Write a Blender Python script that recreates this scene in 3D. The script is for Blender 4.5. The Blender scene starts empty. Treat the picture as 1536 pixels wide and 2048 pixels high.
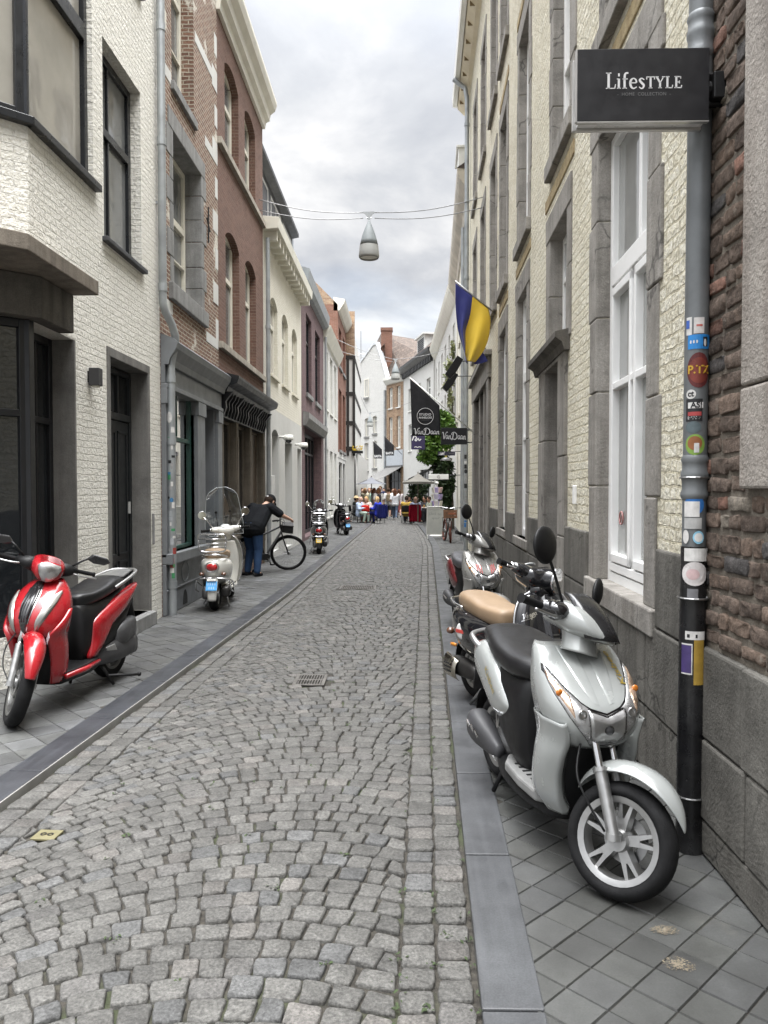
import bpy, bmesh, math, random
import numpy as np
from mathutils import Vector, Matrix
R = math.radians
rnd = random.Random(11)
sc = bpy.context.scene
COL = sc.collection
V = Vector

# ------------------------------------------------------------------ camera
CAMH = 1.62; FPX = 1538.0; YAW = R(1.304); PIT = R(1.64)
cam_d = bpy.data.cameras.new('camera'); cam = bpy.data.objects.new('camera', cam_d); COL.objects.link(cam)
cam.location = (0, 0, CAMH); cam.rotation_euler = (R(90) - PIT, 0, YAW)
cam_d.sensor_fit = 'VERTICAL'; cam_d.sensor_height = 36; cam_d.lens = 36 * FPX / 2048
cam_d.clip_start = 0.05; cam_d.clip_end = 2000
sc.camera = cam
_F = V((-math.sin(YAW) * math.cos(PIT), math.cos(YAW) * math.cos(PIT), -math.sin(PIT)))
_R = V((math.cos(YAW), math.sin(YAW), 0)); _U = _R.cross(_F)
def ray(px, py): return _F + _R * ((px - 768) / FPX) + _U * ((1024 - py) / FPX)
def atY(px, py, Y):                       # measured point of the photograph at street distance Y
    d = ray(px, py); k = Y / d.y
    return V((0, 0, CAMH)) + d * k
def ground(px, py):
    d = ray(px, py); k = -CAMH / d.z
    return V((0, 0, CAMH)) + d * k

# ------------------------------------------------------------------ objects
OFF = {}
def tag(o, label=None, cat=None, group=None, kind=None):
    if label: o['label'] = label
    if cat: o['category'] = cat
    if group: o['group'] = group
    if kind: o['kind'] = kind
    return o
def empty(name, loc=(0, 0, 0), rz=0.0, label=None, cat=None, group=None, lean=0.0):
    o = bpy.data.objects.new(name, None); COL.objects.link(o)
    o.location = loc; o.rotation_euler = (lean, 0, rz); o.empty_display_size = 0.1
    OFF[o.name] = V(loc)
    return tag(o, label, cat, group)
def copy_tree(o, parent=None):
    c = o.copy(); COL.objects.link(c)
    if parent: c.parent = parent
    for ch in o.children: copy_tree(ch, c)
    return c

class MB:
    def __init__(s): s.v = []; s.f = []; s.m = []; s.cur = 0; s.xf = None
    def add(s, vs, fs):
        b = len(s.v)
        if s.xf: vs = [s.xf(V(p)) for p in vs]
        s.v += [tuple(p) for p in vs]
        for f in fs: s.f.append([i + b for i in f]); s.m.append(s.cur)
        return b
    def quad(s, a, b, c, d): s.add([a, b, c, d], [[0, 1, 2, 3]])
    def poly(s, pts): s.add(pts, [list(range(len(pts)))])
    def box(s, c, size, rot=None):
        x, y, z = [k / 2 for k in size]
        vs = [V((i * x, j * y, k * z)) for i in (-1, 1) for j in (-1, 1) for k in (-1, 1)]
        if rot is not None: vs = [rot @ p for p in vs]
        c = V(c); vs = [p + c for p in vs]
        s.hexa(vs)
    def hexa(s, vs):    # order: (i,j,k) with k fastest
        s.add(vs, [[0, 1, 3, 2], [4, 6, 7, 5], [0, 4, 5, 1], [2, 3, 7, 6], [0, 2, 6, 4], [1, 5, 7, 3]])
    def prism(s, pts, d):    # polygon pts extruded by vector d
        n = len(pts); d = V(d)
        a = [V(p) for p in pts]; vs = a + [p + d for p in a]
        nrm = V((0, 0, 0))
        for i in range(n): nrm += a[i].cross(a[(i + 1) % n])
        fl = nrm.dot(d) > 0
        fs = [list(range(n))[::-1] if fl else list(range(n)), [i + n for i in (range(n) if fl else range(n - 1, -1, -1))]]
        for i in range(n):
            j = (i + 1) % n
            fs.append([i, j, j + n, i + n] if fl else [j, i, i + n, j + n])
        s.add(vs, fs)
    def loft(s, rings, cap=True, closed=True):
        n = len(rings[0]); vs = [p for r in rings for p in r]; fs = []
        for k in range(len(rings) - 1):
            for i in range(n if closed else n - 1):
                j = (i + 1) % n
                fs.append([k * n + i, k * n + j, (k + 1) * n + j, (k + 1) * n + i])
        if cap and closed:
            fs.append(list(range(n))[::-1]); m = (len(rings) - 1) * n; fs.append([m + i for i in range(n)])
        s.add(vs, fs)
    def tube(s, pts, r, n=8, cap=True, closed=False):
        pts = [V(p) for p in pts]; L = len(pts)
        rs = r if isinstance(r, (list, tuple)) else [r] * L
        rings = []; prev = None
        for i, p in enumerate(pts):
            if closed: t = pts[(i + 1) % L] - pts[i - 1]
            else: t = (pts[min(i + 1, L - 1)] - pts[max(i - 1, 0)])
            t = t.normalized() if t.length > 1e-9 else V((0, 0, 1))
            if prev is None:
                a = V((0, 0, 1)) if abs(t.z) < 0.9 else V((1, 0, 0))
                x = t.cross(a).normalized()
            else:
                x = prev - t * prev.dot(t); x = x.normalized() if x.length > 1e-6 else prev
            prev = x; y = t.cross(x)
            rings.append([p + (x * math.cos(q) + y * math.sin(q)) * rs[i] for q in [2 * math.pi * k / n for k in range(n)]])
        if closed: rings.append(rings[0]); s.loft(rings, cap=False)
        else: s.loft(rings, cap=cap)
    def lathe(s, prof, origin=(0, 0, 0), axis='z', n=24, arc=(0, 2 * math.pi)):
        o = V(origin); rings = []; full = abs(arc[1] - arc[0] - 2 * math.pi) < 1e-6
        for r, h in prof:
            ring = []
            for k in range(n if full else n + 1):
                q = arc[0] + (arc[1] - arc[0]) * k / n
                c, d = r * math.cos(q), r * math.sin(q)
                ring.append(o + (V((c, d, h)) if axis == 'z' else V((h, c, d)) if axis == 'x' else V((d, h, c))))
            rings.append(ring)
        s.loft(rings, cap=False, closed=full)
    def ell(s, c, r, n=14, m=8, rot=None):
        c = V(c); rings = []
        for i in range(m + 1):
            a = math.pi * i / m - math.pi / 2
            ring = []
            for k in range(n):
                q = 2 * math.pi * k / n
                rr = max(math.cos(a), 0.02)
                p = V((r[0] * rr * math.cos(q), r[1] * rr * math.sin(q), r[2] * math.sin(a)))
                if rot is not None: p = rot @ p
                ring.append(c + p)
            rings.append(ring)
        s.loft(rings)
    def caps(s, a, b, ra, rb, n=10):        # tapered capsule
        a = V(a); b = V(b); d = (b - a); L = d.length; d = d / L if L > 1e-6 else V((0, 0, 1))
        P = []; Q = []
        for k in range(3, -1, -1):
            q = k / 3 * math.pi / 2 * 0.98
            P.append(a - d * ra * math.sin(q)); Q.append(ra * math.cos(q))
        for k in range(0, 4):
            q = k / 3 * math.pi / 2 * 0.98
            P.append(b + d * rb * math.sin(q)); Q.append(rb * math.cos(q))
        s.tube(P, Q, n)
    def build(s, name, mat, parent=None, smooth=False, bevel=0, seg=2, sub=0, solid=0, world=False, remesh=0, sm=3, angle=None):
        me = bpy.data.meshes.new(name)
        vs = s.v; off = V((0, 0, 0))
        if world and parent is not None: off = OFF[parent.name]; vs = [(p[0] - off.x, p[1] - off.y, p[2] - off.z) for p in vs]
        me.from_pydata(vs, [], s.f)
        mats = mat if isinstance(mat, (list, tuple)) else [mat]
        for m in mats: me.materials.append(m)
        if len(mats) > 1: me.polygons.foreach_set('material_index', s.m)
        if s.v:
            uvl = me.uv_layers.new(name='UVMap')
            co = np.empty(len(me.vertices) * 3); me.vertices.foreach_get('co', co); co = co.reshape(-1, 3) + np.array(off)
            li = np.empty(len(me.loops), dtype=np.int32); me.loops.foreach_get('vertex_index', li)
            nr = np.empty(len(me.polygons) * 3); me.polygons.foreach_get('normal', nr); nr = nr.reshape(-1, 3)
            lt = np.empty(len(me.polygons), dtype=np.int32); me.polygons.foreach_get('loop_total', lt)
            ln = np.repeat(nr, lt, axis=0); p = co[li]
            h = np.hypot(ln[:, 0], ln[:, 1]) + 1e-9
            tx, ty = -ln[:, 1] / h, ln[:, 0] / h
            flat = np.abs(ln[:, 2]) > 0.8
            u = np.where(flat, p[:, 0], p[:, 0] * tx + p[:, 1] * ty); w = np.where(flat, p[:, 1], p[:, 2])
            uvl.data.foreach_set('uv', np.stack([u, w], 1).ravel())
        if smooth: me.polygons.foreach_set('use_smooth', [True] * len(me.polygons))
        me.update()
        o = bpy.data.objects.new(name, me); COL.objects.link(o)
        if parent is not None: o.parent = parent
        OFF[o.name] = off
        if remesh:
            r = o.modifiers.new('r', 'REMESH'); r.mode = 'VOXEL'; r.voxel_size = remesh; r.use_smooth_shade = True
            if sm:
                q = o.modifiers.new('s', 'SMOOTH'); q.iterations = sm; q.factor = 0.5
        if solid:
            q = o.modifiers.new('so', 'SOLIDIFY'); q.thickness = solid; q.offset = -1
        if sub:
            q = o.modifiers.new('ss', 'SUBSURF'); q.levels = sub; q.render_levels = sub
        if bevel:
            q = o.modifiers.new('bv', 'BEVEL'); q.width = bevel; q.segments = seg; q.limit_method = 'ANGLE'; q.angle_limit = R(35)
        if angle: me.set_sharp_from_angle(angle=R(angle))
        return o

def build_apart(mb, name, mat, parent, gap=.03, **kw):
    """one object for each group of pieces that lie apart from the others"""
    n = len(mb.v); par = list(range(n))
    def fd(i):
        while par[i] != i: par[i] = par[par[i]]; i = par[i]
        return i
    for f in mb.f:
        for i in f[1:]: par[fd(i)] = fd(f[0])
    isl = {}
    for i in range(n): isl.setdefault(fd(i), []).append(i)
    G = []
    for vs in isl.values():
        lo = [min(mb.v[i][k] for i in vs) - gap / 2 for k in range(3)]; hi = [max(mb.v[i][k] for i in vs) + gap / 2 for k in range(3)]; g = [lo, hi, set(vs)]
        while True:
            hit = next((q for q in G if all(q[0][k] <= g[1][k] and q[1][k] >= g[0][k] for k in range(3))), None)
            if hit is None: break
            G.remove(hit); g = [[min(x, y) for x, y in zip(g[0], hit[0])], [max(x, y) for x, y in zip(g[1], hit[1])], g[2] | hit[2]]
        G.append(g)
    for g in G:
        ix = sorted(g[2]); mp = {o: k for k, o in enumerate(ix)}; m2 = MB(); m2.v = [mb.v[i] for i in ix]
        for f, m in zip(mb.f, mb.m):
            if f[0] in mp: m2.f.append([mp[i] for i in f]); m2.m.append(m)
        m2.build(name, mat, parent, **kw)
def cr(ps, k):     # catmull-rom through tuples, k steps each
    out = []; n = len(ps)
    for i in range(n - 1):
        p0, p1, p2, p3 = [np.array(ps[min(max(j, 0), n - 1)], float) for j in (i - 1, i, i + 1, i + 2)]
        for t in range(k):
            t = t / k
            out.append(tuple(0.5 * ((2 * p1) + (p2 - p0) * t + (2 * p0 - 5 * p1 + 4 * p2 - p3) * t * t + (3 * p1 - p0 - 3 * p2 + p3) * t ** 3)))
    out.append(tuple(float(x) for x in ps[-1])); return out
def sellipse(n, ry, up, dn, pw):
    o = []
    for k in range(n):
        q = 2 * math.pi * k / n; c, s = math.cos(q), math.sin(q)
        y = math.copysign(abs(c) ** (2 / pw), c) * ry; z = math.copysign(abs(s) ** (2 / pw), s)
        o.append((y, z * (up if s > 0 else dn)))
    return o
def body_x(mb, secs, n=20, k=4):      # (x, y0, z0, ry, up, dn, pow)
    rings = []
    for x, y0, z0, ry, up, dn, pw in cr(secs, k):
        rings.append([(x, y0 + y, z0 + z) for y, z in sellipse(n, max(ry, .003), max(up, .003), max(dn, .003), max(pw, 1.2))])
    mb.loft(rings)
def body_z(mb, secs, n=20, k=4):      # (z, x0, y0, rx, ry, pow)
    rings = []
    for z, x0, y0, rx, ry, pw in cr(secs, k):
        rings.append([(x0 + a, y0 + b, z) for a, b in sellipse(n, max(rx, .003), max(ry, .003), max(ry, .003), max(pw, 1.2))])
    mb.loft(rings)

# ------------------------------------------------------------------ materials
def new_mat(name):
    m = bpy.data.materials.new(name); m.use_nodes = True; nt = m.node_tree
    return m, nt, nt.nodes['Principled BSDF']
def nn(nt, typ, **kw):
    n = nt.nodes.new(typ)
    for k, v in kw.items(): setattr(n, k, v)
    return n
def noise(nt, vec, scale, detail=4, rough=.55, dist=0.0):
    n = nn(nt, 'ShaderNodeTexNoise'); n.inputs['Scale'].default_value = scale; n.inputs['Detail'].default_value = detail
    n.inputs['Roughness'].default_value = rough; n.inputs['Distortion'].default_value = dist
    if vec is not None: nt.links.new(vec, n.inputs['Vector'])
    return n.outputs['Fac']
def ramp(nt, fac, stops):
    r = nn(nt, 'ShaderNodeValToRGB'); e = r.color_ramp.elements
    while len(e) < len(stops): e.new(0.5)
    for i, (p, c) in enumerate(stops):
        e[i].position = p; e[i].color = tuple(c) + (1,) if hasattr(c, '__len__') else (c, c, c, 1)
    nt.links.new(fac, r.inputs['Fac']); return r.outputs['Color']
def mix(nt, fac, a, b, blend='MIX'):
    n = nn(nt, 'ShaderNodeMix', data_type='RGBA', blend_type=blend)
    for sck, val in ((n.inputs[0], fac), (n.inputs[6], a), (n.inputs[7], b)):
        if hasattr(val, 'is_output'): nt.links.new(val, sck)
        else: sck.default_value = (tuple(val) + (1,)) if hasattr(val, '__len__') else val
    return n.outputs[2]
def mathn(nt, op, a, b=0.0):
    n = nn(nt, 'ShaderNodeMath', operation=op)
    for i, val in enumerate((a, b)):
        if hasattr(val, 'is_output'): nt.links.new(val, n.inputs[i])
        else: n.inputs[i].default_value = val
    return n.outputs[0]
def bumpn(nt, h, strength, dist):
    b = nn(nt, 'ShaderNodeBump'); b.inputs['Strength'].default_value = strength; b.inputs['Distance'].default_value = dist
    nt.links.new(h, b.inputs['Height']); return b.outputs['Normal']
def ocoord(nt, uv=False):
    t = nn(nt, 'ShaderNodeTexCoord'); return t.outputs['UV' if uv else 'Object']
def sc3(c, k): return tuple(min(max(x * k, 0), 1) for x in c)
_cache = {}
def M(name, base, rough=.5, metal=0.0, var=.12, vs=6, bump=.0, bs=80, bd=.004, coat=0.0, dirt=None, spec=.5, em=None, sheen=0):
    if name in _cache: return _cache[name]
    m, nt, b = new_mat(name)
    co = ocoord(nt)
    f = noise(nt, co, vs, 6)
    c = ramp(nt, f, [(.3, sc3(base, 1 - var)), (.7, sc3(base, 1 + var))])
    if dirt:
        g = noise(nt, co, vs * .35, 8, .65); g = ramp(nt, g, [(.45, 0), (.7, 1)])
        c = mix(nt, g, c, dirt)
    nt.links.new(c, b.inputs['Base Color'])
    rr = ramp(nt, noise(nt, co, vs * 2.3, 4), [(.3, max(rough - .08, .02)), (.7, min(rough + .08, 1))])
    nt.links.new(rr, b.inputs['Roughness'])
    b.inputs['Metallic'].default_value = metal; b.inputs['Coat Weight'].default_value = coat; b.inputs['Coat Roughness'].default_value = .04
    b.inputs['Specular IOR Level'].default_value = spec
    if sheen: b.inputs['Sheen Weight'].default_value = sheen
    if em: b.inputs['Emission Color'].default_value = tuple(em[0]) + (1,); b.inputs['Emission Strength'].default_value = em[1]
    if bump:
        nt.links.new(bumpn(nt, noise(nt, co, bs, 5), bump, bd), b.inputs['Normal'])
    _cache[name] = m; return m
def brick_mat(name, c1, c2, mortar, bw=.21, bh=.068, ms=.011, rough=.85, bd=.008, patch=None, painted=False, grime=.25, wob=.006, bump2=.5):
    m, nt, b = new_mat(name)
    uv = ocoord(nt, True); co = ocoord(nt)
    nz = nn(nt, 'ShaderNodeTexNoise'); nz.inputs['Scale'].default_value = 7; nt.links.new(co, nz.inputs['Vector'])
    w = nn(nt, 'ShaderNodeVectorMath', operation='SCALE'); nt.links.new(nz.outputs['Color'], w.inputs[0]); w.inputs['Scale'].default_value = wob * 2
    ad = nn(nt, 'ShaderNodeVectorMath', operation='ADD'); nt.links.new(uv, ad.inputs[0]); nt.links.new(w.outputs[0], ad.inputs[1])
    t = nn(nt, 'ShaderNodeTexBrick'); nt.links.new(ad.outputs[0], t.inputs['Vector'])
    t.inputs['Scale'].default_value = 1; t.inputs['Brick Width'].default_value = bw; t.inputs['Row Height'].default_value = bh
    t.inputs['Mortar Size'].default_value = ms / 2; t.inputs['Mortar Smooth'].default_value = .35; t.inputs['Bias'].default_value = 0
    t.inputs['Color1'].default_value = c1 + (1,); t.inputs['Color2'].default_value = c2 + (1,); t.inputs['Mortar'].default_value = mortar + (1,)
    c = t.outputs['Color']
    n1 = noise(nt, co, 3.0, 8, .65)
    c = mix(nt, ramp(nt, n1, [(.35, grime), (.62, 0)]), c, sc3(mortar if not painted else c1, .45))
    n2 = noise(nt, co, 45, 5)
    c = mix(nt, .35, c, ramp(nt, n2, [(.3, .25), (.7, .95)]), 'OVERLAY')
    if patch:      # remains of another coat over the bricks
        pm = ramp(nt, noise(nt, co, patch[1], 8, .7), [(patch[2], 0), (patch[2] + .04, 1)])
        c = mix(nt, pm, c, patch[0])
    nt.links.new(c, b.inputs['Base Color']); b.inputs['Roughness'].default_value = rough; b.inputs['Specular IOR Level'].default_value = .3
    inv = mathn(nt, 'SUBTRACT', 1.0, t.outputs['Fac'])
    h = mathn(nt, 'ADD', mathn(nt, 'MULTIPLY', inv, 1.0), mathn(nt, 'MULTIPLY', noise(nt, co, 28, 6, .6), bump2 * 1.2))
    nt.links.new(bumpn(nt, h, .9, bd), b.inputs['Normal'])
    return m
def stone_mat(name, base, var=.3, vs=5, bd=.008, streak=True, rough=.85, dark=None, fine=70, med=14, crack=0):
    m, nt, b = new_mat(name)
    co = ocoord(nt)
    c = ramp(nt, noise(nt, co, vs, 8, .65), [(.28, sc3(base, 1 - var)), (.5, base), (.74, sc3(base, 1 + var * .8))])
    if streak:
        mp = nn(nt, 'ShaderNodeMapping'); mp.inputs['Scale'].default_value = (9, 9, .8); nt.links.new(co, mp.inputs['Vector'])
        s = ramp(nt, noise(nt, mp.outputs[0], 1.0, 6, .6), [(.42, 0), (.72, .6)])
        c = mix(nt, s, c, dark or sc3(base, .45))
    sp = ramp(nt, noise(nt, co, fine * 1.6, 3), [(.35, .3), (.65, .75)])
    c = mix(nt, .3, c, sp, 'OVERLAY')
    if crack:
        nz = nn(nt, 'ShaderNodeTexNoise'); nz.inputs['Scale'].default_value = 6; nt.links.new(co, nz.inputs['Vector'])
        mv = nn(nt, 'ShaderNodeVectorMath', operation='MULTIPLY_ADD'); nt.links.new(nz.outputs['Color'], mv.inputs[0]); mv.inputs[1].default_value = (.3, .3, .3); nt.links.new(co, mv.inputs[2])
        vo = nn(nt, 'ShaderNodeTexVoronoi', feature='DISTANCE_TO_EDGE'); vo.inputs['Scale'].default_value = crack; nt.links.new(mv.outputs[0], vo.inputs['Vector'])
        k = mathn(nt, 'MULTIPLY', ramp(nt, vo.outputs['Distance'], [(.0, 1), (.022, 0)]), ramp(nt, noise(nt, co, 1.7, 4), [(.5, 0), (.56, .8)]))
        c = mix(nt, k, c, sc3(base, .2))
        pale = ramp(nt, noise(nt, co, 2.3, 9, .75), [(.60, 0), (.70, .55)]); c = mix(nt, pale, c, sc3(base, 1.6))
    nt.links.new(c, b.inputs['Base Color']); b.inputs['Roughness'].default_value = rough; b.inputs['Specular IOR Level'].default_value = .3
    h = mathn(nt, 'ADD', noise(nt, co, med, 8, .62), mathn(nt, 'MULTIPLY', noise(nt, co, fine, 4), .35))
    nt.links.new(bumpn(nt, h, .8, bd), b.inputs['Normal'])
    return m
def glass_dark(name, tint=(.014, .016, .018), rough=.03):
    m, nt, b = new_mat(name)
    co = ocoord(nt)
    c = ramp(nt, noise(nt, co, 1.3, 5), [(.3, sc3(tint, .8)), (.7, sc3(tint, 1.2))])
    nt.links.new(c, b.inputs['Base Color']); b.inputs['Roughness'].default_value = rough; b.inputs['IOR'].default_value = 1.52
    b.inputs['Specular IOR Level'].default_value = .6
    nt.links.new(bumpn(nt, noise(nt, co, 2.2, 2), .12, .02), b.inputs['Normal'])
    return m
def glass_clear(name, tint=(.86, .9, .88), f=1.5, extra=0.05):
    m, nt, b = new_mat(name); nt.nodes.remove(b)
    out = nt.nodes['Material Output']
    tr = nn(nt, 'ShaderNodeBsdfTransparent'); gl = nn(nt, 'ShaderNodeBsdfGlossy'); gl.inputs['Roughness'].default_value = .03
    co = ocoord(nt)
    nt.links.new(ramp(nt, noise(nt, co, 2, 3), [(.3, sc3(tint, .94)), (.7, tint)]), tr.inputs['Color'])
    fr = nn(nt, 'ShaderNodeFresnel'); fr.inputs['IOR'].default_value = f
    fa = mathn(nt, 'ADD', fr.outputs[0], extra)
    mx = nn(nt, 'ShaderNodeMixShader'); nt.links.new(fa, mx.inputs[0]); nt.links.new(tr.outputs[0], mx.inputs[1]); nt.links.new(gl.outputs[0], mx.inputs[2])
    nt.links.new(mx.outputs[0], out.inputs['Surface'])
    return m

PAINT_BLACK = M('black_paint', (.007, .0075, .009), .4, var=.3, vs=4)
BLACK_GLOSS = M('black_gloss', (.008, .008, .009), .12, coat=1, var=.2)
BLACK_PLASTIC = M('black_plastic', (.008, .008, .0085), .5, var=.25, vs=9, spec=.3, bump=.15, bs=300, bd=.001)
RUBBER = M('tyre_rubber', (.011, .011, .0115), .8, spec=.2, var=.35, vs=12, bump=.5, bs=160, bd=.003)
CHROME = M('chrome', (.75, .75, .76), .12, 1.0, var=.06, vs=15)
ALLOY = M('alloy', (.44, .44, .435), .38, .9, var=.12, vs=14)
STEEL = M('steel', (.34, .34, .34), .38, 1.0, var=.15)
ZINC = M('zinc', (.34, .36, .37), .5, .55, var=.22, vs=3, bump=.15, bs=30)
WHITE_PAINT = M('white_paint', (.74, .74, .70), .45, var=.06, vs=3, bump=.12, bs=40, dirt=(.62, .61, .56))
OFFWHITE = M('offwhite_paint', (.68, .66, .58), .5, var=.08, vs=3, bump=.12, bs=40)
GLASS = glass_dark('window_glass')
GLASS_B = glass_dark('window_glass_grey', (.15, .155, .155))
GLASS_L = glass_dark('window_glass_pale', (.42, .41, .385))
GLASS_C = glass_clear('clear_glass')
# ------------------------------------------------------------------ sky and light
SUN_EL, SUN_ROT = R(70), R(142)
w = bpy.data.worlds.new('World'); sc.world = w; w.use_nodes = True
nt = w.node_tree; bg = nt.nodes['Background']; outw = nt.nodes['World Output']
sky = nn(nt, 'ShaderNodeTexSky', sky_type='NISHITA'); sky.sun_disc = False
sky.sun_elevation = SUN_EL; sky.sun_rotation = SUN_ROT; sky.air_density = 1.2; sky.dust_density = 2.0
nt.links.new(sky.outputs[0], bg.inputs['Color']); bg.inputs['Strength'].default_value = .12
tc = nn(nt, 'ShaderNodeTexCoord'); sx = nn(nt, 'ShaderNodeSeparateXYZ'); nt.links.new(tc.outputs['Generated'], sx.inputs[0])
zz = mathn(nt, 'ADD', mathn(nt, 'MAXIMUM', sx.outputs[2], 0.0), .22)
cx = nn(nt, 'ShaderNodeCombineXYZ'); nt.links.new(mathn(nt, 'DIVIDE', sx.outputs[0], zz), cx.inputs[0]); nt.links.new(mathn(nt, 'DIVIDE', sx.outputs[1], zz), cx.inputs[1])
cx.inputs[2].default_value = 3.7
n1 = noise(nt, cx.outputs[0], 2.1, 9, .56, .25)
ccol = ramp(nt, n1, [(.26, (.52, .545, .60)), (.42, (.68, .70, .74)), (.53, (.86, .866, .885)), (.68, (1.14, 1.135, 1.13))])
# an overcast sky is about three times as bright overhead as low down
el = mathn(nt, 'MAXIMUM', sx.outputs[2], 0.0)
gain = mathn(nt, 'ADD', .375, mathn(nt, 'MULTIPLY', mathn(nt, 'POWER', el, 6.0), 8.6))
bgc = nn(nt, 'ShaderNodeBackground'); nt.links.new(ccol, bgc.inputs['Color']); nt.links.new(gain, bgc.inputs['Strength'])
n2 = noise(nt, cx.outputs[0], 1.1, 6, .5)
cover = ramp(nt, n2, [(.30, .82), (.46, 1.0)])
mxs = nn(nt, 'ShaderNodeMixShader'); nt.links.new(cover, mxs.inputs[0]); nt.links.new(bg.outputs[0], mxs.inputs[1]); nt.links.new(bgc.outputs[0], mxs.inputs[2])
nt.links.new(mxs.outputs[0], outw.inputs['Surface'])
sl = bpy.data.lights.new('sun', 'SUN'); sl.energy = 1.5; sl.angle = R(40); sl.color = (1, .97, .92)
so = bpy.data.objects.new('sun', sl); COL.objects.link(so)
# rotation measured from +Y, clockwise seen from above in the sky texture
sd = V((math.sin(SUN_ROT) * math.cos(SUN_EL), math.cos(SUN_ROT) * math.cos(SUN_EL), math.sin(SUN_EL)))
so.rotation_euler = (-sd).to_track_quat('-Z', 'Y').to_euler()
sc.view_settings.view_transform = 'Standard'; sc.view_settings.look = 'None'; sc.view_settings.exposure = 1.42
sc.cycles.max_bounces = 8; sc.cycles.diffuse_bounces = 5; sc.cycles.glossy_bounces = 4; sc.cycles.transparent_max_bounces = 12
sc.cycles.use_denoising = True; sc.cycles.caustics_reflective = False; sc.cycles.caustics_refractive = False

# ------------------------------------------------------------------ the street floor
def interp(y, pts):
    if y <= pts[0][0]: return pts[0][1] + (y - pts[0][0]) * (pts[1][1] - pts[0][1]) / (pts[1][0] - pts[0][0])
    for (a, b), (c, d) in zip(pts, pts[1:]):
        if y <= c: return b + (d - b) * (y - a) / (c - a)
    return pts[-1][1]
KL = [(0, -2.19), (12, -1.758), (25, -1.60), (36, -1.42), (46, -1.7), (60, -3.4)]
KR = [(0, .176), (22, .885), (26, .90), (36, .77), (46, .35), (60, -1.0)]
kl = lambda y: interp(y, KL)
kr = lambda y: interp(y, KR)

mb = MB(); mb.quad((-60, -30, -.06), (60, -30, -.06), (60, 160, -.06), (-60, 160, -.06))
tag(mb.build('ground', M('ground_earth', (.07, .068, .06), .95, var=.4, vs=2, bump=.4, bs=20)), kind='structure')

def sett_mat():
    m, nt, b = new_mat('granite_setts')
    co = ocoord(nt); at = nn(nt, 'ShaderNodeAttribute', attribute_name='tint')
    c = ramp(nt, noise(nt, co, 90, 4, .7), [(.32, .45), (.5, .9), (.68, 1.45)])
    g = ramp(nt, noise(nt, co, 9, 6, .6), [(.3, .72), (.7, 1.2)])
    c = mix(nt, 1.0, c, g, 'MULTIPLY'); c = mix(nt, 1.0, at.outputs['Color'], c, 'MULTIPLY')
    nt.links.new(c, b.inputs['Base Color'])
    nt.links.new(ramp(nt, noise(nt, co, 30, 4), [(.3, .5), (.7, .8)]), b.inputs['Roughness'])
    b.inputs['Specular IOR Level'].default_value = .4
    nt.links.new(bumpn(nt, mathn(nt, 'ADD', noise(nt, co, 55, 6, .65), mathn(nt, 'MULTIPLY', noise(nt, co, 18, 4), 1.2)), .9, .008), b.inputs['Normal'])
    return m
class Stones:
    """many small dressed stones gathered into one surface; each gets its own tint"""
    def __init__(s): s.v = []; s.f = []; s.t = []
    def stone(s, c, h, tint, n=(0, 0, 1), sink=.03, inset=.012, rough=.004):
        # c: four corners (ccw seen from outside) at face level
        c = [np.array(p, float) for p in c]; n = np.array(n, float); b = len(s.v)
        pts = []
        for i in range(4):
            p, q, o = c[i], c[(i + 1) % 4], c[i - 1]
            pts.append(p + (o - p) * .09 + (q - p) * .015); pts.append(p + (q - p) * .09 + (o - p) * .015)
            mid = p + (q - p) * rnd.uniform(.4, .6); out = np.cross(q - p, n); out /= (np.linalg.norm(out) + 1e-9)
            pts.append(mid + out * rnd.uniform(-.004, .005))
        ctr = sum(c) / 4; N = len(pts)
        for lev, ins in ((-sink, -.002), (-.006, 0), (h * .75, inset * .45), (h, inset * 1.4)):
            for p in pts:
                d = p - ctr; L = np.linalg.norm(d)
                s.v.append(tuple(p - d / L * ins + n * (lev + (rnd.uniform(-rough, rough) if lev > -.01 else 0))))
        s.v.append(tuple(ctr + n * (h + rnd.uniform(0, rough))))
        for k in range(3):
            for i in range(N):
                j = (i + 1) % N
                s.f.append((b + k * N + i, b + k * N + j, b + (k + 1) * N + j, b + (k + 1) * N + i))
        for i in range(N): s.f.append((b + 3 * N + i, b + 3 * N + (i + 1) % N, b + 4 * N))
        s.t += [tint] * (len(s.v) - b)
    def build(s, name, mat, parent=None):
        off = OFF[parent.name] if parent else V((0, 0, 0))
        me = bpy.data.meshes.new(name); me.from_pydata([(p[0] - off.x, p[1] - off.y, p[2] - off.z) for p in s.v], [], s.f)
        a = me.color_attributes.new('tint', 'FLOAT_COLOR', 'POINT')
        a.data.foreach_set('color', np.concatenate([np.array(s.t, dtype=np.float32), np.ones((len(s.t), 1), np.float32)], 1).ravel())
        me.polygons.foreach_set('use_smooth', [True] * len(me.polygons)); me.materials.append(mat); me.update()
        o = bpy.data.objects.new(name, me); COL.objects.link(o); OFF[o.name] = off
        if parent: o.parent = parent
        return o
def sett_tint():
    k = rnd.gauss(.094, .010); k = min(max(k, .065), .125)
    w = rnd.random()
    if w < .10: k *= 1.2; return (k * 1.04, k * .98, k * .90)
    if w < .2: return (k * .99, k * .99, k * .97)
    if w < .28: return (k * 1.04, k, k * .94)
    return (k * 1.03, k * 1.0, k * .925)
ZR = -.022
st = Stones()
DRAINS = [ground(621, 1356), ground(716, 1173)]
def blocked(x, y, Y0=0):
    for d in DRAINS:
        if abs(x - d.x) < (.15 if d.y < 9 else .32) and abs(y - d.y) < (.21 if d.y < 9 else .27): return True
    return abs(x - BR.x) < .075 and abs(y - BR.y) < .06
BR = ground(94, 1663)
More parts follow.
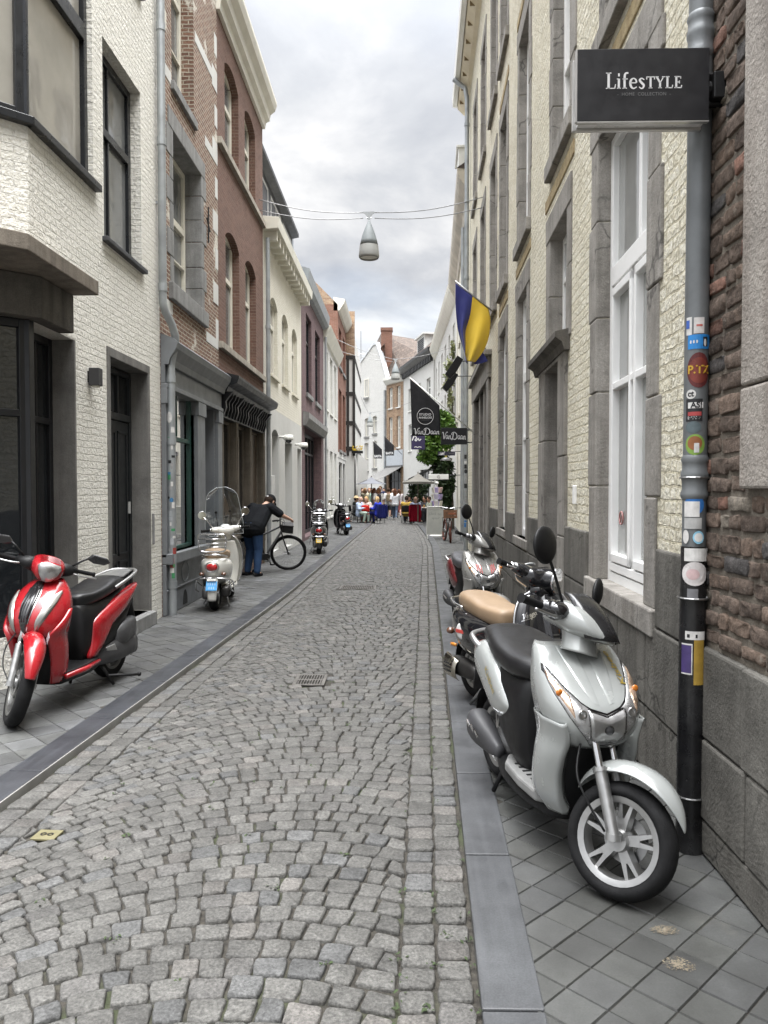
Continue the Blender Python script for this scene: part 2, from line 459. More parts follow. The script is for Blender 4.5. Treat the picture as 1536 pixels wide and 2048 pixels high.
def add_sett(cs, gap=.006, sc_=1.0):
    ctr = sum((np.array(p) for p in cs)) / 4
    if blocked(ctr[0], ctr[1]): return
    j = .007 * sc_
    q = []
    for p in cs:
        d = ctr - np.array(p); L = np.linalg.norm(d)
        p = np.array(p) + d / L * gap * 1.3 + np.array([rnd.uniform(-j, j), rnd.uniform(-j, j), 0]); q.append(p)
    h = rnd.uniform(.004, .007); tz = rnd.gauss(0, .002)
    for p in q: p[2] = ZR + tz + rnd.uniform(-.0015, .0015)
    st.stone(q, h, sett_tint(), inset=.006, rough=.002)
YEND = 50
# straight courses beside the kerbs
for side, ncol in ((1, 2), (-1, 2)):
    for c in range(ncol):
        y = .9 + rnd.random() * .1
        while y < YEND:
            L = rnd.uniform(.095, .155)
            if side > 0: x1 = lambda yy: kr(yy) - .012 - c * .128; x0 = lambda yy: kr(yy) - .012 - (c + 1) * .128
            else: x0 = lambda yy: kl(yy) + .015 + c * .13; x1 = lambda yy: kl(yy) + .015 + (c + 1) * .13
            add_sett([(x0(y), y, 0), (x1(y), y, 0), (x1(y + L), y + L, 0), (x0(y + L), y + L, 0)], .0055)
            y += L
# arched courses between them
pitch = .110; RA = 1.32
def pt(sv, rv):
    # sv: length across, rv: course; circle arcs whose crown lies right of the middle, running straight on past 50 degrees
    am = .88; a = max(min(sv / RA, am), -am); ex = sv - a * RA
    x_ = RA * math.sin(a) + ex * math.cos(am); y_ = rv - RA * (1 - math.cos(a)) - abs(ex) * math.sin(am)
    return V((.5 * (kl(y_) + kr(y_)) + .42 + x_, y_ + .012 * math.sin(rv * 1.9 + sv * 2.1), 0)), a
r = -3.5
while r < YEND:
    s = -1.95 + rnd.random() * .1
    while s < 1.0:
        L = rnd.uniform(.080, .130); (A, a0), (B, a1) = pt(s, r), pt(s + L, r)
        C_, D_ = [p + V((math.sin(a), math.cos(a), 0)) * pitch * math.cos(a) for p, a in ((B, a1), (A, a0))]
        cs = [A, B, C_, D_]; cx_ = sum(p.x for p in cs) / 4; cy_ = sum(p.y for p in cs) / 4
        lo, hi = kl(cy_) + .015 + .26, kr(cy_) - .012 - .256
        if cy_ > .9 and cx_ > lo - .02 and cx_ < hi + .03:
            cs = [(min(max(p.x, lo), hi), p.y, 0) for p in cs]
            cs = [(hi if hi - p[0] < .045 else lo if p[0] - lo < .045 else p[0], p[1], 0) for p in cs]
            if max(p[0] for p in cs) - min(p[0] for p in cs) > .045: add_sett(cs, .0040, .95)
        s += L
    r += pitch
tag(st.build('road', sett_mat()), kind='structure')
# joint filling under the stones
def strip_sheet(name, xl, xr, z, mat, y0=.3, y1=62, step=1.0):
    mb = MB(); y = y0
    while y < y1:
        a = min(y + step, y1); mb.quad((xl(y), y, z), (xr(y), y, z), (xr(a), a, z), (xl(a), a, z)); y = a
    return tag(mb.build(name, mat), kind='structure')
def joint_mat():
    m, nt, b = new_mat('sand_joints'); co = ocoord(nt)
    c = ramp(nt, noise(nt, co, 40, 5), [(.3, (.016, .014, .011)), (.7, (.055, .049, .039))])
    g = ramp(nt, noise(nt, co, 1.6, 5, .6), [(.52, 0), (.66, .75)])
    c = mix(nt, g, c, (.035, .05, .014)); nt.links.new(c, b.inputs['Base Color']); b.inputs['Roughness'].default_value = .95
    nt.links.new(bumpn(nt, noise(nt, co, 150, 3), .8, .006), b.inputs['Normal']); return m
strip_sheet('road', lambda y: kl(y) - .02, lambda y: kr(y) + .02, ZR - .010, joint_mat())
# moss and weeds in the joints
wm = MB()
for i in range(210):
    y = 1.6 + rnd.random() ** 1.8 * 12; x = kl(y) + rnd.random() * (kr(y) - kl(y))
    if rnd.random() < .45: x = kr(y) - rnd.choice([.01, .14, .27]) + rnd.uniform(-.012, .012)
    for k in range(rnd.randint(3, 9)):
        a = rnd.uniform(0, 6.28); L = rnd.uniform(.004, .014); px, py = x + rnd.gauss(0, .012), y + rnd.gauss(0, .012)
        z = ZR + .004
        wm.quad((px, py, z), (px + L * math.cos(a + .5), py + L * math.sin(a + .5), z + L * .5), (px + L * 1.5 * math.cos(a), py + L * 1.5 * math.sin(a), z + L * .7), (px + L * math.cos(a - .5), py + L * math.sin(a - .5), z + L * .5))
tag(wm.build('joint_weeds', M('weed_green', (.030, .048, .014), .8, var=.4, vs=5)), 'small green weeds and moss in the joints of the setts', 'weeds', kind='stuff')

# kerbs of blue stone
def kerb_mat(name, base, rough):
    m, nt, b = new_mat(name); co = ocoord(nt)
    c = ramp(nt, noise(nt, co, 2.2, 8, .65), [(.3, sc3(base, .6)), (.5, base), (.7, sc3(base, 1.4))])
    c = mix(nt, .35, c, ramp(nt, noise(nt, co, 140, 3), [(.3, .25), (.7, .85)]), 'OVERLAY')
    mp = nn(nt, 'ShaderNodeMapping'); mp.inputs['Scale'].default_value = (30, 1.2, 1); nt.links.new(co, mp.inputs['Vector'])
    c = mix(nt, ramp(nt, noise(nt, mp.outputs[0], 1, 5), [(.5, 0), (.75, .45)]), c, sc3(base, 1.7))
    nt.links.new(c, b.inputs['Base Color'])
    nt.links.new(ramp(nt, noise(nt, co, 5, 6), [(.3, rough - .1), (.7, rough + .12)]), b.inputs['Roughness'])
    nt.links.new(bumpn(nt, noise(nt, co, 60, 5), .25, .003), b.inputs['Normal']); return m
def kerb(name, xa, xb, ztop, mat):
    mb = MB(); y = .35
    while y < 60:
        L = rnd.choice([.98, 1.0, 1.02]); a, b_ = y + .005, y + L - .005
        xs = [xa(a), xb(a), xa(b_), xb(b_)]; lo = -.12
        mb.hexa([V((xs[0], a, lo)), V((xs[0], a, ztop)), V((xs[2], b_, lo)), V((xs[2], b_, ztop)), V((xs[1], a, lo)), V((xs[1], a, ztop)), V((xs[3], b_, lo)), V((xs[3], b_, ztop))])
        y += L
    return tag(mb.build(name, mat, bevel=.005), kind='structure')
kerb('kerb', lambda y: kr(y), lambda y: kr(y) + .195, .006, kerb_mat('bluestone_kerb', (.058, .060, .063), .42))
kerb('kerb', lambda y: kl(y) - .205, lambda y: kl(y) - .008, .022, kerb_mat('bluestone_kerb_dark', (.036, .038, .043), .4))
mb = MB(); y = .35                     # pale worn arris strip along the left kerb
while y < 60:
    a = y + 1.0; mb.hexa([V((kl(y) - .007, y, -.05)), V((kl(y) - .007, y, .020)), V((kl(a) - .007, a, -.05)), V((kl(a) - .007, a, .020)), V((kl(y), y, -.05)), V((kl(y), y, .019)), V((kl(a), a, -.05)), V((kl(a), a, .019))]); y = a
tag(mb.build('kerb', M('kerb_edge_steel', (.27, .265, .25), .5, .3, var=.2)), kind='structure')

# pavement slabs laid on the diagonal
def slab_mat(name, rough=.6):
    m, nt, b = new_mat(name); co = ocoord(nt); at = nn(nt, 'ShaderNodeAttribute', attribute_name='tint')
    g = ramp(nt, noise(nt, co, 5, 9, .7), [(.3, .7), (.55, 1.0), (.72, 1.35)])
    c = mix(nt, 1.0, at.outputs['Color'], g, 'MULTIPLY')
    c = mix(nt, .3, c, ramp(nt, noise(nt, co, 130, 3), [(.3, .3), (.7, .8)]), 'OVERLAY')
    sp = ramp(nt, noise(nt, co, 1.1, 9, .75), [(.60, 0), (.72, .5)]); c = mix(nt, sp, c, (.16, .155, .135))
    vo = nn(nt, 'ShaderNodeTexVoronoi'); vo.inputs['Scale'].default_value = 3.1; nt.links.new(co, vo.inputs['Vector'])
    c = mix(nt, ramp(nt, vo.outputs['Distance'], [(.045, .75), (.065, 0)]), c, (.03, .03, .03))
    c = mix(nt, ramp(nt, noise(nt, co, .7, 6, .6), [(.40, .55), (.62, 0)]), c, (.025, .024, .022))
    nt.links.new(c, b.inputs['Base Color'])
    nt.links.new(ramp(nt, noise(nt, co, 7, 5), [(.3, rough - .15), (.7, rough + .12)]), b.inputs['Roughness'])
    nt.links.new(bumpn(nt, noise(nt, co, 90, 5), .4, .003), b.inputs['Normal']); return m
def slabs(name, inside, ang, tw, tl, base, mat, bond=0.0, bbox=(-5, 5, .5, 56)):
    v = []; f = []; t = []; ca, sa = math.cos(ang), math.sin(ang); g = .0016; dz = .007
    N = int(80 / min(tw, tl))
    y0, y1 = bbox[2], bbox[3]
    for i in range(int(-62 / tw), int(62 / tw)):
        for j in range(int(-62 / tl), int(62 / tl)):
            u = i * tw; w_ = j * tl + (bond * tl if i % 2 else 0)
            cx, cy = (u + tw / 2) * ca - (w_ + tl / 2) * sa, (u + tw / 2) * sa + (w_ + tl / 2) * ca
            if not (y0 < cy < y1 and bbox[0] < cx < bbox[1]) or not inside(cx, cy): continue
            b = len(v); zt = rnd.gauss(0, .0012)
            for e, z in ((g, -dz), (g + .003, 0.0)):
                for a_, c_ in ((u + e, w_ + e), (u + tw - e, w_ + e), (u + tw - e, w_ + tl - e), (u + e, w_ + tl - e)):
                    v.append((a_ * ca - c_ * sa, a_ * sa + c_ * ca, z + zt + (rnd.uniform(-.0008, .0008) if z == 0 else 0)))
            f += [(b, b + 1, b + 5, b + 4), (b + 1, b + 2, b + 6, b + 5), (b + 2, b + 3, b + 7, b + 6), (b + 3, b, b + 4, b + 7), (b + 4, b + 5, b + 6, b + 7)]
            k = rnd.gauss(1, .13); k = min(max(k, .65), 1.4); t += [(base[0] * k, base[1] * k, base[2] * k * rnd.uniform(.96, 1.03))] * 8
    me = bpy.data.meshes.new(name); me.from_pydata(v, [], f)
    a = me.color_attributes.new('tint', 'FLOAT_COLOR', 'POINT')
    a.data.foreach_set('color', np.concatenate([np.array(t, dtype=np.float32), np.ones((len(t), 1), np.float32)], 1).ravel())
    me.materials.append(mat); me.update()
    o = bpy.data.objects.new(name, me); COL.objects.link(o); return tag(o, kind='structure')
rw = lambda y: 1.315 + .0245 * y if y > 3.5 else 1.36
slabs('pavement', lambda x, y: kr(y) + .13 < x < rw(y) + .35, R(45), .152, .152, (.075, .077, .074), slab_mat('slab_right'), bbox=(-1, 4, .6, 56))
slabs('pavement', lambda x, y: -4.6 < x < kl(y) - .14, R(45), .20, .20, (.10, .102, .101), slab_mat('slab_left', .55), bond=0.0, bbox=(-5, 0, 1.5, 56))
strip_sheet('pavement', lambda y: kr(y) + .1, lambda y: 4.5, -.0068, M('slab_joint', (.035, .031, .025), .95, var=.5, vs=5))
strip_sheet('pavement', lambda y: -6.5, lambda y: kl(y) - .1, -.0068, M('slab_joint', (.035, .031, .025), .95))

# gullies, the brass-coloured marker and the two splashes on the slabs
CAST = M('cast_iron', (.13, .122, .112), .55, .5, var=.3, vs=12, bump=.3, bs=120)
for i, (d, lab) in enumerate(zip(DRAINS, ('smaller square cast iron gully grate set in the setts', 'wider cast iron gully grate farther along the setts'))):
    e = empty('drain_grate', (d.x, d.y, ZR + .004), 0, lab, 'drain grate', 'gully grates in the street')
    wx, wy = (.27, .37) if i == 0 else (.60, .5)
    m1 = MB()
    for s_ in (-1, 1): m1.box((s_ * (wx / 2 - .015), 0, 0), (.03, wy, .014)); m1.box((0, s_ * (wy / 2 - .015), 0), (wx - .06, .03, .014))
    m1.box((0, 0, 0), (wx - .06, .03, .014)); m1.build('frame', CAST, e, bevel=.002)
    m2 = MB(); n = 9 if i == 0 else 18
    for q in range(n):
        for s_ in (-1, 1): m2.box((-wx / 2 + .03 + (q + .5) * (wx - .06) / n, s_ * wy * .235, -.001), (.010, wy * .42, .012))
    m2.build('grate_bars', CAST, e)
    m3 = MB(); m3.box((0, 0, -.03), (wx - .04, wy - .04, .02)); m3.build('pit', M('pit_dark', (.008, .008, .008), .9), e)
e = empty('street_marker', (BR.x, BR.y, ZR + .003), R(-4), 'small yellow square marker plate set among the setts', 'marker')
m1 = MB(); m1.box((0, 0, 0), (.115, .10, .012)); m1.build('plate', M('brass_plate', (.175, .158, .088), .6, .3, var=.12, vs=20), e, bevel=.003)
m1 = MB()
for sx_ in (-1, 1):
    m1.lathe([(.008, 0), (.015, 0), (.015, .002), (.008, .002), (.008, 0)], (sx_ * .017, .0, .0061), n=14)
m1.build('emblem', PAINT_BLACK, e)
def splash(p, rx, ry, seed):
    q = random.Random(seed); mb = MB()
    for i in range(260):
        a = q.gauss(0, 2) + q.uniform(0, 6.283); r_ = q.random() ** .7
        x, y = p.x + math.cos(a) * rx * r_, p.y + math.sin(a) * ry * r_
        s = q.uniform(.0012, .005) * (1.2 - r_ * .6); b = q.uniform(0, 6.28)
        mb.poly([(x + s * q.uniform(.6, 1.6) * math.cos(b + t * 1.2566), y + s * q.uniform(.4, 1.2) * math.sin(b + t * 1.2566), .0028 + i * 1e-5) for t in range(5)])
    return mb
for px, py, rx, ry, lab in ((1330, 1862, .055, .03, 'smaller of the two dried beige splashes, nearer the front wheel of the white scooter'), (1358, 1930, .055, .045, 'larger of the two dried beige splashes on the diagonal slabs')):
    tag(splash(ground(px, py), rx, ry, px).build('dried_splash', M('dried_splash', (.17, .145, .105), .9, var=.5, vs=40)), lab, 'stain', 'dried splashes on the slabs')
# ------------------------------------------------------------------ facades
class Plane:
    def __init__(s, p0, p1, right):     # p0->p1 along the facade; right=True: the street lies to its left
        s.o = V((p0[0], p0[1], 0)); d = V((p1[0] - p0[0], p1[1] - p0[1], 0)); s.L = d.length; s.t = d.normalized()
        s.n = V((-s.t.y, s.t.x, 0)) if right else V((s.t.y, -s.t.x, 0))
    def p(s, u, z, d=0.0): return s.o + s.t * u + s.n * d + V((0, 0, z))
    def uv(s, px, py, d=0.0):
        r_ = ray(px, py); c = V((0, 0, CAMH)); k = (s.o + s.n * d - c).dot(s.n) / r_.dot(s.n); q = c + r_ * k
        return (q - s.o).dot(s.t), q.z
    def u(s, px, d=0.0): return s.uv(px, 980, d)[0]
    def box(s, mb, u0, u1, z0, z1, d0, d1):
        mb.hexa([s.p(u, z, d) for u in (u0, u1) for d in (d0, d1) for z in (z0, z1)])
def H(u0, u1, z0, z1, d=.2, arch=0.0): return dict(u0=u0, u1=u1, z0=z0, z1=z1, d=d, a=arch)
def arcpts(h, n=8):
    u0, u1, z1, a = h['u0'], h['u1'], h['z1'], h['a']
    w2 = (u1 - u0) / 2; Rr = (w2 * w2 + a * a) / (2 * a); q0 = math.asin(min(w2 / Rr, 1)); um = (u0 + u1) / 2
    return [(um + Rr * math.sin(-q0 + 2 * q0 * k / n), z1 - Rr + Rr * math.cos(-q0 + 2 * q0 * k / n)) for k in range(n + 1)]
def wall(pl, u0, u1, z0, z1, holes, mat, parent, D=4.0, name='wall', roof=True):
    mb = MB()
    us = sorted({u0, u1, *[h[k] for h in holes for k in ('u0', 'u1')]}); zs = sorted({z0, z1, *[h[k] for h in holes for k in ('z0', 'z1')]})
    us = [u for u in us if u0 <= u <= u1]; zs = [z for z in zs if z0 <= z <= z1]
    flip = pl.t.cross(V((0, 0, 1))).dot(pl.n) < 0
    def q(a, b, c, d): mb.quad(*((d, c, b, a) if flip else (a, b, c, d)))
    for a, b in zip(us, us[1:]):
        for c, d in zip(zs, zs[1:]):
            mu, mz = (a + b) / 2, (c + d) / 2
            if any(h['u0'] < mu < h['u1'] and h['z0'] < mz < h['z1'] for h in holes): continue
            q(pl.p(a, c), pl.p(b, c), pl.p(b, d), pl.p(a, d))
    for h in holes:
        a, b, c, d, e = h['u0'], h['u1'], h['z0'], h['z1'], -h['d']; dd = d - h['a']
        q(pl.p(a, c), pl.p(a, dd), pl.p(a, dd, e), pl.p(a, c, e)); q(pl.p(b, dd), pl.p(b, c), pl.p(b, c, e), pl.p(b, dd, e))
        q(pl.p(b, c), pl.p(a, c), pl.p(a, c, e), pl.p(b, c, e))
        if h['a'] > 0:
            P = arcpts(h); m = len(P) // 2
            for i in range(len(P) - 1):
                q(pl.p(*P[i]), pl.p(*P[i + 1]), pl.p(*P[i + 1], e), pl.p(*P[i], e))
                k = (a, d) if i < m else (b, d)
                tri = [pl.p(*k), pl.p(*P[i]), pl.p(*P[i + 1])]; mb.poly(tri[::-1] if flip else tri)
            tri = [pl.p(a, d), pl.p(*P[m]), pl.p(b, d)]; mb.poly(tri[::-1] if flip else tri)
        else: q(pl.p(a, d), pl.p(b, d), pl.p(b, d, e), pl.p(a, d, e))
    q(pl.p(u0, z0, -D), pl.p(u0, z0), pl.p(u0, z1), pl.p(u0, z1, -D)); q(pl.p(u1, z0), pl.p(u1, z0, -D), pl.p(u1, z1, -D), pl.p(u1, z1))
    q(pl.p(u1, z0, -D), pl.p(u0, z0, -D), pl.p(u0, z1, -D), pl.p(u1, z1, -D))
    if roof: q(pl.p(u0, z1), pl.p(u1, z1), pl.p(u1, z1, -D), pl.p(u0, z1, -D))
    return mb.build(name, mat, parent, world=True)
def window(pl, parent, h, d, mat, fw=.06, ft=.06, vb=(), hb=(), glass=None, sill=None, name='window', bar=.035, sub=None, curtain=None, back=None, trim=0):
    """frame and glazing bars fill the opening h, set back by d; panes and sill are its own pieces"""
    g = glass or GLASS
    a, b, c, e = h['u0'], h['u1'], h['z0'], h['z1']
    mb = MB()
    for x0, x1, y0, y1 in ((a, a + fw, c, e), (b - fw, b, c, e), (a + fw, b - fw, c, c + fw), (a + fw, b - fw, e - fw, e)):
        pl.box(mb, x0, x1, y0, y1, -d - ft, -d)
    for t in vb:
        t, y0, y1 = (t if isinstance(t, tuple) else (t, c + fw, e - fw)); x = a + (b - a) * t; pl.box(mb, x - bar / 2, x + bar / 2, y0, y1, -d - ft, -d - .008)
    for t in hb:
        z, k = t if isinstance(t, tuple) else (t, bar); pl.box(mb, a + fw, b - fw, z - k / 2, z + k / 2, -d - ft, -d + .006)
    o = mb.build(name, mat, parent, world=True, bevel=.006 if d < 9 else 0)
    gb = MB(); pl.box(gb, a + fw * .8, b - fw * .8, c + fw * .8, e - fw * .8, -d - ft * .75, -d - ft * .55); gb.build('pane', g, o, world=True)
    if sill:
        sm, pr, hh = sill[:3]; ex = sill[3] if len(sill) > 3 else .05
        sb = MB(); pl.box(sb, a - ex, b + ex, c - hh, c, -d - ft * .5, pr); sb.build('sill', sm, o, world=True, bevel=.008)
    if curtain:
        cm, fr = curtain; cb = MB(); n = 26
        for k in range(n):
            x0, x1 = a + (b - a) * k / n, a + (b - a) * (k + 1) / n; w0, w1 = .02 * math.sin(k * 1.9), .02 * math.sin((k + 1) * 1.9)
            if fr[0] <= (k + .5) / n <= fr[1]: cb.quad(pl.p(x0, c, -d - .16 + w0), pl.p(x1, c, -d - .16 + w1), pl.p(x1, e, -d - .16 + w1), pl.p(x0, e, -d - .16 + w0))
        cb.build('curtain', cm, o, world=True, smooth=True)
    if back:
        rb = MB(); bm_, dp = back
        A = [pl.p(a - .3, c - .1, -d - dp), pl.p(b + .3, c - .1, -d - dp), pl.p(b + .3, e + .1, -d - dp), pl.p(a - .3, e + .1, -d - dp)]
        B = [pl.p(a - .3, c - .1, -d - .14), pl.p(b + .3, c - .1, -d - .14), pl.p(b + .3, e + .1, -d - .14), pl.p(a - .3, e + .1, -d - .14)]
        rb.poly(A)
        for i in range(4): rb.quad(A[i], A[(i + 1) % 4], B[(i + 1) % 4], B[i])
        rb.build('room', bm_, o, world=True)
    return o
def surround(pl, parent, h, mat, wj=.2, wt=.2, wb=0, pr=.012, rows=6, ext=.0, bed=.3, jit=.05, name='stone_surround'):
    """dressed stone blocks round an opening: two jambs, a lintel and a sill"""
    mb = MB(); a, b, c, e = h['u0'], h['u1'], h['z0'], h['z1']; D = -h['d']
    for s_ in (-1, 1):
        z = c; k = 0
        while z < e - .01:
            z2 = min(z + (e - c) / rows * rnd.uniform(.8, 1.2), e)
            if e - z2 < .12: z2 = e
            w_ = wj * (1 + (jit if k % 2 else -jit)) + rnd.uniform(-.008, .008)
            x0, x1 = (a - w_, a + .012) if s_ < 0 else (b - .012, b + w_)
            pl.box(mb, x0, x1, z + .003, z2 - .003, D, pr + rnd.uniform(-.003, .003)); z = z2; k += 1
    pl.box(mb, a - wj - ext, b + wj + ext, e - .012, e + wt, D, pr + .006)
    if wb: pl.box(mb, a - wj - ext, b + wj + ext, c - wb, c + .006, D, pr + .05)
    return mb.build(name, mat, parent, world=True, bevel=.010, seg=2)
def cornice(pl, parent, u0, u1, prof, mat, name='cornice'):
    """prof: (projection, z) outline, extruded along the facade"""
    mb = MB(); mb.prism([pl.p(u0, z, d) for d, z in prof], pl.t * (u1 - u0)); return mb.build(name, mat, parent, world=True)
def pbox(pl, name, parent, u0, u1, z0, z1, d0, d1, mat, bevel=.006):
    mb = MB(); pl.box(mb, u0, u1, z0, z1, d0, d1); return mb.build(name, mat, parent, world=True, bevel=bevel)
def bld(pl, u, name, label, cat='building', group=None):
    return empty(name, tuple(pl.p(u, 0)), 0, label, cat, group)

WHITE_BRICK = brick_mat('white_painted_brick', (.74, .72, .645), (.78, .76, .69), (.69, .67, .60), .21, .066, .014, .7, bd=.022, painted=True, grime=.14, wob=.016, bump2=1.1)
RED_OLD = brick_mat('old_red_brick', (.135, .068, .05), (.22, .125, .088), (.42, .38, .31), .17, .058, .018, .9, bd=.018, patch=((.60, .57, .50), 1.1, .57), wob=.012)
RED_BRICK = brick_mat('dark_red_brick', (.122, .066, .051), (.168, .096, .073), (.22, .165, .135), .21, .062, .012, .88, bd=.010)
RED_FAR = brick_mat('orange_red_brick', (.17, .08, .055), (.22, .11, .08), (.24, .18, .145), .21, .066, .010, .88)
CREAM_BRICK = brick_mat('cream_painted_brick', (.68, .65, .55), (.72, .69, .60), (.60, .57, .48), .21, .066, .010, .75, bd=.006, painted=True, grime=.12)
PURPLE_BRICK = brick_mat('purple_painted_brick', (.125, .085, .09), (.165, .11, .112), (.11, .075, .08), .21, .066, .010, .8, painted=True, grime=.15)
PALE_BRICK = brick_mat('pale_white_brick', (.56, .555, .53), (.60, .595, .57), (.50, .49, .46), .21, .066, .010, .75, painted=True, grime=.1)
BROWN_BRICK = brick_mat('brown_brick', (.22, .13, .08), (.36, .25, .16), (.36, .31, .25), .21, .066, .014, .9)
GREY_STONE = stone_mat('grey_blue_stone', (.235, .235, .23), .28, 4, .006)
DARK_STONE = stone_mat('dark_weathered_stone', (.10, .092, .08), .4, 3, .008, dark=(.03, .027, .024))
PLINTH = stone_mat('plinth_limestone', (.125, .119, .106), .5, 1.6, .014, dark=(.05, .046, .04), med=9, crack=1.6)
SURR = stone_mat('surround_limestone', (.265, .25, .228), .36, 3, .009, dark=(.10, .09, .075), med=16, crack=1.3)
MARL = brick_mat('rough_cream_brick', (.66, .61, .475), (.73, .69, .56), (.55, .50, .375), .2, .072, .018, .88, bd=.026, painted=True, grime=.25, wob=.018, bump2=1.4)
PLASTER_W = stone_mat('white_plaster', (.55, .55, .53), .07, 2, .003, streak=True, dark=(.52, .51, .48), fine=90, med=20)
PLASTER_C = stone_mat('cream_plaster', (.66, .63, .53), .09, 2, .004, dark=(.5, .47, .39))
TILES = brick_mat('roof_tiles', (.075, .06, .05), (.12, .092, .075), (.05, .035, .03), .25, .30, .03, .85, bd=.03)
SLATE = M('slate_dark', (.05, .052, .058), .6, var=.3, vs=4, bump=.3, bs=30)
LEAD = M('lead_grey', (.30, .33, .36), .5, .3, var=.2)
WOOD_GREY = stone_mat('weathered_wood', (.14, .12, .095), .35, 3, .003, dark=(.05, .042, .033), fine=40)
GREY_PAINT = M('grey_paint', (.165, .175, .185), .45, var=.14, vs=3, bump=.1, bs=30)
GREY_PAINT_L = M('grey_paint_light', (.23, .25, .265), .45, var=.12, vs=3)
GREEN_PAINT = M('green_paint', (.02, .06, .05), .4, var=.2)
ROOM_CREAM = M('room_cream_glow', (.62, .56, .40), .9, var=.15, vs=1, em=((.62, .55, .40), .14))  # walls glow faintly, standing in for light inside the shop; no lamp there
ROOM_DARK = M('room_dark', (.05, .05, .05), .9, var=.3, vs=1)
CURTAIN = M('curtain_grey', (.74, .74, .71), .9, var=.12, vs=3)

LP = Plane((-3.06, 0), (-3.06, 10), False)
RP = Plane((1.315, 0), (1.315 + .0245 * 10, 10), True)
L = LP

# ---- white painted house, nearest on the left
e = bld(L, 6.4, 'white_brick_house', 'white painted brick house with black window frames and a stone canopy, beside the red scooter', 'house')
uC, uE = 6.31, 9.72
shop = H(6.36, 7.15, .42, 3.02, .24); door = H(8.02, 9.23, .16, 3.03, .25)
w1 = H(6.33, 7.66, 4.66, 7.3, .12); w2 = H(7.92, 9.07, 4.22, 6.26, .24); w3 = H(7.92, 9.07, 7.4, 9.3, .24)
wall(L, uC, uE, 0, 11.5, [shop, door, w1, w2, w3], WHITE_BRICK, e, D=4)
C2 = Plane((-3.06 - 1.3, uC - 1.3), (-3.06, uC), False)     # canted near corner
ch1 = H(.1, C2.L - .02, .42, 3.02, .03); ch2 = H(.1, C2.L - .02, 4.66, 7.3, .03)
wall(C2, 0, C2.L, 0, 11.5, [ch1, ch2], WHITE_BRICK, e, D=.3, name='canted_wall')
pbox(L, 'corner_post', e, 6.28, 6.37, .42, 3.02, -.22, .004, PAINT_BLACK)
for pl_, h_ in ((L, shop), (C2, ch1)):
    window(pl_, e, h_, .2 if pl_ is L else .004, PAINT_BLACK, .07, .06, vb=(.62,), hb=((2.25, .06),), glass=GLASS, name='shop_window')
BLK = M('black_window_frame', (.009, .0105, .013), .32, var=.2)
pbox(L, 'bay_corner_post', e, 6.295, 6.335, 4.66, 7.3, -.12, .006, BLK)
for pl_, h_ in ((L, w1), (C2, ch2)):
    o = window(pl_, e, h_, .05 if pl_ is L else .004, BLK, .07, .09, hb=((6.1, .16),), glass=glass_dark('bay_glass', (.30, .285, .25)), sill=(BLK, .07, .07))
for h_ in (w2, w3):
    window(L, e, h_, .12, BLK, .085, .07, vb=((.42, h_['z0'] + .07, h_['z1'] - .07),), hb=((h_['z0'] + (h_['z1'] - h_['z0']) * .6, .09),), glass=GLASS_B, sill=(SLATE, .06, .05))
mb = MB()      # stone frame of the shop opening and the door
for h_, wj in ((shop, .12), (door, .075)):
    L.box(mb, h_['u1'] - .01, h_['u1'] + (0.02 if h_ is shop else .06), h_['z0'] - .3 if h_ is shop else 0, h_['z1'], -.24, .012)
    if h_ is door:
        L.box(mb, h_['u0'] - .07, h_['u0'] + .012, 0, h_['z1'], -.24, .012); L.box(mb, h_['u0'] - .07, h_['u1'] + .06, h_['z1'] - .012, h_['z1'] + .085, -.24, .014)
mb.build('stone_frame', stone_mat('jamb_stone', (.17, .165, .155), .3, 3, .005), e, world=True, bevel=.006)
pts = [(-3.07, 6.88), (-2.71, 6.88), (-2.71, 5.58), (-3.25, 5.04), (-4.2, 5.04), (-4.2, 5.25), (-3.07, 6.38)]
mb = MB(); mb.prism([(x, y, 3.36) for x, y in pts], (0, 0, .125)); mb.build('canopy', stone_mat('canopy_stone', (.19, .165, .135), .35, 3, .006, dark=(.07, .06, .05)), e, world=True, bevel=.008)
pts = [(-3.07, 6.86), (-2.93, 6.86), (-2.93, 6.25), (-3.9, 5.28), (-4.1, 5.48), (-3.07, 6.38)]
mb = MB(); mb.prism([(x, y, 3.02) for x, y in pts], (0, 0, .335)); mb.build('lintel_beam', DARK_STONE, e, world=True, bevel=.008)
mb = MB(); L.box(mb, 6.36, 7.14, .0, .42, -.24, .03); L.box(mb, 8.03, 9.22, 0, .16, -.45, .10); build_apart(mb, 'doorstep', GREY_STONE, e, world=True, bevel=.008)
DBLK = M('door_black', (.009, .011, .0125), .38, var=.2, vs=3)
dh = H(8.04, 9.21, .16, 3.0)
o = window(L, e, dh, .19, DBLK, .06, .06, vb=((.30, 2.5, 2.95), (.66, 2.5, 2.95)), hb=((2.46, .08),), glass=GLASS, name='door_frame')
mb = MB(); L.box(mb, 8.36, 9.14, .18, 2.41, -.245, -.205)
for a, b in ((8.42, 8.72), (8.78, 9.08)):
    for c, d in ((.26, .8), (.86, 2.3)):
        for x0, x1, y0, y1 in ((a, b, c, c + .03), (a, b, d - .03, d), (a, a + .03, c, d), (b - .03, b, c, d)): L.box(mb, x0, x1, y0, y1, -.205, -.193)
do = mb.build('door', DBLK, e, world=True, bevel=.004)
mb = MB(); L.box(mb, 8.40, 8.43, .7, 1.9, -.2, -.14); mb.build('handle', BLACK_PLASTIC, do, world=True, bevel=.006)
mb = MB(); L.box(mb, 9.10, 9.13, 1.34, 1.48, -.2, -.18); mb.build('lock', M('lock_plate', (.7, .7, .68), .4, .4), do, world=True)
pbox(L, 'doorbell', e, 9.36, 9.40, .95, 1.33, .0, .022, M('doorbell_grey', (.2, .2, .2), .5))
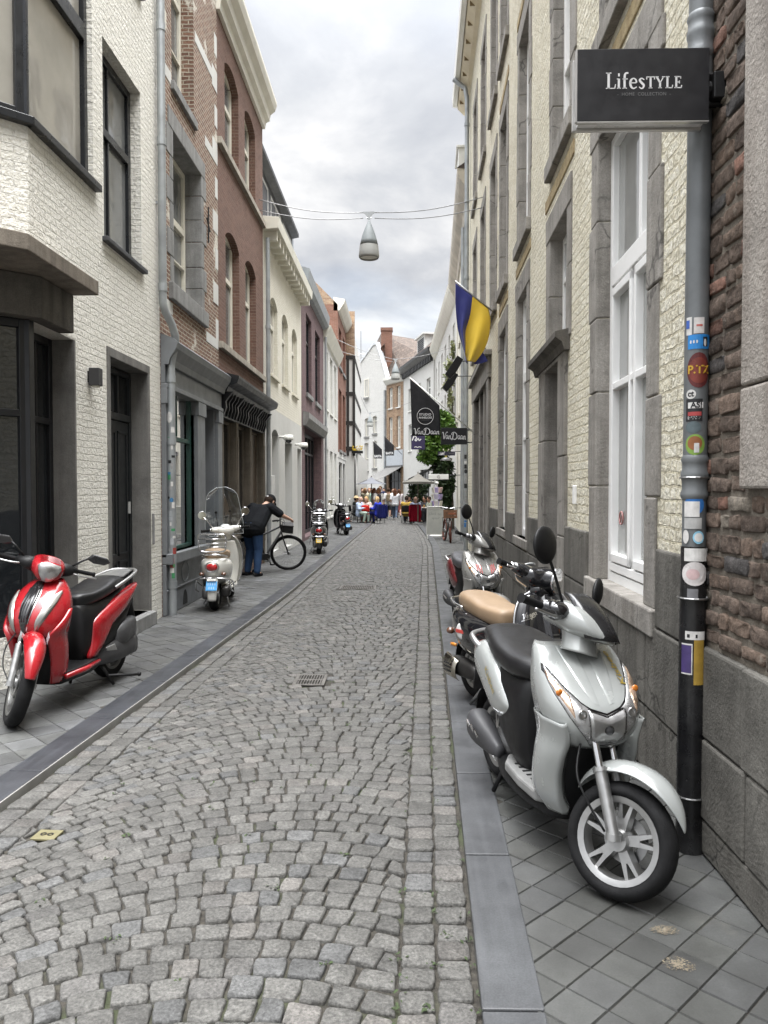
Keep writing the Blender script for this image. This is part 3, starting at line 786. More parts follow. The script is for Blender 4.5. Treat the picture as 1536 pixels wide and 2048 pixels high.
t = empty('wall_lamp', tuple(L.p(7.50, 2.64)), 0, 'small black box lamp fixed on the white brick wall beside the door', 'wall lamp')
mb = MB(); L.box(mb, 7.45, 7.55, 2.64, 2.81, .015, .115); o = mb.build('lamp_housing', M('lamp_grey', (.03, .03, .032), .5), t, world=True, bevel=.004)
mb = MB(); L.box(mb, 7.47, 7.53, 2.625, 2.642, .04, .10); mb.build('lens', M('lamp_lens', (.6, .58, .5), .3), t, world=True)
mb = MB(); L.box(mb, 7.46, 7.54, 2.67, 2.78, -.005, .016); mb.build('wall_plate', BLACK_PLASTIC, t, world=True)

# ---- old brick house with the grey shop front
e = bld(L, 9.72, 'old_brick_house', 'old red brick house with white bands, grey stone window and grey shop front', 'house')
a, b = 9.72, 12.86
g1 = H(10.32, 11.80, 4.36, 6.42, .34); g2 = H(10.32, 11.42, 7.05, 9.6, .26, .18)
sh = H(10.05, 11.3, .80, 2.98, .12); dr = H(11.72, 12.55, .1, 2.98, .3)
wall(L, a, b, 0, 12.5, [g1, g2, sh, dr], RED_OLD, e, D=4)
surround(L, e, g1, GREY_STONE, .20, .24, .22, rows=6, jit=.35)
CW = M('cream_window', (.66, .63, .54), .45, var=.06)
window(L, e, H(10.34, 11.78, 4.37, 6.41), .24, CW, .08, .08, vb=((.5, 5.55, 6.3),), hb=((5.5, .10), (4.95, .03)), glass=GLASS_B)
window(L, e, g2, .18, CW, .09, .07, vb=(.5,), hb=((8.6, .09), (7.8, .03)), glass=GLASS_B, sill=(GREY_STONE, .05, .12))
mb = MB()       # white stone courses
for z in (6.98, 8.25, 3.95):
    for u0_, u1_ in ((a + .02, 10.28), (11.5 if z > 7 else 12.05, b - .02)): L.box(mb, u0_, u1_, z, z + .16, -.05, .006)
for k in range(9): L.box(mb, b - (.34 if k % 2 else .18), b - .01, 4.1 + k * .58, 4.1 + k * .58 + .34, -.05, .007)
mb.build('white_stone_course', PLASTER_W, e, world=True, bevel=.006)
mb = MB()
mb.tube([L.p(12.12, 6.05, .03), L.p(12.12, 5.5, .03)], .012, 6); mb.tube([L.p(12.02, 5.85, .03), L.p(12.22, 5.7, .03)], .012, 6); mb.build('wall_anchor', PAINT_BLACK, e, world=True)
cornice(L, e, a + .03, b - .02, [(-.02, 3.22), (.10, 3.22), (.12, 3.3), (.2, 3.42), (.22, 3.5), (.16, 3.55), (-.02, 3.62)], GREY_PAINT, 'shop_cornice')
mb = MB(); L.box(mb, a + .03, b - .02, 2.98, 3.22, -.1, .05); L.box(mb, a + .03, b - .02, 2.92, 2.98, -.1, .085)
L.box(mb, 12.52, 12.549, .1, 2.96, -.29, 0)
for u0_, u1_ in ((a + .03, 10.05), (11.3, 11.72), (12.55, b - .02)): L.box(mb, u0_, u1_, .75, 2.92, -.1, .06); L.box(mb, u0_ - .01, u1_ + .01, 2.72, 2.92, -.1, .08)
mb.build('shop_front', GREY_PAINT, e, world=True, bevel=.008)
mb = MB(); L.box(mb, a + .03, 11.72, 0, .66, -.1, .05); L.box(mb, a + .03, 11.72, .66, .80, -.1, .13)
L.box(mb, a + .06, 11.70, .3, .33, .04, .062)
sr = mb.build('stall_riser', GREY_PAINT, e, world=True, bevel=.02)
mb = MB(); mb.tube([L.p(10.6 + .17 * math.cos(q), .49 + .14 * math.sin(q), .052) for q in np.linspace(0, 2 * math.pi, 20)[:-1]], .007, 6, closed=True); mb.build('oval_moulding', GREY_PAINT_L, sr, world=True)
mb = MB(); mb.prism([L.p(10.6 + .11 * math.cos(q), .04 + .2 * math.sin(q), .046) for q in np.linspace(0, math.pi, 12)], L.n * .008); mb.build('vent_hole', M('hole_black', (.01, .01, .01), .9), sr, world=True)
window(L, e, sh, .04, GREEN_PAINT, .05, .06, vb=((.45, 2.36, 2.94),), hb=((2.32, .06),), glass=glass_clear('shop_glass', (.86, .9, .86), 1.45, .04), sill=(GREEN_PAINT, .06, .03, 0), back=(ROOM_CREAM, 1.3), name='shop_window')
o = pbox(L, 'door', e, 11.74, 12.53, .1, 2.96, -.3, -.22, M('door_blue_grey', (.085, .10, .125), .45, var=.12), .004)

# ---- dark red brick house with the carved black shop cornice
e = bld(L, 12.86, 'red_brick_house', 'dark red brick house with arched windows above a carved black shop cornice', 'house')
a, b = 12.86, 17.05
hs = [H(13.42, 14.55, 7.48, 9.15, .3, .16), H(15.12, 16.2, 7.48, 9.15, .3, .16), H(13.42, 14.55, 4.14, 6.22, .3, .16), H(15.12, 16.2, 4.14, 6.22, .3, .16)]
sf = H(13.0, 16.9, .1, 2.9, .35)
wall(L, a, b, 0, 9.6, hs + [sf], RED_BRICK, e, D=4)
for h_ in hs: window(L, e, h_, .13, CW, .10, .06, hb=((h_['z0'] + (h_['z1'] - h_['z0']) * .62, .09),), vb=(.5,), glass=GLASS_B)
for z in (7.40, 4.02):
    pbox(L, 'sill_course', e, a, b, z - .02, z + .09, -.1, .075, stone_mat('sill_stone', (.36, .33, .28), .2, 4, .004))
cornice(L, e, a - .02, b + .03, [(-.02, 9.55), (.06, 9.55), (.08, 9.68), (.16, 9.72), (.18, 9.85), (.28, 9.93), (.32, 10.05), (.32, 10.12), (-.1, 10.16), (-.5, 10.3), (-.5, 9.55)], OFFWHITE)
cornice(L, e, a + .05, b - .02, [(-.02, 3.28), (.12, 3.28), (.15, 3.36), (.30, 3.42), (.33, 3.50), (.33, 3.54), (-.02, 3.62)], PAINT_BLACK, 'shop_cornice')
mb = MB(); L.box(mb, a + .05, b - .02, 2.86, 3.28, -.1, .03)
for k in range(17):
    u = 13.0 + k * .24; big = k % 4 == 0
    prof = [(.03, 2.88), (.06, 2.90), (.10, 3.02), (.09, 3.12), (.15, 3.20), (.22 if big else .17, 3.28), (.03, 3.28)]
    w_ = .10 if big else .045; mb.prism([L.p(u - w_ / 2, z, d) for d, z in prof], L.t * w_)
mb.build('carved_frieze', PAINT_BLACK, e, world=True, bevel=.006)
mb = MB()
for u in (12.97, 14.2, 15.45, 16.93): L.box(mb, u - .09, u + .09, 0, 2.88, -.3, .03); L.box(mb, u - .05, u + .05, .5, 2.6, .03, .045)
L.box(mb, 12.9, 17.0, .0, .72, -.28, -.02); L.box(mb, 12.9, 17.0, .72, .78, -.3, .05)
mb.build('shop_front', WOOD_GREY, e, world=True, bevel=.008)
for u0_, u1_ in ((13.06, 14.11), (14.29, 15.36), (15.54, 16.84)):
    window(L, e, H(u0_, u1_, .78, 2.86), .1, WOOD_GREY, .06, .05, vb=(.55,), glass=GLASS if u0_ < 15 else glass_dark('boarded', (.07, .05, .035), .35), name='shop_window')

# ---- cream house with arched windows and bracketed eaves
e = bld(L, 17.05, 'cream_house', 'cream painted house with bracketed eaves and a dark dormer, grey plaster below', 'house')
a, b = 17.05, 23.5
up = [H(17.94, 19.03, 4.34, 6.2, .22, .2), H(19.72, 20.8, 4.34, 6.2, .22, .2), H(21.5, 22.58, 4.34, 6.2, .22, .2)]
lo = [H(18.1, 19.05, .15, 3.08, .28, .12), H(20.1, 21.45, .1, 2.9, .28), H(22.5, 23.35, .12, 2.85, .28)]
wall(L, a, b, 0, 7.42, up + [H(h_["u0"] - .012, h_["u1"] + .012, h_["z0"] - .012, h_["z1"] + .012, .34) for h_ in lo], CREAM_BRICK, e, D=4)
mb = MB()
wall(Plane((-3.052, 0), (-3.052, 10), False), a + .01, b - .01, 0, 3.55, lo, PLASTER_W, e, D=.34, name='plaster_base', roof=True)
for h_ in up: window(L, e, h_, .09, OFFWHITE, .1, .06, vb=(.5,), hb=((5.55, .1),), glass=GLASS_L, sill=(PLASTER_C, .06, .08))
GD = M('door_grey_blue', (.25, .29, .31), .4, var=.1)
for h_, gl in zip(lo, (GLASS_B, GLASS_B, GLASS_B)):
    window(Plane((-3.052, 0), (-3.052, 10), False), e, h_, .2, M('pale_grey_paint', (.5, .51, .5), .45), .1, .06, hb=((2.3, .07), (.9, .06)), glass=gl, name='door')
mb = MB(); mb.prism([L.p(a + .02, z, d) for d, z in ((-.1, 7.36), (.34, 7.40), (.36, 7.64), (-.1, 7.68))], L.t * (b - a - .04))
for k in range(14): u = a + .2 + k * .46; L.box(mb, u, u + .13, 7.18, 7.42, -.02, .28)
mb.build('eaves', OFFWHITE, e, world=True, bevel=.006)
mb = MB(); mb.prism([L.p(a + .05, z, d) for d, z in ((-.25, 7.68), (-.25, 9.22), (-.05, 9.26), (-.05, 9.36), (-3.5, 9.5), (-3.5, 7.68))], L.t * (b - a - .1)); dm = mb.build('dormer', SLATE, e, world=True)
for k in range(3): window(L, e, H(a + .5 + k * 2, a + 2.1 + k * 2, 7.85, 9.05), .235, M('dormer_frame', (.45, .45, .44), .4), .06, .03, vb=(.5,), glass=GLASS, name='dormer_window')
pbox(L, 'meter_box', e, 17.35, 17.85, 1.25, 1.95, .0, .12, M('meter_white', (.6, .6, .58), .5), .01)
for px, py, lab in ((577, 882, 'white dome camera over the middle grey door of the cream house'), (607, 896, 'white dome camera at the far end of the cream house')):
    u, z = LP.uv(px, py, .25); t = empty('security_camera', tuple(L.p(u, z, 0)), 0, lab, 'security camera', 'white dome cameras on the cream house')
    mb = MB(); mb.tube([L.p(u, z + .1, 0), L.p(u, z + .1, .22)], .03, 8); mb.lathe([(.0, .16), (.11, .15), (.13, .06), (.12, .02), (0, .02)], tuple(L.p(u, z, .25)), n=16); mb.build('housing', WHITE_PAINT, t, world=True, smooth=True)
    mb = MB(); mb.ell(tuple(L.p(u, z + .02, .25)), (.085, .085, .08)); mb.build('dome', BLACK_GLOSS, t, world=True, smooth=True)

# ---- purple painted house
e = bld(L, 23.5, 'purple_house', 'purple painted brick house with a grey cornice and black shop front', 'house')
a, b = 23.5, 30.2
up = [H(24.7, 26.2, 4.75, 7.3, .25), H(27.3, 28.9, 4.75, 7.3, .25)]; sf = H(24.3, 29.4, .1, 3.62, .4)
wall(L, a, b, 0, 8.0, up + [sf], PURPLE_BRICK, e, D=4)
for h_ in up: window(L, e, h_, .10, BLK, .08, .06, vb=(.5,), hb=((6.5, .08),), glass=GLASS, sill=(GREY_STONE, .07, .14))
cornice(L, e, a, b, [(-.02, 7.85), (.12, 7.9), (.22, 8.0), (.26, 8.35), (.1, 8.4), (-.3, 8.42), (-.3, 7.85)], GREY_PAINT_L)
cornice(L, e, a + .3, b - .3, [(-.02, 3.62), (.1, 3.62), (.2, 3.85), (.2, 4.02), (-.02, 4.08)], GREY_STONE, 'shop_lintel')
window(L, e, H(24.32, 29.38, .1, 3.6), .3, PAINT_BLACK, .12, .07, vb=(.2, .42, .62, .8), hb=((2.9, .08),), glass=GLASS, name='shop_window', bar=.09)
mb = MB(); mb.prism([L.p(a + .6, z, d) for d, z in ((-.5, 8.4), (-.5, 9.9), (-1.6, 9.95), (-1.6, 8.4))], L.t * 1.4); mb.build('roof_dormer', LEAD, e, world=True)

# ---- narrow white house
e = bld(L, 30.2, 'white_town_house', 'narrow white house with tall windows and a pale sloping cornice, past the purple house', 'house')
a, b = 30.2, 37.0
up = [H(30.9 + k * 2.05, 32.1 + k * 2.05, 4.9, 7.3, .2) for k in range(3)]; lo = [H(30.9 + k * 2.05, 32.1 + k * 2.05, .5, 3.3, .22) for k in range(3)]
wall(L, a, b, 0, 8.0, up + lo, PALE_BRICK, e, D=4)
for h_ in up + lo: window(L, e, h_, .09, WHITE_PAINT, .1, .06, vb=(.5,), hb=((h_['z0'] + 1.7, .08),), glass=GLASS_L, sill=(WHITE_PAINT, .06, .08))
cornice(L, e, a, b, [(-.02, 7.5), (.08, 7.55), (.26, 7.95), (.30, 8.05), (-.02, 8.15)], OFFWHITE)
pbox(L, 'plinth', e, a, b, 0, .45, -.05, .02, GREY_STONE)
# ---- tall red house behind it
e = bld(L, 37.0, 'tall_red_house', 'tall orange red brick house rising above the narrow white house', 'house')
a, b = 37.0, 42.4
up = [H(37.7 + k * 2.4, 39.3 + k * 2.4, z0, z1, .2) for k in range(2) for z0, z1 in ((3.6, 6.6), (7.7, 9.6))]; lo = [H(37.6, 39.6, .2, 3.0, .2), H(40.1, 41.8, .2, 3.0, .2)]
wall(L, a, b, 3.3, 10.5, up, RED_FAR, e, D=6); wall(L, a, b, 0, 3.3, lo, PLASTER_W, e, D=6, name='plaster_base', roof=False)
mb = MB(); mb.prism([L.p(a, z, d) for d, z in ((0, 10.5), (-1.3, 11.8), (-5, 11.8), (-6, 10.5))], L.t * (b - a)); mb.build('roof', BROWN_BRICK, e, world=True)
cornice(L, e, a, b, [(-.02, 10.2), (.1, 10.25), (.3, 10.55), (.36, 10.75), (-.2, 10.85), (-.2, 10.2)], OFFWHITE)
for h_ in up: window(L, e, h_, .1, M('red_frame', (.2, .07, .05), .5), .1, .06, vb=(.5,), glass=GLASS, sill=(GREY_STONE, .08, .14))
pbox(L, 'plaster_band', e, a, b, 3.2, 3.45, -.05, .02, PLASTER_W)
for h_ in lo: window(L, e, h_, .1, PAINT_BLACK, .1, .06, vb=(.5,), hb=((2.2, .07),), glass=GLASS, name='shop_window')
# ---- half-timbered corner house
P8 = Plane((-2.60, 42.4), (-2.75, 52), False)
e = bld(P8, 0, 'half_timbered_house', 'half timbered corner house with brown brick top and white brick ground floor', 'house')
wall(P8, 0, 9.6, 0, 10.1, [], PLASTER_W, e, D=5)
mb = MB()
for z in (3.9, 5.3, 6.9, 8.9): mb.box((-2.85, 42.385, z), (.62, .05, .22)); P8.box(mb, 0, 9.6, z - .11, z + .11, 0, .03)
for x in (-2.62, -2.95): mb.box((x, 42.38, 6.2), (.14, .05, 5.4))
mb.build('timber_frame', M('black_timber', (.02, .018, .016), .7, var=.3), e, world=True)
mb = MB(); mb.box((-2.82, 42.39, 10.2), (.5, .06, 2.4)); mb.build('brick_gable', BROWN_BRICK, e, world=True)
mb = MB(); mb.prism([(-2.52, 42.3, 0), (-2.52, 52, 0), (-2.3, 52, 0), (-2.36, 43.2, 0), (-2.42, 42.4, 0)][::-1], (0, 0, 3.6)); mb.build('brick_base', PALE_BRICK, e, world=True)
t = empty('flower_box', (-2.42, 42.3, 3.65), 0, 'window box of yellow flowers on the corner of the half timbered house', 'flower box')
mb = MB(); mb.box((0, 0, .05), (.6, .2, .14)); mb.build('box', PAINT_BLACK, t)
mb = MB()
for k in range(70): p = V((rnd.uniform(-.3, .3), rnd.uniform(-.12, .1), .14 + rnd.random() * .25)); mb.ell(p, (.03, .03, .025), 5, 3)
mb.build('flowers', M('yellow_flowers', (.6, .42, .03), .7, var=.5, vs=20), t)
# ------------------------------------------------------------------ lettering
def txt(body, size, fn, name, mat, parent, shear=0.0, world=False, spacing=1.0, off=0.0, solid=0):
    cu = bpy.data.curves.new('t', 'FONT'); cu.body = body; cu.size = size; cu.shear = shear; cu.align_x = 'CENTER'; cu.align_y = 'CENTER'
    cu.space_character = spacing; cu.offset = off; cu.resolution_u = 3
    o = bpy.data.objects.new('t', cu); COL.objects.link(o); dg = bpy.context.evaluated_depsgraph_get(); dg.update()
    me = bpy.data.meshes.new_from_object(o.evaluated_get(dg)); bpy.data.objects.remove(o)
    mb = MB(); mb.add([fn(v.co.x, v.co.y) for v in me.vertices], [list(p.vertices) for p in me.polygons]); bpy.data.meshes.remove(me)
    return mb.build(name, mat, parent, world=world, solid=solid)
def strokes(lines, fn, r, name, mat, parent, world=False):
    """lettering drawn as pen strokes: each line a list of (x, y[, width]) in the sign's own plane"""
    mb = MB()
    for ln in lines:
        P = cr([tuple(p) + ((1.0,) if len(p) == 2 else ()) for p in ln], 5) if len(ln) > 2 else [tuple(p) + ((1.0,) if len(p) == 2 else ()) for p in ln]
        L = []; Rr = []
        for i, (x, y, w_) in enumerate(P):
            a = P[max(i - 1, 0)]; b = P[min(i + 1, len(P) - 1)]; dx, dy = b[0] - a[0], b[1] - a[1]; d = math.hypot(dx, dy) or 1
            L.append(fn(x - dy / d * r * w_, y + dx / d * r * w_)); Rr.append(fn(x + dy / d * r * w_, y - dx / d * r * w_))
        for i in range(len(P) - 1): mb.quad(Rr[i], Rr[i + 1], L[i + 1], L[i])
    return mb.build(name, mat, parent, world=world)
VESPA = [[(0, .9), (.12, 1.0), (.2, .9), (.22, .1), (.45, .6), (.62, 1.05), (.72, .95)],                      # V
         [(.62, .35), (.85, .45), (.9, .62), (.78, .65), (.7, .4), (.8, .12), (1.05, .3)],                    # e
         [(1.05, .3), (1.28, .65), (1.3, .4), (1.32, .18), (1.15, .1)], [(1.3, .15), (1.5, .3)],              # s
         [(1.5, .3), (1.62, .62), (1.5, -.45)], [(1.58, .45), (1.8, .65), (1.9, .45), (1.75, .15), (1.6, .2)],  # p
         [(2.35, .6), (2.12, .6), (2.02, .35), (2.15, .12), (2.32, .4), (2.36, .6), (2.36, .2), (2.55, .15)], [(-.1, -.15), (1.2, -.12), (2.2, -.08)]]

# ------------------------------------------------------------------ right side
RQ = RP
e = bld(RQ, 3.52, 'cream_brick_house', 'long house of rough cream painted brick with grey stone window surrounds', 'house')
WA = H(4.5, 5.78, .95, 4.19, .2); DB = H(7.27, 8.10, .2, 2.84, .55); FB = H(6.98, 7.9, 2.98, 4.15, .2); WC = H(9.58, 10.45, 1.0, 4.15, .2); WD = H(11.9, 12.8, 1.0, 4.15, .2)
PT = H(15.0, 18.5, .1, 3.72, .35)
ups = []
for u0_, u1_ in ((4.5, 5.6), (6.86, 7.75), (9.5, 10.42), (11.9, 12.8), (13.6, 14.55), (15.9, 16.9), (18.3, 19.3)):
    ups += [H(u0_, u1_, 4.88, 7.5, .2), H(u0_, u1_, 8.55, 10.9, .2)]
gr = [WA, DB, FB, WC, WD]
wall(RQ, 3.52, 22.1, 0, 12.3, gr + [PT] + ups, MARL, e, D=4)
for h_ in (WA, WC, WD): surround(RQ, e, h_, SURR, .23, .26, 0, pr=.014, rows=5, jit=.12)
for h_ in ups: surround(RQ, e, h_, SURR, .2, .24, .15, pr=.014, rows=5, jit=.1)
surround(RQ, e, H(6.98, 7.9, 2.98, 4.15, .2), SURR, .2, .24, 0, pr=.014, rows=2)
surround(RQ, e, DB, SURR, .34, .10, 0, pr=.03, rows=3, jit=.03)
cornice(RQ, e, 6.85, 8.6, [(0, 2.86), (.05, 2.86), (.07, 2.93), (.13, 2.97), (.13, 3.02), (0, 3.05)], DARK_STONE, 'door_cornice')
mb = MB()
for u0_, u1_, z in ((4.3, 6.0, 4.52), (6.7, 8.2, 4.50), (9.3, 10.7, 4.50), (11.7, 13.0, 4.5), (6.65, 8.0, 7.84), (9.3, 10.7, 7.84), (11.7, 13.0, 7.84)):
    RQ.box(mb, u0_, u1_, z, z + .13, -.04, .012)
build_apart(mb, 'ochre_band', stone_mat('ochre_stone', (.36, .29, .17), .4, 8, .012, dark=(.2, .13, .06), med=22), e, world=True, bevel=.01)
# plinth of large limestone blocks
def blocks(pl, parent, rows, u0, u1, holes, pr, mat, name, lens=(.5, 1.1), dd=-.1, gap=.004, bevel=.012):
    mb = MB()
    for z0, z1 in rows:
        spans = [(u0, u1)]
        for h in holes:
            if h['z0'] < z1 - .02 and h['z1'] > z0 + .02:
                ns = []
                for a, b in spans:
                    if h['u0'] >= b or h['u1'] <= a: ns.append((a, b)); continue
                    if h['u0'] > a: ns.append((a, h['u0']))
                    if h['u1'] < b: ns.append((h['u1'], b))
                spans = ns
        for a, b in spans:
            x = a
            while x < b - .01:
                x2 = x + rnd.uniform(*lens)
                if b - x2 < lens[0] * .5: x2 = b
                pl.box(mb, x + gap, x2 - gap, z0 + gap, z1 - gap, dd, pr + rnd.uniform(-.006, .006)); x = x2
    build_apart(mb, name, mat, parent, world=True, bevel=bevel)
blocks(RQ, e, ((0, .38), (.38, .86), (.86, 1.30)), 3.54, 14.6, [H(4.27, 6.01, .93, 4, 0), H(6.95, 8.43, 0, 3, 0), H(9.36, 10.68, .98, 4, 0), H(11.7, 13.0, .98, 4, 0)], .028, PLINTH, 'plinth_block')
mb = MB(); RQ.box(mb, 4.27, 6.01, .80, .955, -.1, .045); RQ.box(mb, 9.36, 10.68, .88, 1.0, -.1, .04); RQ.box(mb, 11.7, 13.0, .88, 1.0, -.1, .04); RQ.box(mb, 7.25, 8.12, 0, .2, -.5, .06)
build_apart(mb, 'stone_ledge', SURR, e, world=True, bevel=.012)
WW = M('window_white', (.80, .80, .79), .4, var=.05, vs=4, bump=.08, bs=50)
wg = glass_dark('curtained_glass', (.30, .305, .295))
o = window(RQ, e, WA, .085, WW, .07, .08, vb=((.5, 1.05, 3.1), (.42, 3.25, 4.1)), hb=((3.17, .14), (2.37, .05), (1.06, .06)), glass=wg, sill=(WW, .03, .04, -.02), bar=.06)
mb = MB()    # casements inside the frame
for x0, x1 in ((4.60, 5.10), (5.18, 5.69)):
    for a, b, c, d in ((x0, x0 + .038, 1.1, 3.08), (x1 - .038, x1, 1.1, 3.08), (x0, x1, 1.1, 1.16), (x0, x1, 3.02, 3.08)): RQ.box(mb, a, b, c, d, -.155, -.075)
mb.build('casement', WW, o, world=True, bevel=.006)
mb = MB(); RQ.box(mb, 4.55, 4.86, 3.46, 3.98, -.15, -.09)
vt = mb.build('vent_grille', WW, o, world=True)
mb = MB()
for k in range(11):
    for j in range(7): RQ.box(mb, 4.575 + j * .04, 4.600 + j * .04, 3.485 + k * .045, 3.515 + k * .045, -.092, -.088)
mb.build('vent_holes', BLACK_PLASTIC, vt, world=True)
mb = MB(); mb.tube([RQ.p(5.52 + .045 * math.cos(q), 1.42 + .045 * math.sin(q), -.115) for q in np.linspace(0, 6.2832, 21)[:-1]], .006, 6, closed=True); mb.tube([RQ.p(5.49, 1.45, -.115), RQ.p(5.55, 1.39, -.115)], .005, 6)
mb.build('no_entry_sticker', M('sticker_red', (.38, .19, .18), .5), o, world=True)
for h_ in (WC, WD): window(RQ, e, h_, .06, WW, .10, .08, vb=(.5,), hb=((3.1, .13), (2.3, .05)), glass=GLASS_L, sill=(WW, .02, .04, -.02))
window(RQ, e, FB, .12, WW, .08, .07, vb=(.35, .65), hb=((3.7, .05),), glass=GLASS_B)
for h_ in ups: window(RQ, e, h_, .09, WW, .09, .07, vb=(.5,), hb=((h_['z0'] + (h_['z1'] - h_['z0']) * .64, .11), (h_['z0'] + (h_['z1'] - h_['z0']) * .3, .03)), glass=GLASS_L)
mb = MB(); RQ.box(mb, 7.27, 8.10, .2, 2.84, -.56, -.50); RQ.box(mb, 7.35, 8.02, .35, 1.1, -.5, -.485); RQ.box(mb, 7.35, 8.02, 1.2, 2.7, -.5, -.485)
mb.build('door', M('door_dark_grey', (.05, .05, .05), .5, var=.3), e, world=True, bevel=.008)
pbox(RQ, 'doorbell', e, 6.50, 6.55, 1.50, 1.66, 0, .03, WW)
# stone portal of the shop further on
mb = MB()
RQ.box(mb, 14.5, 15.02, 0, 3.72, -.35, .05); RQ.box(mb, 18.48, 19.0, 0, 3.72, -.35, .05); RQ.box(mb, 14.4, 19.1, 3.72, 4.12, -.3, .06); RQ.box(mb, 14.3, 19.2, 4.12, 4.22, -.3, .14)
for u in (16.1, 17.3): RQ.box(mb, u - .14, u + .14, .1, 3.72, -.33, .0)
mb.build('stone_portal', SURR, e, world=True, bevel=.012)
for u0_, u1_ in ((15.03, 15.95), (16.25, 17.15), (17.45, 18.47)): window(RQ, e, H(u0_, u1_, .1, 3.7), .2, WOOD_GREY, .09, .06, hb=((2.9, .08), (.9, .3)), glass=GLASS if u0_ > 15.5 else glass_dark('wood_board', (.2, .14, .08), .5), name='shop_door')
pbox(RQ, 'portal_rod', e, 14.45, 19.1, 4.24, 4.27, .1, .13, BLACK_PLASTIC)
CREAM_W = M('cream_wood', (.60, .53, .38), .5, var=.1, vs=2, dirt=(.45, .38, .25))
mb = MB(); mb.prism([RQ.p(3.3, z, d) for d, z in ((0, 12.2), (.1, 12.25), (.27, 12.42), (.29, 12.55), (0, 12.6))], RQ.t * 18.9); mb.build('eaves', CREAM_W, e, world=True)
mb = MB(); mb.prism([RQ.p(3.3, z, d) for d, z in ((.295, 12.45), (.41, 12.48), (.43, 12.72), (.295, 12.72))], RQ.t * 18.9); mb.build('gutter', WHITE_PAINT, e, world=True)
mb = MB()
for k in range(26): RQ.box(mb, 3.6 + k * .72, 3.62 + k * .72, 12.28, 12.42, .05, .24)
mb.build('eaves_joint', M('joint_brown', (.2, .15, .08), .8), e, world=True)
mb = MB(); mb.prism([RQ.p(3.3, z, d) for d, z in ((.41, 12.73), (-3, 15.5), (-4, 12.6))], RQ.t * 18.9); mb.build('roof', TILES, e, world=True)

# ---- house of brick and big stones right beside the viewer
RZ = Plane((1.36, 0), (1.36, 10), True)
e = bld(RZ, 3.5, 'brick_stone_house', 'house of rough dark bricks and big grey stones next to the pipe covered in stickers', 'house')
MORT = stone_mat('old_mortar', (.165, .145, .12), .3, 7, .012, dark=(.08, .065, .05), med=30)
wall(RZ, -1.0, 3.515, 0, 9.0, [], MORT, e, D=3)
bs = Stones(); z = .95
while z < 7.5:
    hgt = rnd.uniform(.060, .074); u = 3.50
    end = 3.065 if z > 1.60 else 2.2
    while u > end:
        Lb = rnd.choice([.10, .19, .21, .22]) * rnd.uniform(.9, 1.1); u2 = max(u - Lb, end)
        if u2 - end < .05: u2 = end
        k = rnd.gauss(1, .2); q = rnd.random()
        c = (.115, .087, .070) if q < .5 else (.145, .106, .082) if q < .74 else (.16, .09, .068) if q < .80 else (.16, .14, .115) if q < .9 else (.065, .06, .058)
        c = tuple(max(x * k, .02) for x in c)
        dz = [rnd.uniform(-.008, .008) for _ in range(4)]
        cs = [tuple(RZ.p(u - .006, z + dz[0], .004)), tuple(RZ.p(u2 + .006, z + dz[1], .004)), tuple(RZ.p(u2 + .006, z + hgt + dz[2], .004)), tuple(RZ.p(u - .006, z + hgt + dz[3], .004))]
        bs.stone(cs, rnd.uniform(.001, .010), c, n=(-1, 0, 0), sink=.02, inset=.007, rough=.005); u = u2
    z += hgt + rnd.uniform(.014, .022)
def rough_brick_mat():
    m, nt, b = new_mat('rough_brick_faces'); co = ocoord(nt); at = nn(nt, 'ShaderNodeAttribute', attribute_name='tint')
    c = mix(nt, 1.0, at.outputs['Color'], ramp(nt, noise(nt, co, 26, 8, .7), [(.3, .45), (.5, 1.0), (.72, 1.7)]), 'MULTIPLY')
    c = mix(nt, ramp(nt, noise(nt, co, 11, 8, .75), [(.58, 0), (.68, .55)]), c, (.24, .215, .18))
    nt.links.new(c, b.inputs['Base Color']); b.inputs['Roughness'].default_value = .9; b.inputs['Specular IOR Level'].default_value = .3
    nt.links.new(bumpn(nt, noise(nt, co, 38, 8, .7), 1.0, .016), b.inputs['Normal']); return m
bs.build('brickwork', rough_brick_mat(), e)
blocks(RZ, e, ((0, .16), (.16, .52), (.52, .93)), -.5, 3.505, [], .03, PLINTH, 'plinth_block', (.55, .9))
blocks(RZ, e, ((1.62, 2.02), (2.02, 3.55), (3.55, 4.6), (4.6, 6.0)), 2.2, 3.06, [], .035, stone_mat('quoin_stone', (.33, .30, .268), .3, 4, .02, dark=(.14, .11, .09), med=42), 'quoin_block', (.9, 1.1))

# ---- the row beyond, bending away
def far_house(pl, a, b, top, name, label, mat, cols, rows, frame, glass, D=5, lower=None, eav=None, sur=None):
    e = bld(pl, a, name, label, 'house')
    hs = [H(u - w_ / 2, u + w_ / 2, z0, z1, .2) for u, w_ in cols for z0, z1 in rows]
    lo = lower or []
    wall(pl, a, b, 0, top, hs + lo, mat, e, D=D)
    for h_ in hs: window(pl, e, h_, .12, frame, .1, .06, vb=(.5,), hb=((h_['z0'] + (h_['z1'] - h_['z0']) * .62, .08),), glass=glass, sill=(sur or frame, .06, .1))
    for h_ in lo: window(pl, e, h_, .12, PAINT_BLACK, .1, .06, vb=(.33, .66), hb=((2.3, .07),), glass=GLASS, name='shop_window')
    return e
P2 = Plane((1.93, 22.1), (2.40, 34.0), True)
e = far_house(P2, 0, 11.9, 10.2, 'cream_cornice_house', 'cream house with a big moulded cornice and hoist beam beyond the rough cream brick house', CREAM_BRICK, [(1.6 + k * 2.9, 1.1) for k in range(4)], [(4.5, 6.6), (7.2, 9.0)], WHITE_PAINT, GLASS_L, lower=[H(5.5, 7.0, .2, 3, .2)], sur=PLASTER_C)
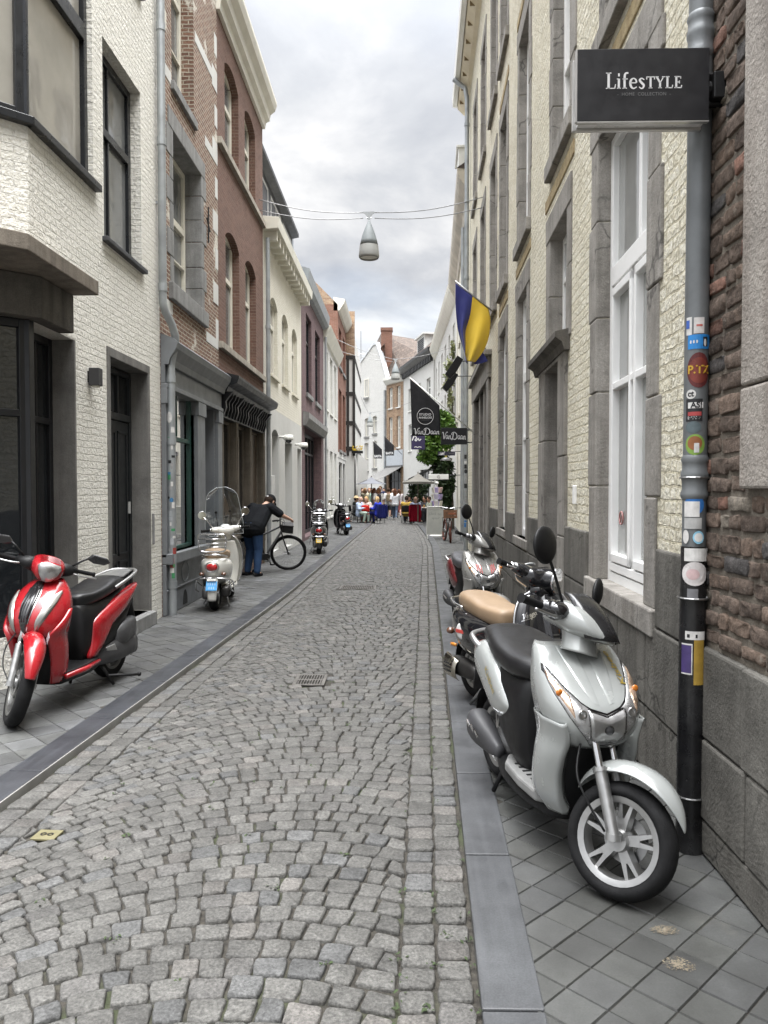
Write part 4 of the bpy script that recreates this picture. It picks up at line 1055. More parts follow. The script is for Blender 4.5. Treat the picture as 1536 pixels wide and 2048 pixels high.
cornice(P2, e, .02, 11.9, [(-.02, 9.9), (.06, 9.95), (.1, 10.2), (.28, 10.45), (.34, 10.6), (.36, 10.75), (-.1, 10.8)], M('cornice_grey_cream', (.44, .40, .33), .6, var=.2, vs=2))
mb = MB(); mb.prism([P2.p(0, z, d) for d, z in ((.36, 10.76), (-3, 13), (-4, 10.2))], P2.t * 11.9); mb.build('roof', TILES, e, world=True)
mb = MB(); P2.box(mb, .1, 1.5, 10.85, 11.35, -.6, .32); P2.box(mb, .05, 1.55, 11.35, 11.42, -.7, .38); mb.build('hoist_dormer', WHITE_PAINT, e, world=True, bevel=.01)
mb = MB(); P2.box(mb, .7, .85, 10.75, 10.9, 0, .34); mb.tube([P2.p(.6, 11.1, .26), P2.p(.6, 10.75, .26)], .012, 6); mb.ell(tuple(P2.p(.6, 10.62, .26)), (.08, .08, .13), 8, 6); mb.build('hoist_hook', PAINT_BLACK, e, world=True)
P3 = Plane((2.40, 34.0), (2.15, 49.7), True)
e = far_house(P3, 0, 15.7, 10.2, 'white_row_house', 'long white house with a pale gutter behind the green wall plant', PALE_BRICK, [(1.4 + k * 2.6, 1.0) for k in range(6)], [(4.6, 6.6), (7.4, 9.2)], WHITE_PAINT, GLASS_L, lower=[H(9.5, 12.5, .2, 2.9, .2)])
cornice(P3, e, 0, 15.7, [(-.02, 9.9), (.08, 10.0), (.32, 10.4), (.38, 10.6), (-.1, 10.7)], OFFWHITE)
mb = MB(); mb.prism([P3.p(0, z, d) for d, z in ((.36, 10.62), (-3, 13.6), (-4, 10.2))], P3.t * 15.7); mb.build('roof', TILES, e, world=True)
P4 = Plane((2.05, 49.7), (.15, 58.5), True)
e = far_house(P4, 0, P4.L, 10.3, 'black_cornice_house', 'white house with a black toothed cornice and slate dormer at the street bend', PLASTER_W, [(1.3, 1.0), (4.0, 1.0), (6.8, 1.0)], [(4.5, 6.4), (7.4, 9.0)], WHITE_PAINT, GLASS_B, lower=[H(1.0, 3.6, .2, 3.0, .2)])
mb = MB(); mb.prism([P4.p(-.1, z, d) for d, z in ((-.02, 10.25), (.2, 10.3), (.4, 10.6), (.42, 10.78), (-.2, 10.85))], P4.t * (P4.L + .1))
for k in range(20): u = .15 + k * .44; P4.box(mb, u, u + .2, 9.95, 10.28, -.02, .2)
mb.build('cornice', PAINT_BLACK, e, world=True)
mb = MB(); mb.prism([P4.p(0, z, d) for d, z in ((.3, 10.8), (-3.2, 14.2), (-4, 10.8))], P4.t * P4.L); mb.build('roof', TILES, e, world=True)
mb = MB(); P4.box(mb, 3.4, 5.6, 10.85, 12.3, -1.5, -.25); P4.box(mb, 3.2, 5.8, 12.3, 12.42, -1.6, -.1); dmr = mb.build('dormer', M('white_dormer', (.6, .6, .58), .5), e, world=True)
mb = MB()
for k in range(9): P4.box(mb, 3.65, 5.35, 11.0 + k * .13, 11.09 + k * .13, -.27, -.22)
mb.build('louvre', SLATE, dmr, world=True)
P5 = Plane((.12, 58.55), (-1.2, 61.0), True)
e = far_house(P5, 0, P5.L, 10.1, 'brown_brick_house', 'narrow brown brick house with white windows and grey ground floor at the street end', BROWN_BRICK, [(.75, .62), (2.05, .62)], [(4.9, 7.3), (8.0, 9.6)], WHITE_PAINT, GLASS_L, lower=[H(.4, 2.4, .2, 3.4, .2)])
cornice(P5, e, 0, P5.L, [(-.02, 9.85), (.1, 9.9), (.3, 10.2), (.3, 10.4), (-.1, 10.45)], WHITE_PAINT)
pbox(P5, 'fascia', e, .02, P5.L - .02, 3.4, 4.7, -.1, .04, M('fascia_pale_grey', (.42, .45, .48), .6, var=.08))
P6 = Plane((-1.2, 61.0), (-4.2, 65.0), True)
e = bld(P6, 0, 'white_gable_house', 'white gabled house with a brick chimney and tiled roof closing the street', 'house')
hw = [H(u - .3, u + .3, z0, z1, .18, a_) for u, z0, z1, a_ in ((2.75, 9.2, 10.7, 0), (1.6, 6.2, 7.6, .08), (2.75, 6.0, 7.5, .08), (1.6, 3.4, 5.6, .08), (2.8, 3.2, 5.5, .08), (4.2, 3.5, 5.1, 0))]
gd = H(3.4, 4.9, .1, 2.7, .2)
wall(P6, 0, 5, 0, 9.0, hw[1:] + [gd], PALE_BRICK, e, D=6, roof=False)
mb = MB(); A = [(0, 9.0), (0, 10.4), (.7, 12.0), (1.37, 13.3), (1.79, 13.3), (4.44, 11.6), (4.9, 10.6), (5, 9.0)]
mb.prism([P6.p(u, z) for u, z in A], P6.n * -.3); mb.build('gable', PALE_BRICK, e, world=True)
mb = MB()
for (a, b), (c, d) in zip(A[1:], A[2:-1]): mb.prism([P6.p(a, b, .06), P6.p(c, d, .06), P6.p(c, d + .22, .06), P6.p(a, b + .22, .06)], P6.n * -.4)
mb.build('gable_coping', M('coping_white', (.6, .62, .64), .6), e, world=True)
for h_ in hw[1:]: window(P6, e, h_, .12, OFFWHITE, .08, .05, hb=((h_['z0'] + 1.0, .06),), glass=GLASS_L, sill=(GREY_STONE, .08, .14))
window(P6, e, hw[0], -.06, OFFWHITE, .08, .05, vb=(.5,), glass=GLASS_L, sill=(GREY_STONE, .14, .14))
window(P6, e, gd, .1, PAINT_BLACK, .1, .05, glass=GLASS, name='gateway')
mb = MB(); q = [V((-1.75, 66, 15.0)), V((2.7, 68, 14.6)), V((3.4, 57.5, 10.7)), V((.3, 59.2, 10.5)), V((-1.2, 61.3, 10.4)), V((-1.35, 61.5, 13.2))]
mb.poly([q[0], q[5], q[4]]); mb.poly([q[0], q[4], q[3]]); mb.poly([q[0], q[3], q[2], q[1]]); mb.poly([q[5], q[0], V((-4, 68, 11)), P6.p(4.44, 11.6)]); rf = mb.build('roof', TILES, e, world=True)
mb = MB(); mb.box((-1.2, 62.3, 12.65), (.88, .7, 3.7)); mb.box((-1.2, 62.3, 14.5), (.98, .8, .25)); mb.build('chimney', RED_FAR, rf, world=True)
mb = MB(); mb.box((.35, 63.6, 13.35), (.5, .4, .06), Matrix.Rotation(R(35), 3, 'X')); mb.build('skylight', M('skylight_frame', (.55, .58, .6), .4), rf, world=True)
t = empty('tv_antenna', (-3.4, 64.6, 11.9), 0, 'thin television antenna above the white gable house', 'antenna')
mb = MB(); mb.tube([(0, 0, -.6), (0, 0, 3.0)], .03, 6); mb.tube([(-1.6, 0, 1.1), (.4, 0, 1.1)], .02, 5)
for k in range(6): mb.tube([(-1.5 + k * .3, -.2, 1.1), (-1.5 + k * .3, .2, 1.1)], .012, 4)
mb.build('mast', STEEL, t)

# ---- downpipes
STK = {}
def sticker(pl_c, r, parent, z0, z1, a0, a1, col, name='sticker', rnd_=False):
    """paper stuck round a pipe of radius r, a = angle round it"""
    mb = MB(); n = 8
    if rnd_:
        zc, ac, rz, ra = (z0 + z1) / 2, (a0 + a1) / 2, (z1 - z0) / 2, (a1 - a0) / 2
        c = pl_c(r, ac, zc); vs = [c]; fs = [[0, i + 1, (i + 1) % 24 + 1] for i in range(24)]
        for k in (1, 2, 3): vs += [pl_c(r, ac + ra * k / 3 * math.cos(q), zc + rz * k / 3 * math.sin(q)) for q in np.linspace(0, 6.2832, 25)[:-1]]
        for k in (0, 1): fs += [[1 + k * 24 + i, 1 + k * 24 + (i + 1) % 24, 25 + k * 24 + (i + 1) % 24, 25 + k * 24 + i] for i in range(24)]
        mb.add(vs, fs)
    else:
        for k in range(n):
            a, b = a0 + (a1 - a0) * k / n, a0 + (a1 - a0) * (k + 1) / n; mb.quad(pl_c(r, a, z0), pl_c(r, b, z0), pl_c(r, b, z1), pl_c(r, a, z1))
    k_ = tuple(col)
    if k_ not in STK: STK[k_] = M('sticker_paper_%d' % len(STK), col, .55, var=.18, vs=25)
    return mb.build(name, STK[k_], parent, world=True)
# near right pipe, leaning a little
PX0, PX1 = V((1.300, 3.455, 0)), V((1.318, 3.455, 7.0))
def pc(r, a, z): return PX0 + (PX1 - PX0) * (z / 7.0) + V((r * math.sin(a), -r * math.cos(a), z - z)) 
t = empty('drainpipe', tuple(PX0), 0, 'grey drainpipe with a black foot covered in stickers beside the brick wall', 'drainpipe')
PGREY = M('pipe_grey', (.16, .17, .175), .42, .25, var=.22, vs=5, bump=.12, bs=60)
mb = MB(); mb.tube([pc(0, 0, z) for z in (1.36, 2.5, 4, 5.5, 7)], .051, 20)
mb.build('pipe', PGREY, t, world=True, smooth=True, angle=50)
mb = MB()
for z0_ in (1.575, 3.50):
    prof = [(0, .051), (.012, .058), (.03, .060), (.045, .054), (.085, .054), (.10, .059), (.12, .060), (.135, .054), (.165, .054), (.18, .060), (.20, .051)]
    mb.tube([pc(0, 0, z0_ + h) for h, _ in prof], [r_ for _, r_ in prof], 20, cap=False)
build_apart(mb, 'collar', PGREY, t, world=True, smooth=True)
mb = MB(); mb.tube([pc(0, 0, z) for z in (.0, .02, .2, .3, .8, 1.37)], [.063, .063, .058, .060, .058, .055], 20); mb.build('black_foot', M('pipe_black', (.008, .008, .009), .3, var=.6, vs=8, bump=.25, bs=70, dirt=(.03, .03, .03)), t, world=True, smooth=True, angle=50)
mb = MB()
for z in (1.675, 1.14, .25):
    mb.tube([pc(.061 + (.004 if z < 1.5 else 0), q, z) for q in np.linspace(0, 6.2832, 21)[:-1]], .005, 6, closed=True); mb.tube([pc(.06, .9, z), V((1.365, 3.44, z + .02))] if z < 1.5 else [pc(.06, 1.1, z), V((1.37, 3.40, z + .012))], .006, 6)
build_apart(mb, 'pipe_bracket', STEEL, t, world=True)
def zz_(y): return atY(1372, y, 3.40).z
def stk(y0, y1, a0, a1, col, r=.0525, rd=False, name='sticker'): return sticker(pc, r, t, zz_(y1), zz_(y0), a0, a1, col, name, rd)
WHT = (.62, .61, .59); KK = (.015, .015, .017)
stk(632, 668, -1.3, -.75, WHT); stk(638, 655, -1.3, -.95, (.05, .12, .42), .0532)
stk(634, 666, -.6, .25, (.60, .57, .55)); stk(648, 652, -.4, .1, (.45, .12, .1), .0531)
stk(668, 697, -1.1, 1.0, (.02, .21, .55)); 
for a in (-.9, -.65, -.4): stk(679, 686, a, a + .14, WHT, .0531, True)
stk(673, 692, .15, .6, KK, .0531); stk(677, 692, .22, .45, WHT, .0536, True)
stk(704, 775, -1.15, .85, (.10, .015, .015), rd=True); stk(714, 766, -1.0, .70, (.17, .03, .02), .0531, True)
stk(778, 797, -1.2, -.35, WHT, rd=True)
stk(797, 842, -1.2, .2, KK); stk(804, 816, -1.0, .25, WHT, .0531); stk(823, 831, -1.0, .1, (.35, .05, .05), .0531); stk(832, 838, -1.0, 0, (.45, .44, .43), .0531)
stk(842, 866, -1.2, .1, (.09, .12, .13), rd=True)
stk(868, 910, -1.2, .45, (.20, .33, .06), rd=True); stk(872, 900, -1.0, .2, (.26, .10, .035), .0531, True); stk(886, 905, -.45, -.05, WHT, .0535)
stk(912, 932, -1.2, .15, WHT)
stk(990, 1030, -1.2, .45, (.03, .15, .42), .054, True); stk(1003, 1034, -1.2, .05, WHT, .0546); stk(1036, 1058, -1.2, .25, (.40, .40, .39), .054)
stk(1060, 1088, -1.3, -.75, WHT, .0555, True); stk(1062, 1088, -.45, .45, (.25, .5, .65), .0555, True); stk(1066, 1084, -.33, .33, WHT, .056, True)
stk(1097, 1123, -1.1, 1.0, WHT, .0575); stk(1124, 1172, -1.3, .8, (.60, .57, .56), .0575, True); stk(1138, 1160, -.9, .1, (.58, .42, .42), .058, True)
stk(1178, 1200, -.8, .0, (.18, .18, .19), .0585)
stk(1263, 1280, -.9, .6, WHT, .0595); stk(1269, 1276, -.75, -.55, KK, .0599); stk(1269, 1276, -.15, .0, KK, .0599)
stk(1280, 1370, -.25, .55, (.33, .21, .035), .0592); stk(1288, 1350, -1.2, -.35, WHT, .0594); stk(1291, 1347, -1.2, -.42, (.06, .04, .14), .0598)
def ptxt(s_, size, y, a0, r, col, sp=1.0): z = zz_(y); txt(s_, size, lambda u, v: tuple(pc(r, a0 + u / r, z + v)), 'sticker_lettering', STK.get(tuple(col)) or M('sticker_ink_%d' % len(s_), col, .5), t, world=True, spacing=sp, off=.0012)
ptxt('P.TZ', .050, 739, -.15, .0546, (.55, .33, .03)); ptxt('AS!', .035, 810, -.30, .0538, KK); ptxt('ct', .036, 787, -.78, .0531, KK); ptxt('GANK', .018, 835, -.45, .0538, KK)
# left pipe with the swan neck
t = empty('drainpipe', (-2.985, 9.62, 0), 0, 'grey zinc drainpipe with a swan neck and small stickers by the grey shop front', 'drainpipe')
mb = MB(); xs = -2.985
mb.tube([(xs, 9.62, 12), (xs, 9.62, 6), (xs, 9.62, 3.95), (xs + .02, 9.66, 3.85), (xs + .07, 9.76, 3.72), (xs + .09, 9.83, 3.6), (xs + .085, 9.86, 3.5), (xs + .05, 9.86, 3.36), (xs + .02, 9.86, 3.2)], .05, 16)
mb.tube([(xs + .02, 9.86, 3.22), (xs + .02, 9.86, 1.2), (xs + .02, 9.86, 0)], .055, 16)
mb.build('pipe', ZINC, t, world=True, smooth=True, angle=50)
mb = MB()
for z in (9.5, 7.3, 5.9, 4.1): mb.tube([(xs, 9.62, z), (xs, 9.62, z + .1)], .057, 16)
for z in (3.0, 2.2, .35): mb.tube([(xs + .02, 9.86, z), (xs + .02, 9.86, z + .09)], .063, 16)
for z in (5.2, 8.4): mb.box((xs - .04, 9.62, z), (.12, .03, .03))
build_apart(mb, 'collar', ZINC, t, world=True)
def pc2(r, a, z): return V((xs + .02 + r * math.sin(a), 9.86 - r * math.cos(a), z))
q = random.Random(5)
for k in range(26):
    z = 2.35 - k * .075 + q.uniform(-.02, .02); hgt = q.uniform(.03, .09); a0 = q.uniform(-.9, .5)
    col = q.choice([WHT, WHT, (.4, .42, .44), KK, (.05, .18, .35), (.05, .25, .10), (.30, .30, .30), (.30, .05, .04)])
    sticker(pc2, .0565, t, z, z + hgt, a0, a0 + q.uniform(.4, 1.0), col, rnd_=q.random() < .4)
sticker(pc2, .0565, t, .62, .74, -.2, .75, (.30, .05, .04)); sticker(pc2, .057, t, .65, .71, 0, .3, KK)
sticker(pc2, .0565, t, 2.48, 2.62, -.75, .5, WHT, rnd_=True)
# pipes further along
def far_pipe(pl, u, z1, r, label, d=.09):
    c = pl.p(u, 0, d); t = empty('drainpipe', tuple(c), 0, label, 'drainpipe')
    mb = MB(); mb.tube([c, c + V((0, 0, z1))], r, 10); mb.build('pipe', ZINC, t, world=True, smooth=True, angle=50)
    mb = MB()
    for k in range(int(z1 / 2)): mb.tube([c + V((0, 0, k * 2 + 1.2)), c + V((0, 0, k * 2 + 1.28))], r * 1.2, 10)
    build_apart(mb, 'collar', ZINC, t, world=True); return t, c
t, c = far_pipe(RQ, 20.6, 12.0, .06, 'tall zinc drainpipe with stickers at the end of the rough cream brick house', .10)
mb = MB(); mb.tube([c + V((0, 0, 11.9)), c + V((-.05, .02, 12.2)), c + V((-.35, .05, 12.45))], .06, 10); mb.build('offset_bend', ZINC, t, world=True)
def pc3(r, a, z): return V((c.x + r * math.sin(a), c.y - r * math.cos(a), z))
for k in range(15):
    z = 2.45 - k * .13; sticker(pc3, .0625, t, z, z + q.uniform(.05, .12), -.9, q.uniform(0, .9), q.choice([WHT, (.05, .18, .42), KK, (.3, .3, .3), KK]), rnd_=q.random() < .4)
far_pipe(P2, 2.5, 9.9, .06, 'slim zinc drainpipe on the cream house behind the parked bicycle')
far_pipe(L, 17.15, 7.2, .05, 'cream painted drainpipe between the red brick house and the cream house')
far_pipe(L, 30.2, 7.6, .05, 'grey drainpipe between the purple house and the narrow white house')
far_pipe(P6, .1, 9.5, .09, 'dark downpipe on the corner of the white gable house')
# ------------------------------------------------------------------ scooters
def axis_rot(o, d, a):
    q = Matrix.Rotation(a, 4, V(d)); o = V(o); return lambda p: q @ (V(p) - o) + o
RED = M('scooter_red', (.30, .008, .013), .25, coat=.6, var=.1, vs=3)
SILVERW = M('scooter_silver_white', (.36, .375, .365), .22, .2, coat=.8, var=.05, vs=4)
GREY_SC = M('scooter_grey', (.30, .295, .28), .3, .3, coat=.6, var=.08, vs=4)
CREAM_SC = M('scooter_cream', (.76, .75, .70), .2, coat=1, var=.04, vs=3)
SEAT_BLACK = M('seat_black', (.010, .010, .011), .4, spec=.4, var=.2, vs=6, bump=.25, bs=350, bd=.001)
SEAT_TAN = M('seat_tan', (.29, .205, .13), .5, var=.1, vs=5, bump=.2, bs=300, bd=.001, dirt=(.24, .165, .10))
LENS = glass_clear('lamp_lens_clear', (.97, .97, .97), 1.45, .08)
def refl_mat():
    m, nt, b = new_mat('reflector'); co = ocoord(nt)
    nt.links.new(ramp(nt, noise(nt, co, 22, 3), [(.3, .55), (.5, .8), (.7, .97)]), b.inputs['Base Color']); b.inputs['Metallic'].default_value = .45; b.inputs['Roughness'].default_value = .16
    nt.links.new(bumpn(nt, noise(nt, co, 9, 2), .35, .02), b.inputs['Normal']); return m
REFL = refl_mat()
AMBER = M('amber_lens', (.55, .17, .02), .15, coat=1, var=.25, vs=60)
REDLENS = M('red_lens', (.45, .012, .015), .15, coat=1, var=.35, vs=30)
GOLD = M('gold_letter', (.42, .31, .06), .4, .4)
PLATE_BLUE = M('plate_blue', (.10, .40, .80), .45, var=.08); PLATE_YEL = M('plate_yellow', (.75, .48, .04), .45)
def sy(a, s): return tuple(a[:1]) + (a[1] * s,) + tuple(a[2:])
def tyre_prof(r, w, ri):
    h = w / 2; return [(ri, -h * .62), (ri + .012, -h * .92), (r - .03, -h), (r - .010, -h * .72), (r, -h * .25), (r, h * .25), (r - .010, h * .72), (r - .03, h), (ri + .012, h * .92), (ri, h * .62)]
def wheel(parent, c, r, w, xf=None, spokes='y', disc=0, rimmat=ALLOY, name='wheel', rr=None):
    rr = rr or r - .07
    mb = MB(); mb.xf = xf
    mb.lathe([(rr - .018, -.038), (rr - .004, -.042), (rr + .006, -.044), (rr + .006, .044), (rr - .004, .042), (rr - .018, .038), (rr - .022, .02), (rr - .022, -.02), (rr - .018, -.038)], c, 'y', 40)
    cx, cy, cz = c
    n = 5
    if spokes == 'y':
        for k in range(n):
            q = R(90 + 72 * k); ca, sa = math.cos(q), math.sin(q)
            def pp(a, b): return (cx + a * ca - b * sa, cy + .030, cz + a * sa + b * ca)
            R_ = rr - .018
            for poly in ([(.03, -.018), (R_ * .60, -.022), (R_ * .60, .022), (.03, .018)], [(R_ * .59, -.022), (R_, -.030), (R_, -.017), (R_ * .68, -.006), (R_ * .59, -.002)], [(R_ * .59, .002), (R_ * .68, .006), (R_, .017), (R_, .030), (R_ * .59, .022)]):
                mb.prism([pp(*p) for p in poly], (0, -.058, 0))
    elif spokes == 'curve':
        for k in range(6):
            for s_ in (0, 1):
                pts = []
                for j in range(6):
                    t = j / 5; a = R(60 * k) + (.10 + .42 * t) * (1 if s_ else -1) * .55; rad = .04 + (rr - .055) * t; pts.append((cx + rad * math.cos(a), cy, cz + rad * math.sin(a)))
                mb.tube(pts, [.014, .012, .011, .011, .012, .015], 8)
    elif spokes == 'disc':
        mb.lathe([(.03, .02), (rr * .5, .03), (rr * .75, .015), (rr - .01, .025), (rr - .01, -.025), (rr * .75, -.015), (rr * .5, -.03), (.03, -.02)], c, 'y', 30)
    mb.lathe([(.0, -.05), (.04, -.05), (.045, -.03), (.045, .03), (.04, .05), (.0, .05)], c, 'y', 20)
    o = mb.build(name, rimmat, parent, smooth=True, angle=40)
    tb = MB(); tb.xf = xf; tb.lathe(tyre_prof(r, w, rr + .002), c, 'y', 48)
    for k in range(44):
        q = 2 * math.pi * k / 44; dr = r * 1.0015
        for s_ in (-1, 1):
            P = [(cx + dr * math.cos(q + a), cy + s_ * b * w, cz + dr * math.sin(q + a)) for a, b in ((0, .03), (.035, .03), (.10, .28), (.065, .28))]
    tb.build('tyre', RUBBER, o, smooth=True)
    if disc:
        db = MB(); db.xf = xf; db.lathe([(.055, .0), (.092, .0), (.092, .004), (.055, .004), (.055, 0)], (cx, cy + disc, cz), 'y', 30)
        for k in range(5):
            q = R(72 * k); db.tube([(cx + .03 * math.cos(q), cy + disc, cz + .03 * math.sin(q)), (cx + .065 * math.cos(q), cy + disc, cz + .065 * math.sin(q))], .006, 5)
        db.build('brake_disc', STEEL, o, smooth=True, angle=40)
    return o
class Shell:
    """curved front shield: sections (z, x at the middle, half width, x at the side edges)"""
    def __init__(s, secs, pw=.8): s.S = cr(secs, 8); s.S.sort(key=lambda q: q[0]); s.pw = pw
    def at(s, sv, z, off=0.0):
        S = s.S; z = min(max(z, S[0][0]), S[-1][0])
        for a, b in zip(S, S[1:]):
            if z <= b[0]: break
        t = (z - a[0]) / ((b[0] - a[0]) or 1); _, xc, hw, xe = [p + (q - p) * t for p, q in zip(a, b)]
        n_ = 2 / s.pw; y = hw * sv; x = xe + (xc - xe) * max(1 - abs(sv) ** n_, 0) ** (1 / n_)
        if off:
            e_ = .02; p = V((x, y, z)); a_ = s.at(min(sv + e_, 1), z) - s.at(max(sv - e_, -1), z); b_ = s.at(sv, z + .01) - s.at(sv, z - .01)
            n = a_.cross(b_); n = n.normalized() if n.length > 1e-9 else V((1, 0, 0))
            if n.x < 0: n = -n
            return p + n * off
        return V((x, y, z))
    def grid(s, mb, ns=28, nz=26):
        z0, z1 = s.S[0][0], s.S[-1][0]; vs = []; fs = []
        for j in range(nz + 1):
            for i in range(ns + 1): vs.append(s.at(math.sin(math.pi * (i / ns - .5)), z0 + (z1 - z0) * j / nz))
        for j in range(nz):
            for i in range(ns): k = j * (ns + 1) + i; fs.append([k, k + 1, k + ns + 2, k + ns + 1])
        mb.add(vs, fs)
    def patch(s, mb, s0, s1, zl, zh, off=.006, ns=16, nz=5, sink=.0):
        vs = []; fs = []
        for j in range(nz + 1):
            for i in range(ns + 1):
                sv = s0 + (s1 - s0) * i / ns; a, b = zl(sv), zh(sv); edge = i in (0, ns) or j in (0, nz)
                vs.append(s.at(sv, a + (b - a) * j / nz, off if not edge else off * .3 + sink))
        for j in range(nz):
            for i in range(ns): k = j * (ns + 1) + i; fs.append([k, k + 1, k + ns + 2, k + ns + 1])
        mb.add(vs, fs)
def pl_interp(pts): return lambda s: interp(abs(s), pts)
def panel(mb, outline, y0, y1, side):
    """bulged side panel from an outline in (x, z)"""
    O = cr(outline + [outline[0]], 4)[:-1]; n = len(O); cx = sum(p[0] for p in O) / n; cz = sum(p[1] for p in O) / n
    rings = []
    for k, y in ((1.0, y0 - .02), (1.0, y0), (.93, y0 + (y1 - y0) * .55), (.72, y0 + (y1 - y0) * .88), (.35, y1), (.02, y1)):
        rings.append([(cx + (x - cx) * k, side * y, cz + (z - cz) * k) for x, z in O])
    mb.loft(rings if side < 0 else [r[::-1] for r in rings], cap=False)
def fender(mb, c, r, w, a0, a1, tip=.25, lift=.03, n=22, drop=.05):
    rings = []
    for i in range(n + 1):
        t = i / n; a = R(a0 + (a1 - a0) * t); e = min(t, 1 - t) / .5; k = tip + (1 - tip) * math.sin(min(e * 1.25, 1) * math.pi / 2); ring = []
        for j in range(9):
            q = -1 + j / 4; rad = r + lift * k - (drop * k) * abs(q) ** 3; ring.append((c[0] + rad * math.cos(a), c[1] + q * w * k, c[2] + rad * math.sin(a)))
        rings.append(ring)
    mb.loft(rings, cap=False, closed=False)
def mirror(parent, base, top, head_r, rot, mat=BLACK_PLASTIC, xf=None, face=None, stalk=None):
    mb = MB(); mb.xf = xf; mb.tube(cr([base, ((base[0] + top[0]) / 2, (base[1] + top[1]) / 2 + .01, (base[2] + top[2]) / 2), top], 4), .007, 7)
    o = mb.build('mirror', stalk or mat, parent, smooth=True)
    hb = MB(); hb.xf = xf; hb.ell(top, head_r, 16, 10, rot=rot); hb.build('mirror_head', mat, o, smooth=True)
    if face:
        fb = MB(); fb.xf = xf; c = V(top) + rot @ V((-head_r[0] * .9, 0, 0)); P = [c + rot @ V((0, head_r[1] * .86 * math.cos(q), head_r[2] * .86 * math.sin(q))) for q in np.linspace(0, 6.2832, 21)[:-1]]
        fb.poly(P[::-1]); fb.build('mirror_glass', CHROME, o)
    return o
def rot3(y=0, p=0, r_=0): return (Matrix.Rotation(R(y), 3, 'Z') @ Matrix.Rotation(R(p), 3, 'Y') @ Matrix.Rotation(R(r_), 3, 'X'))

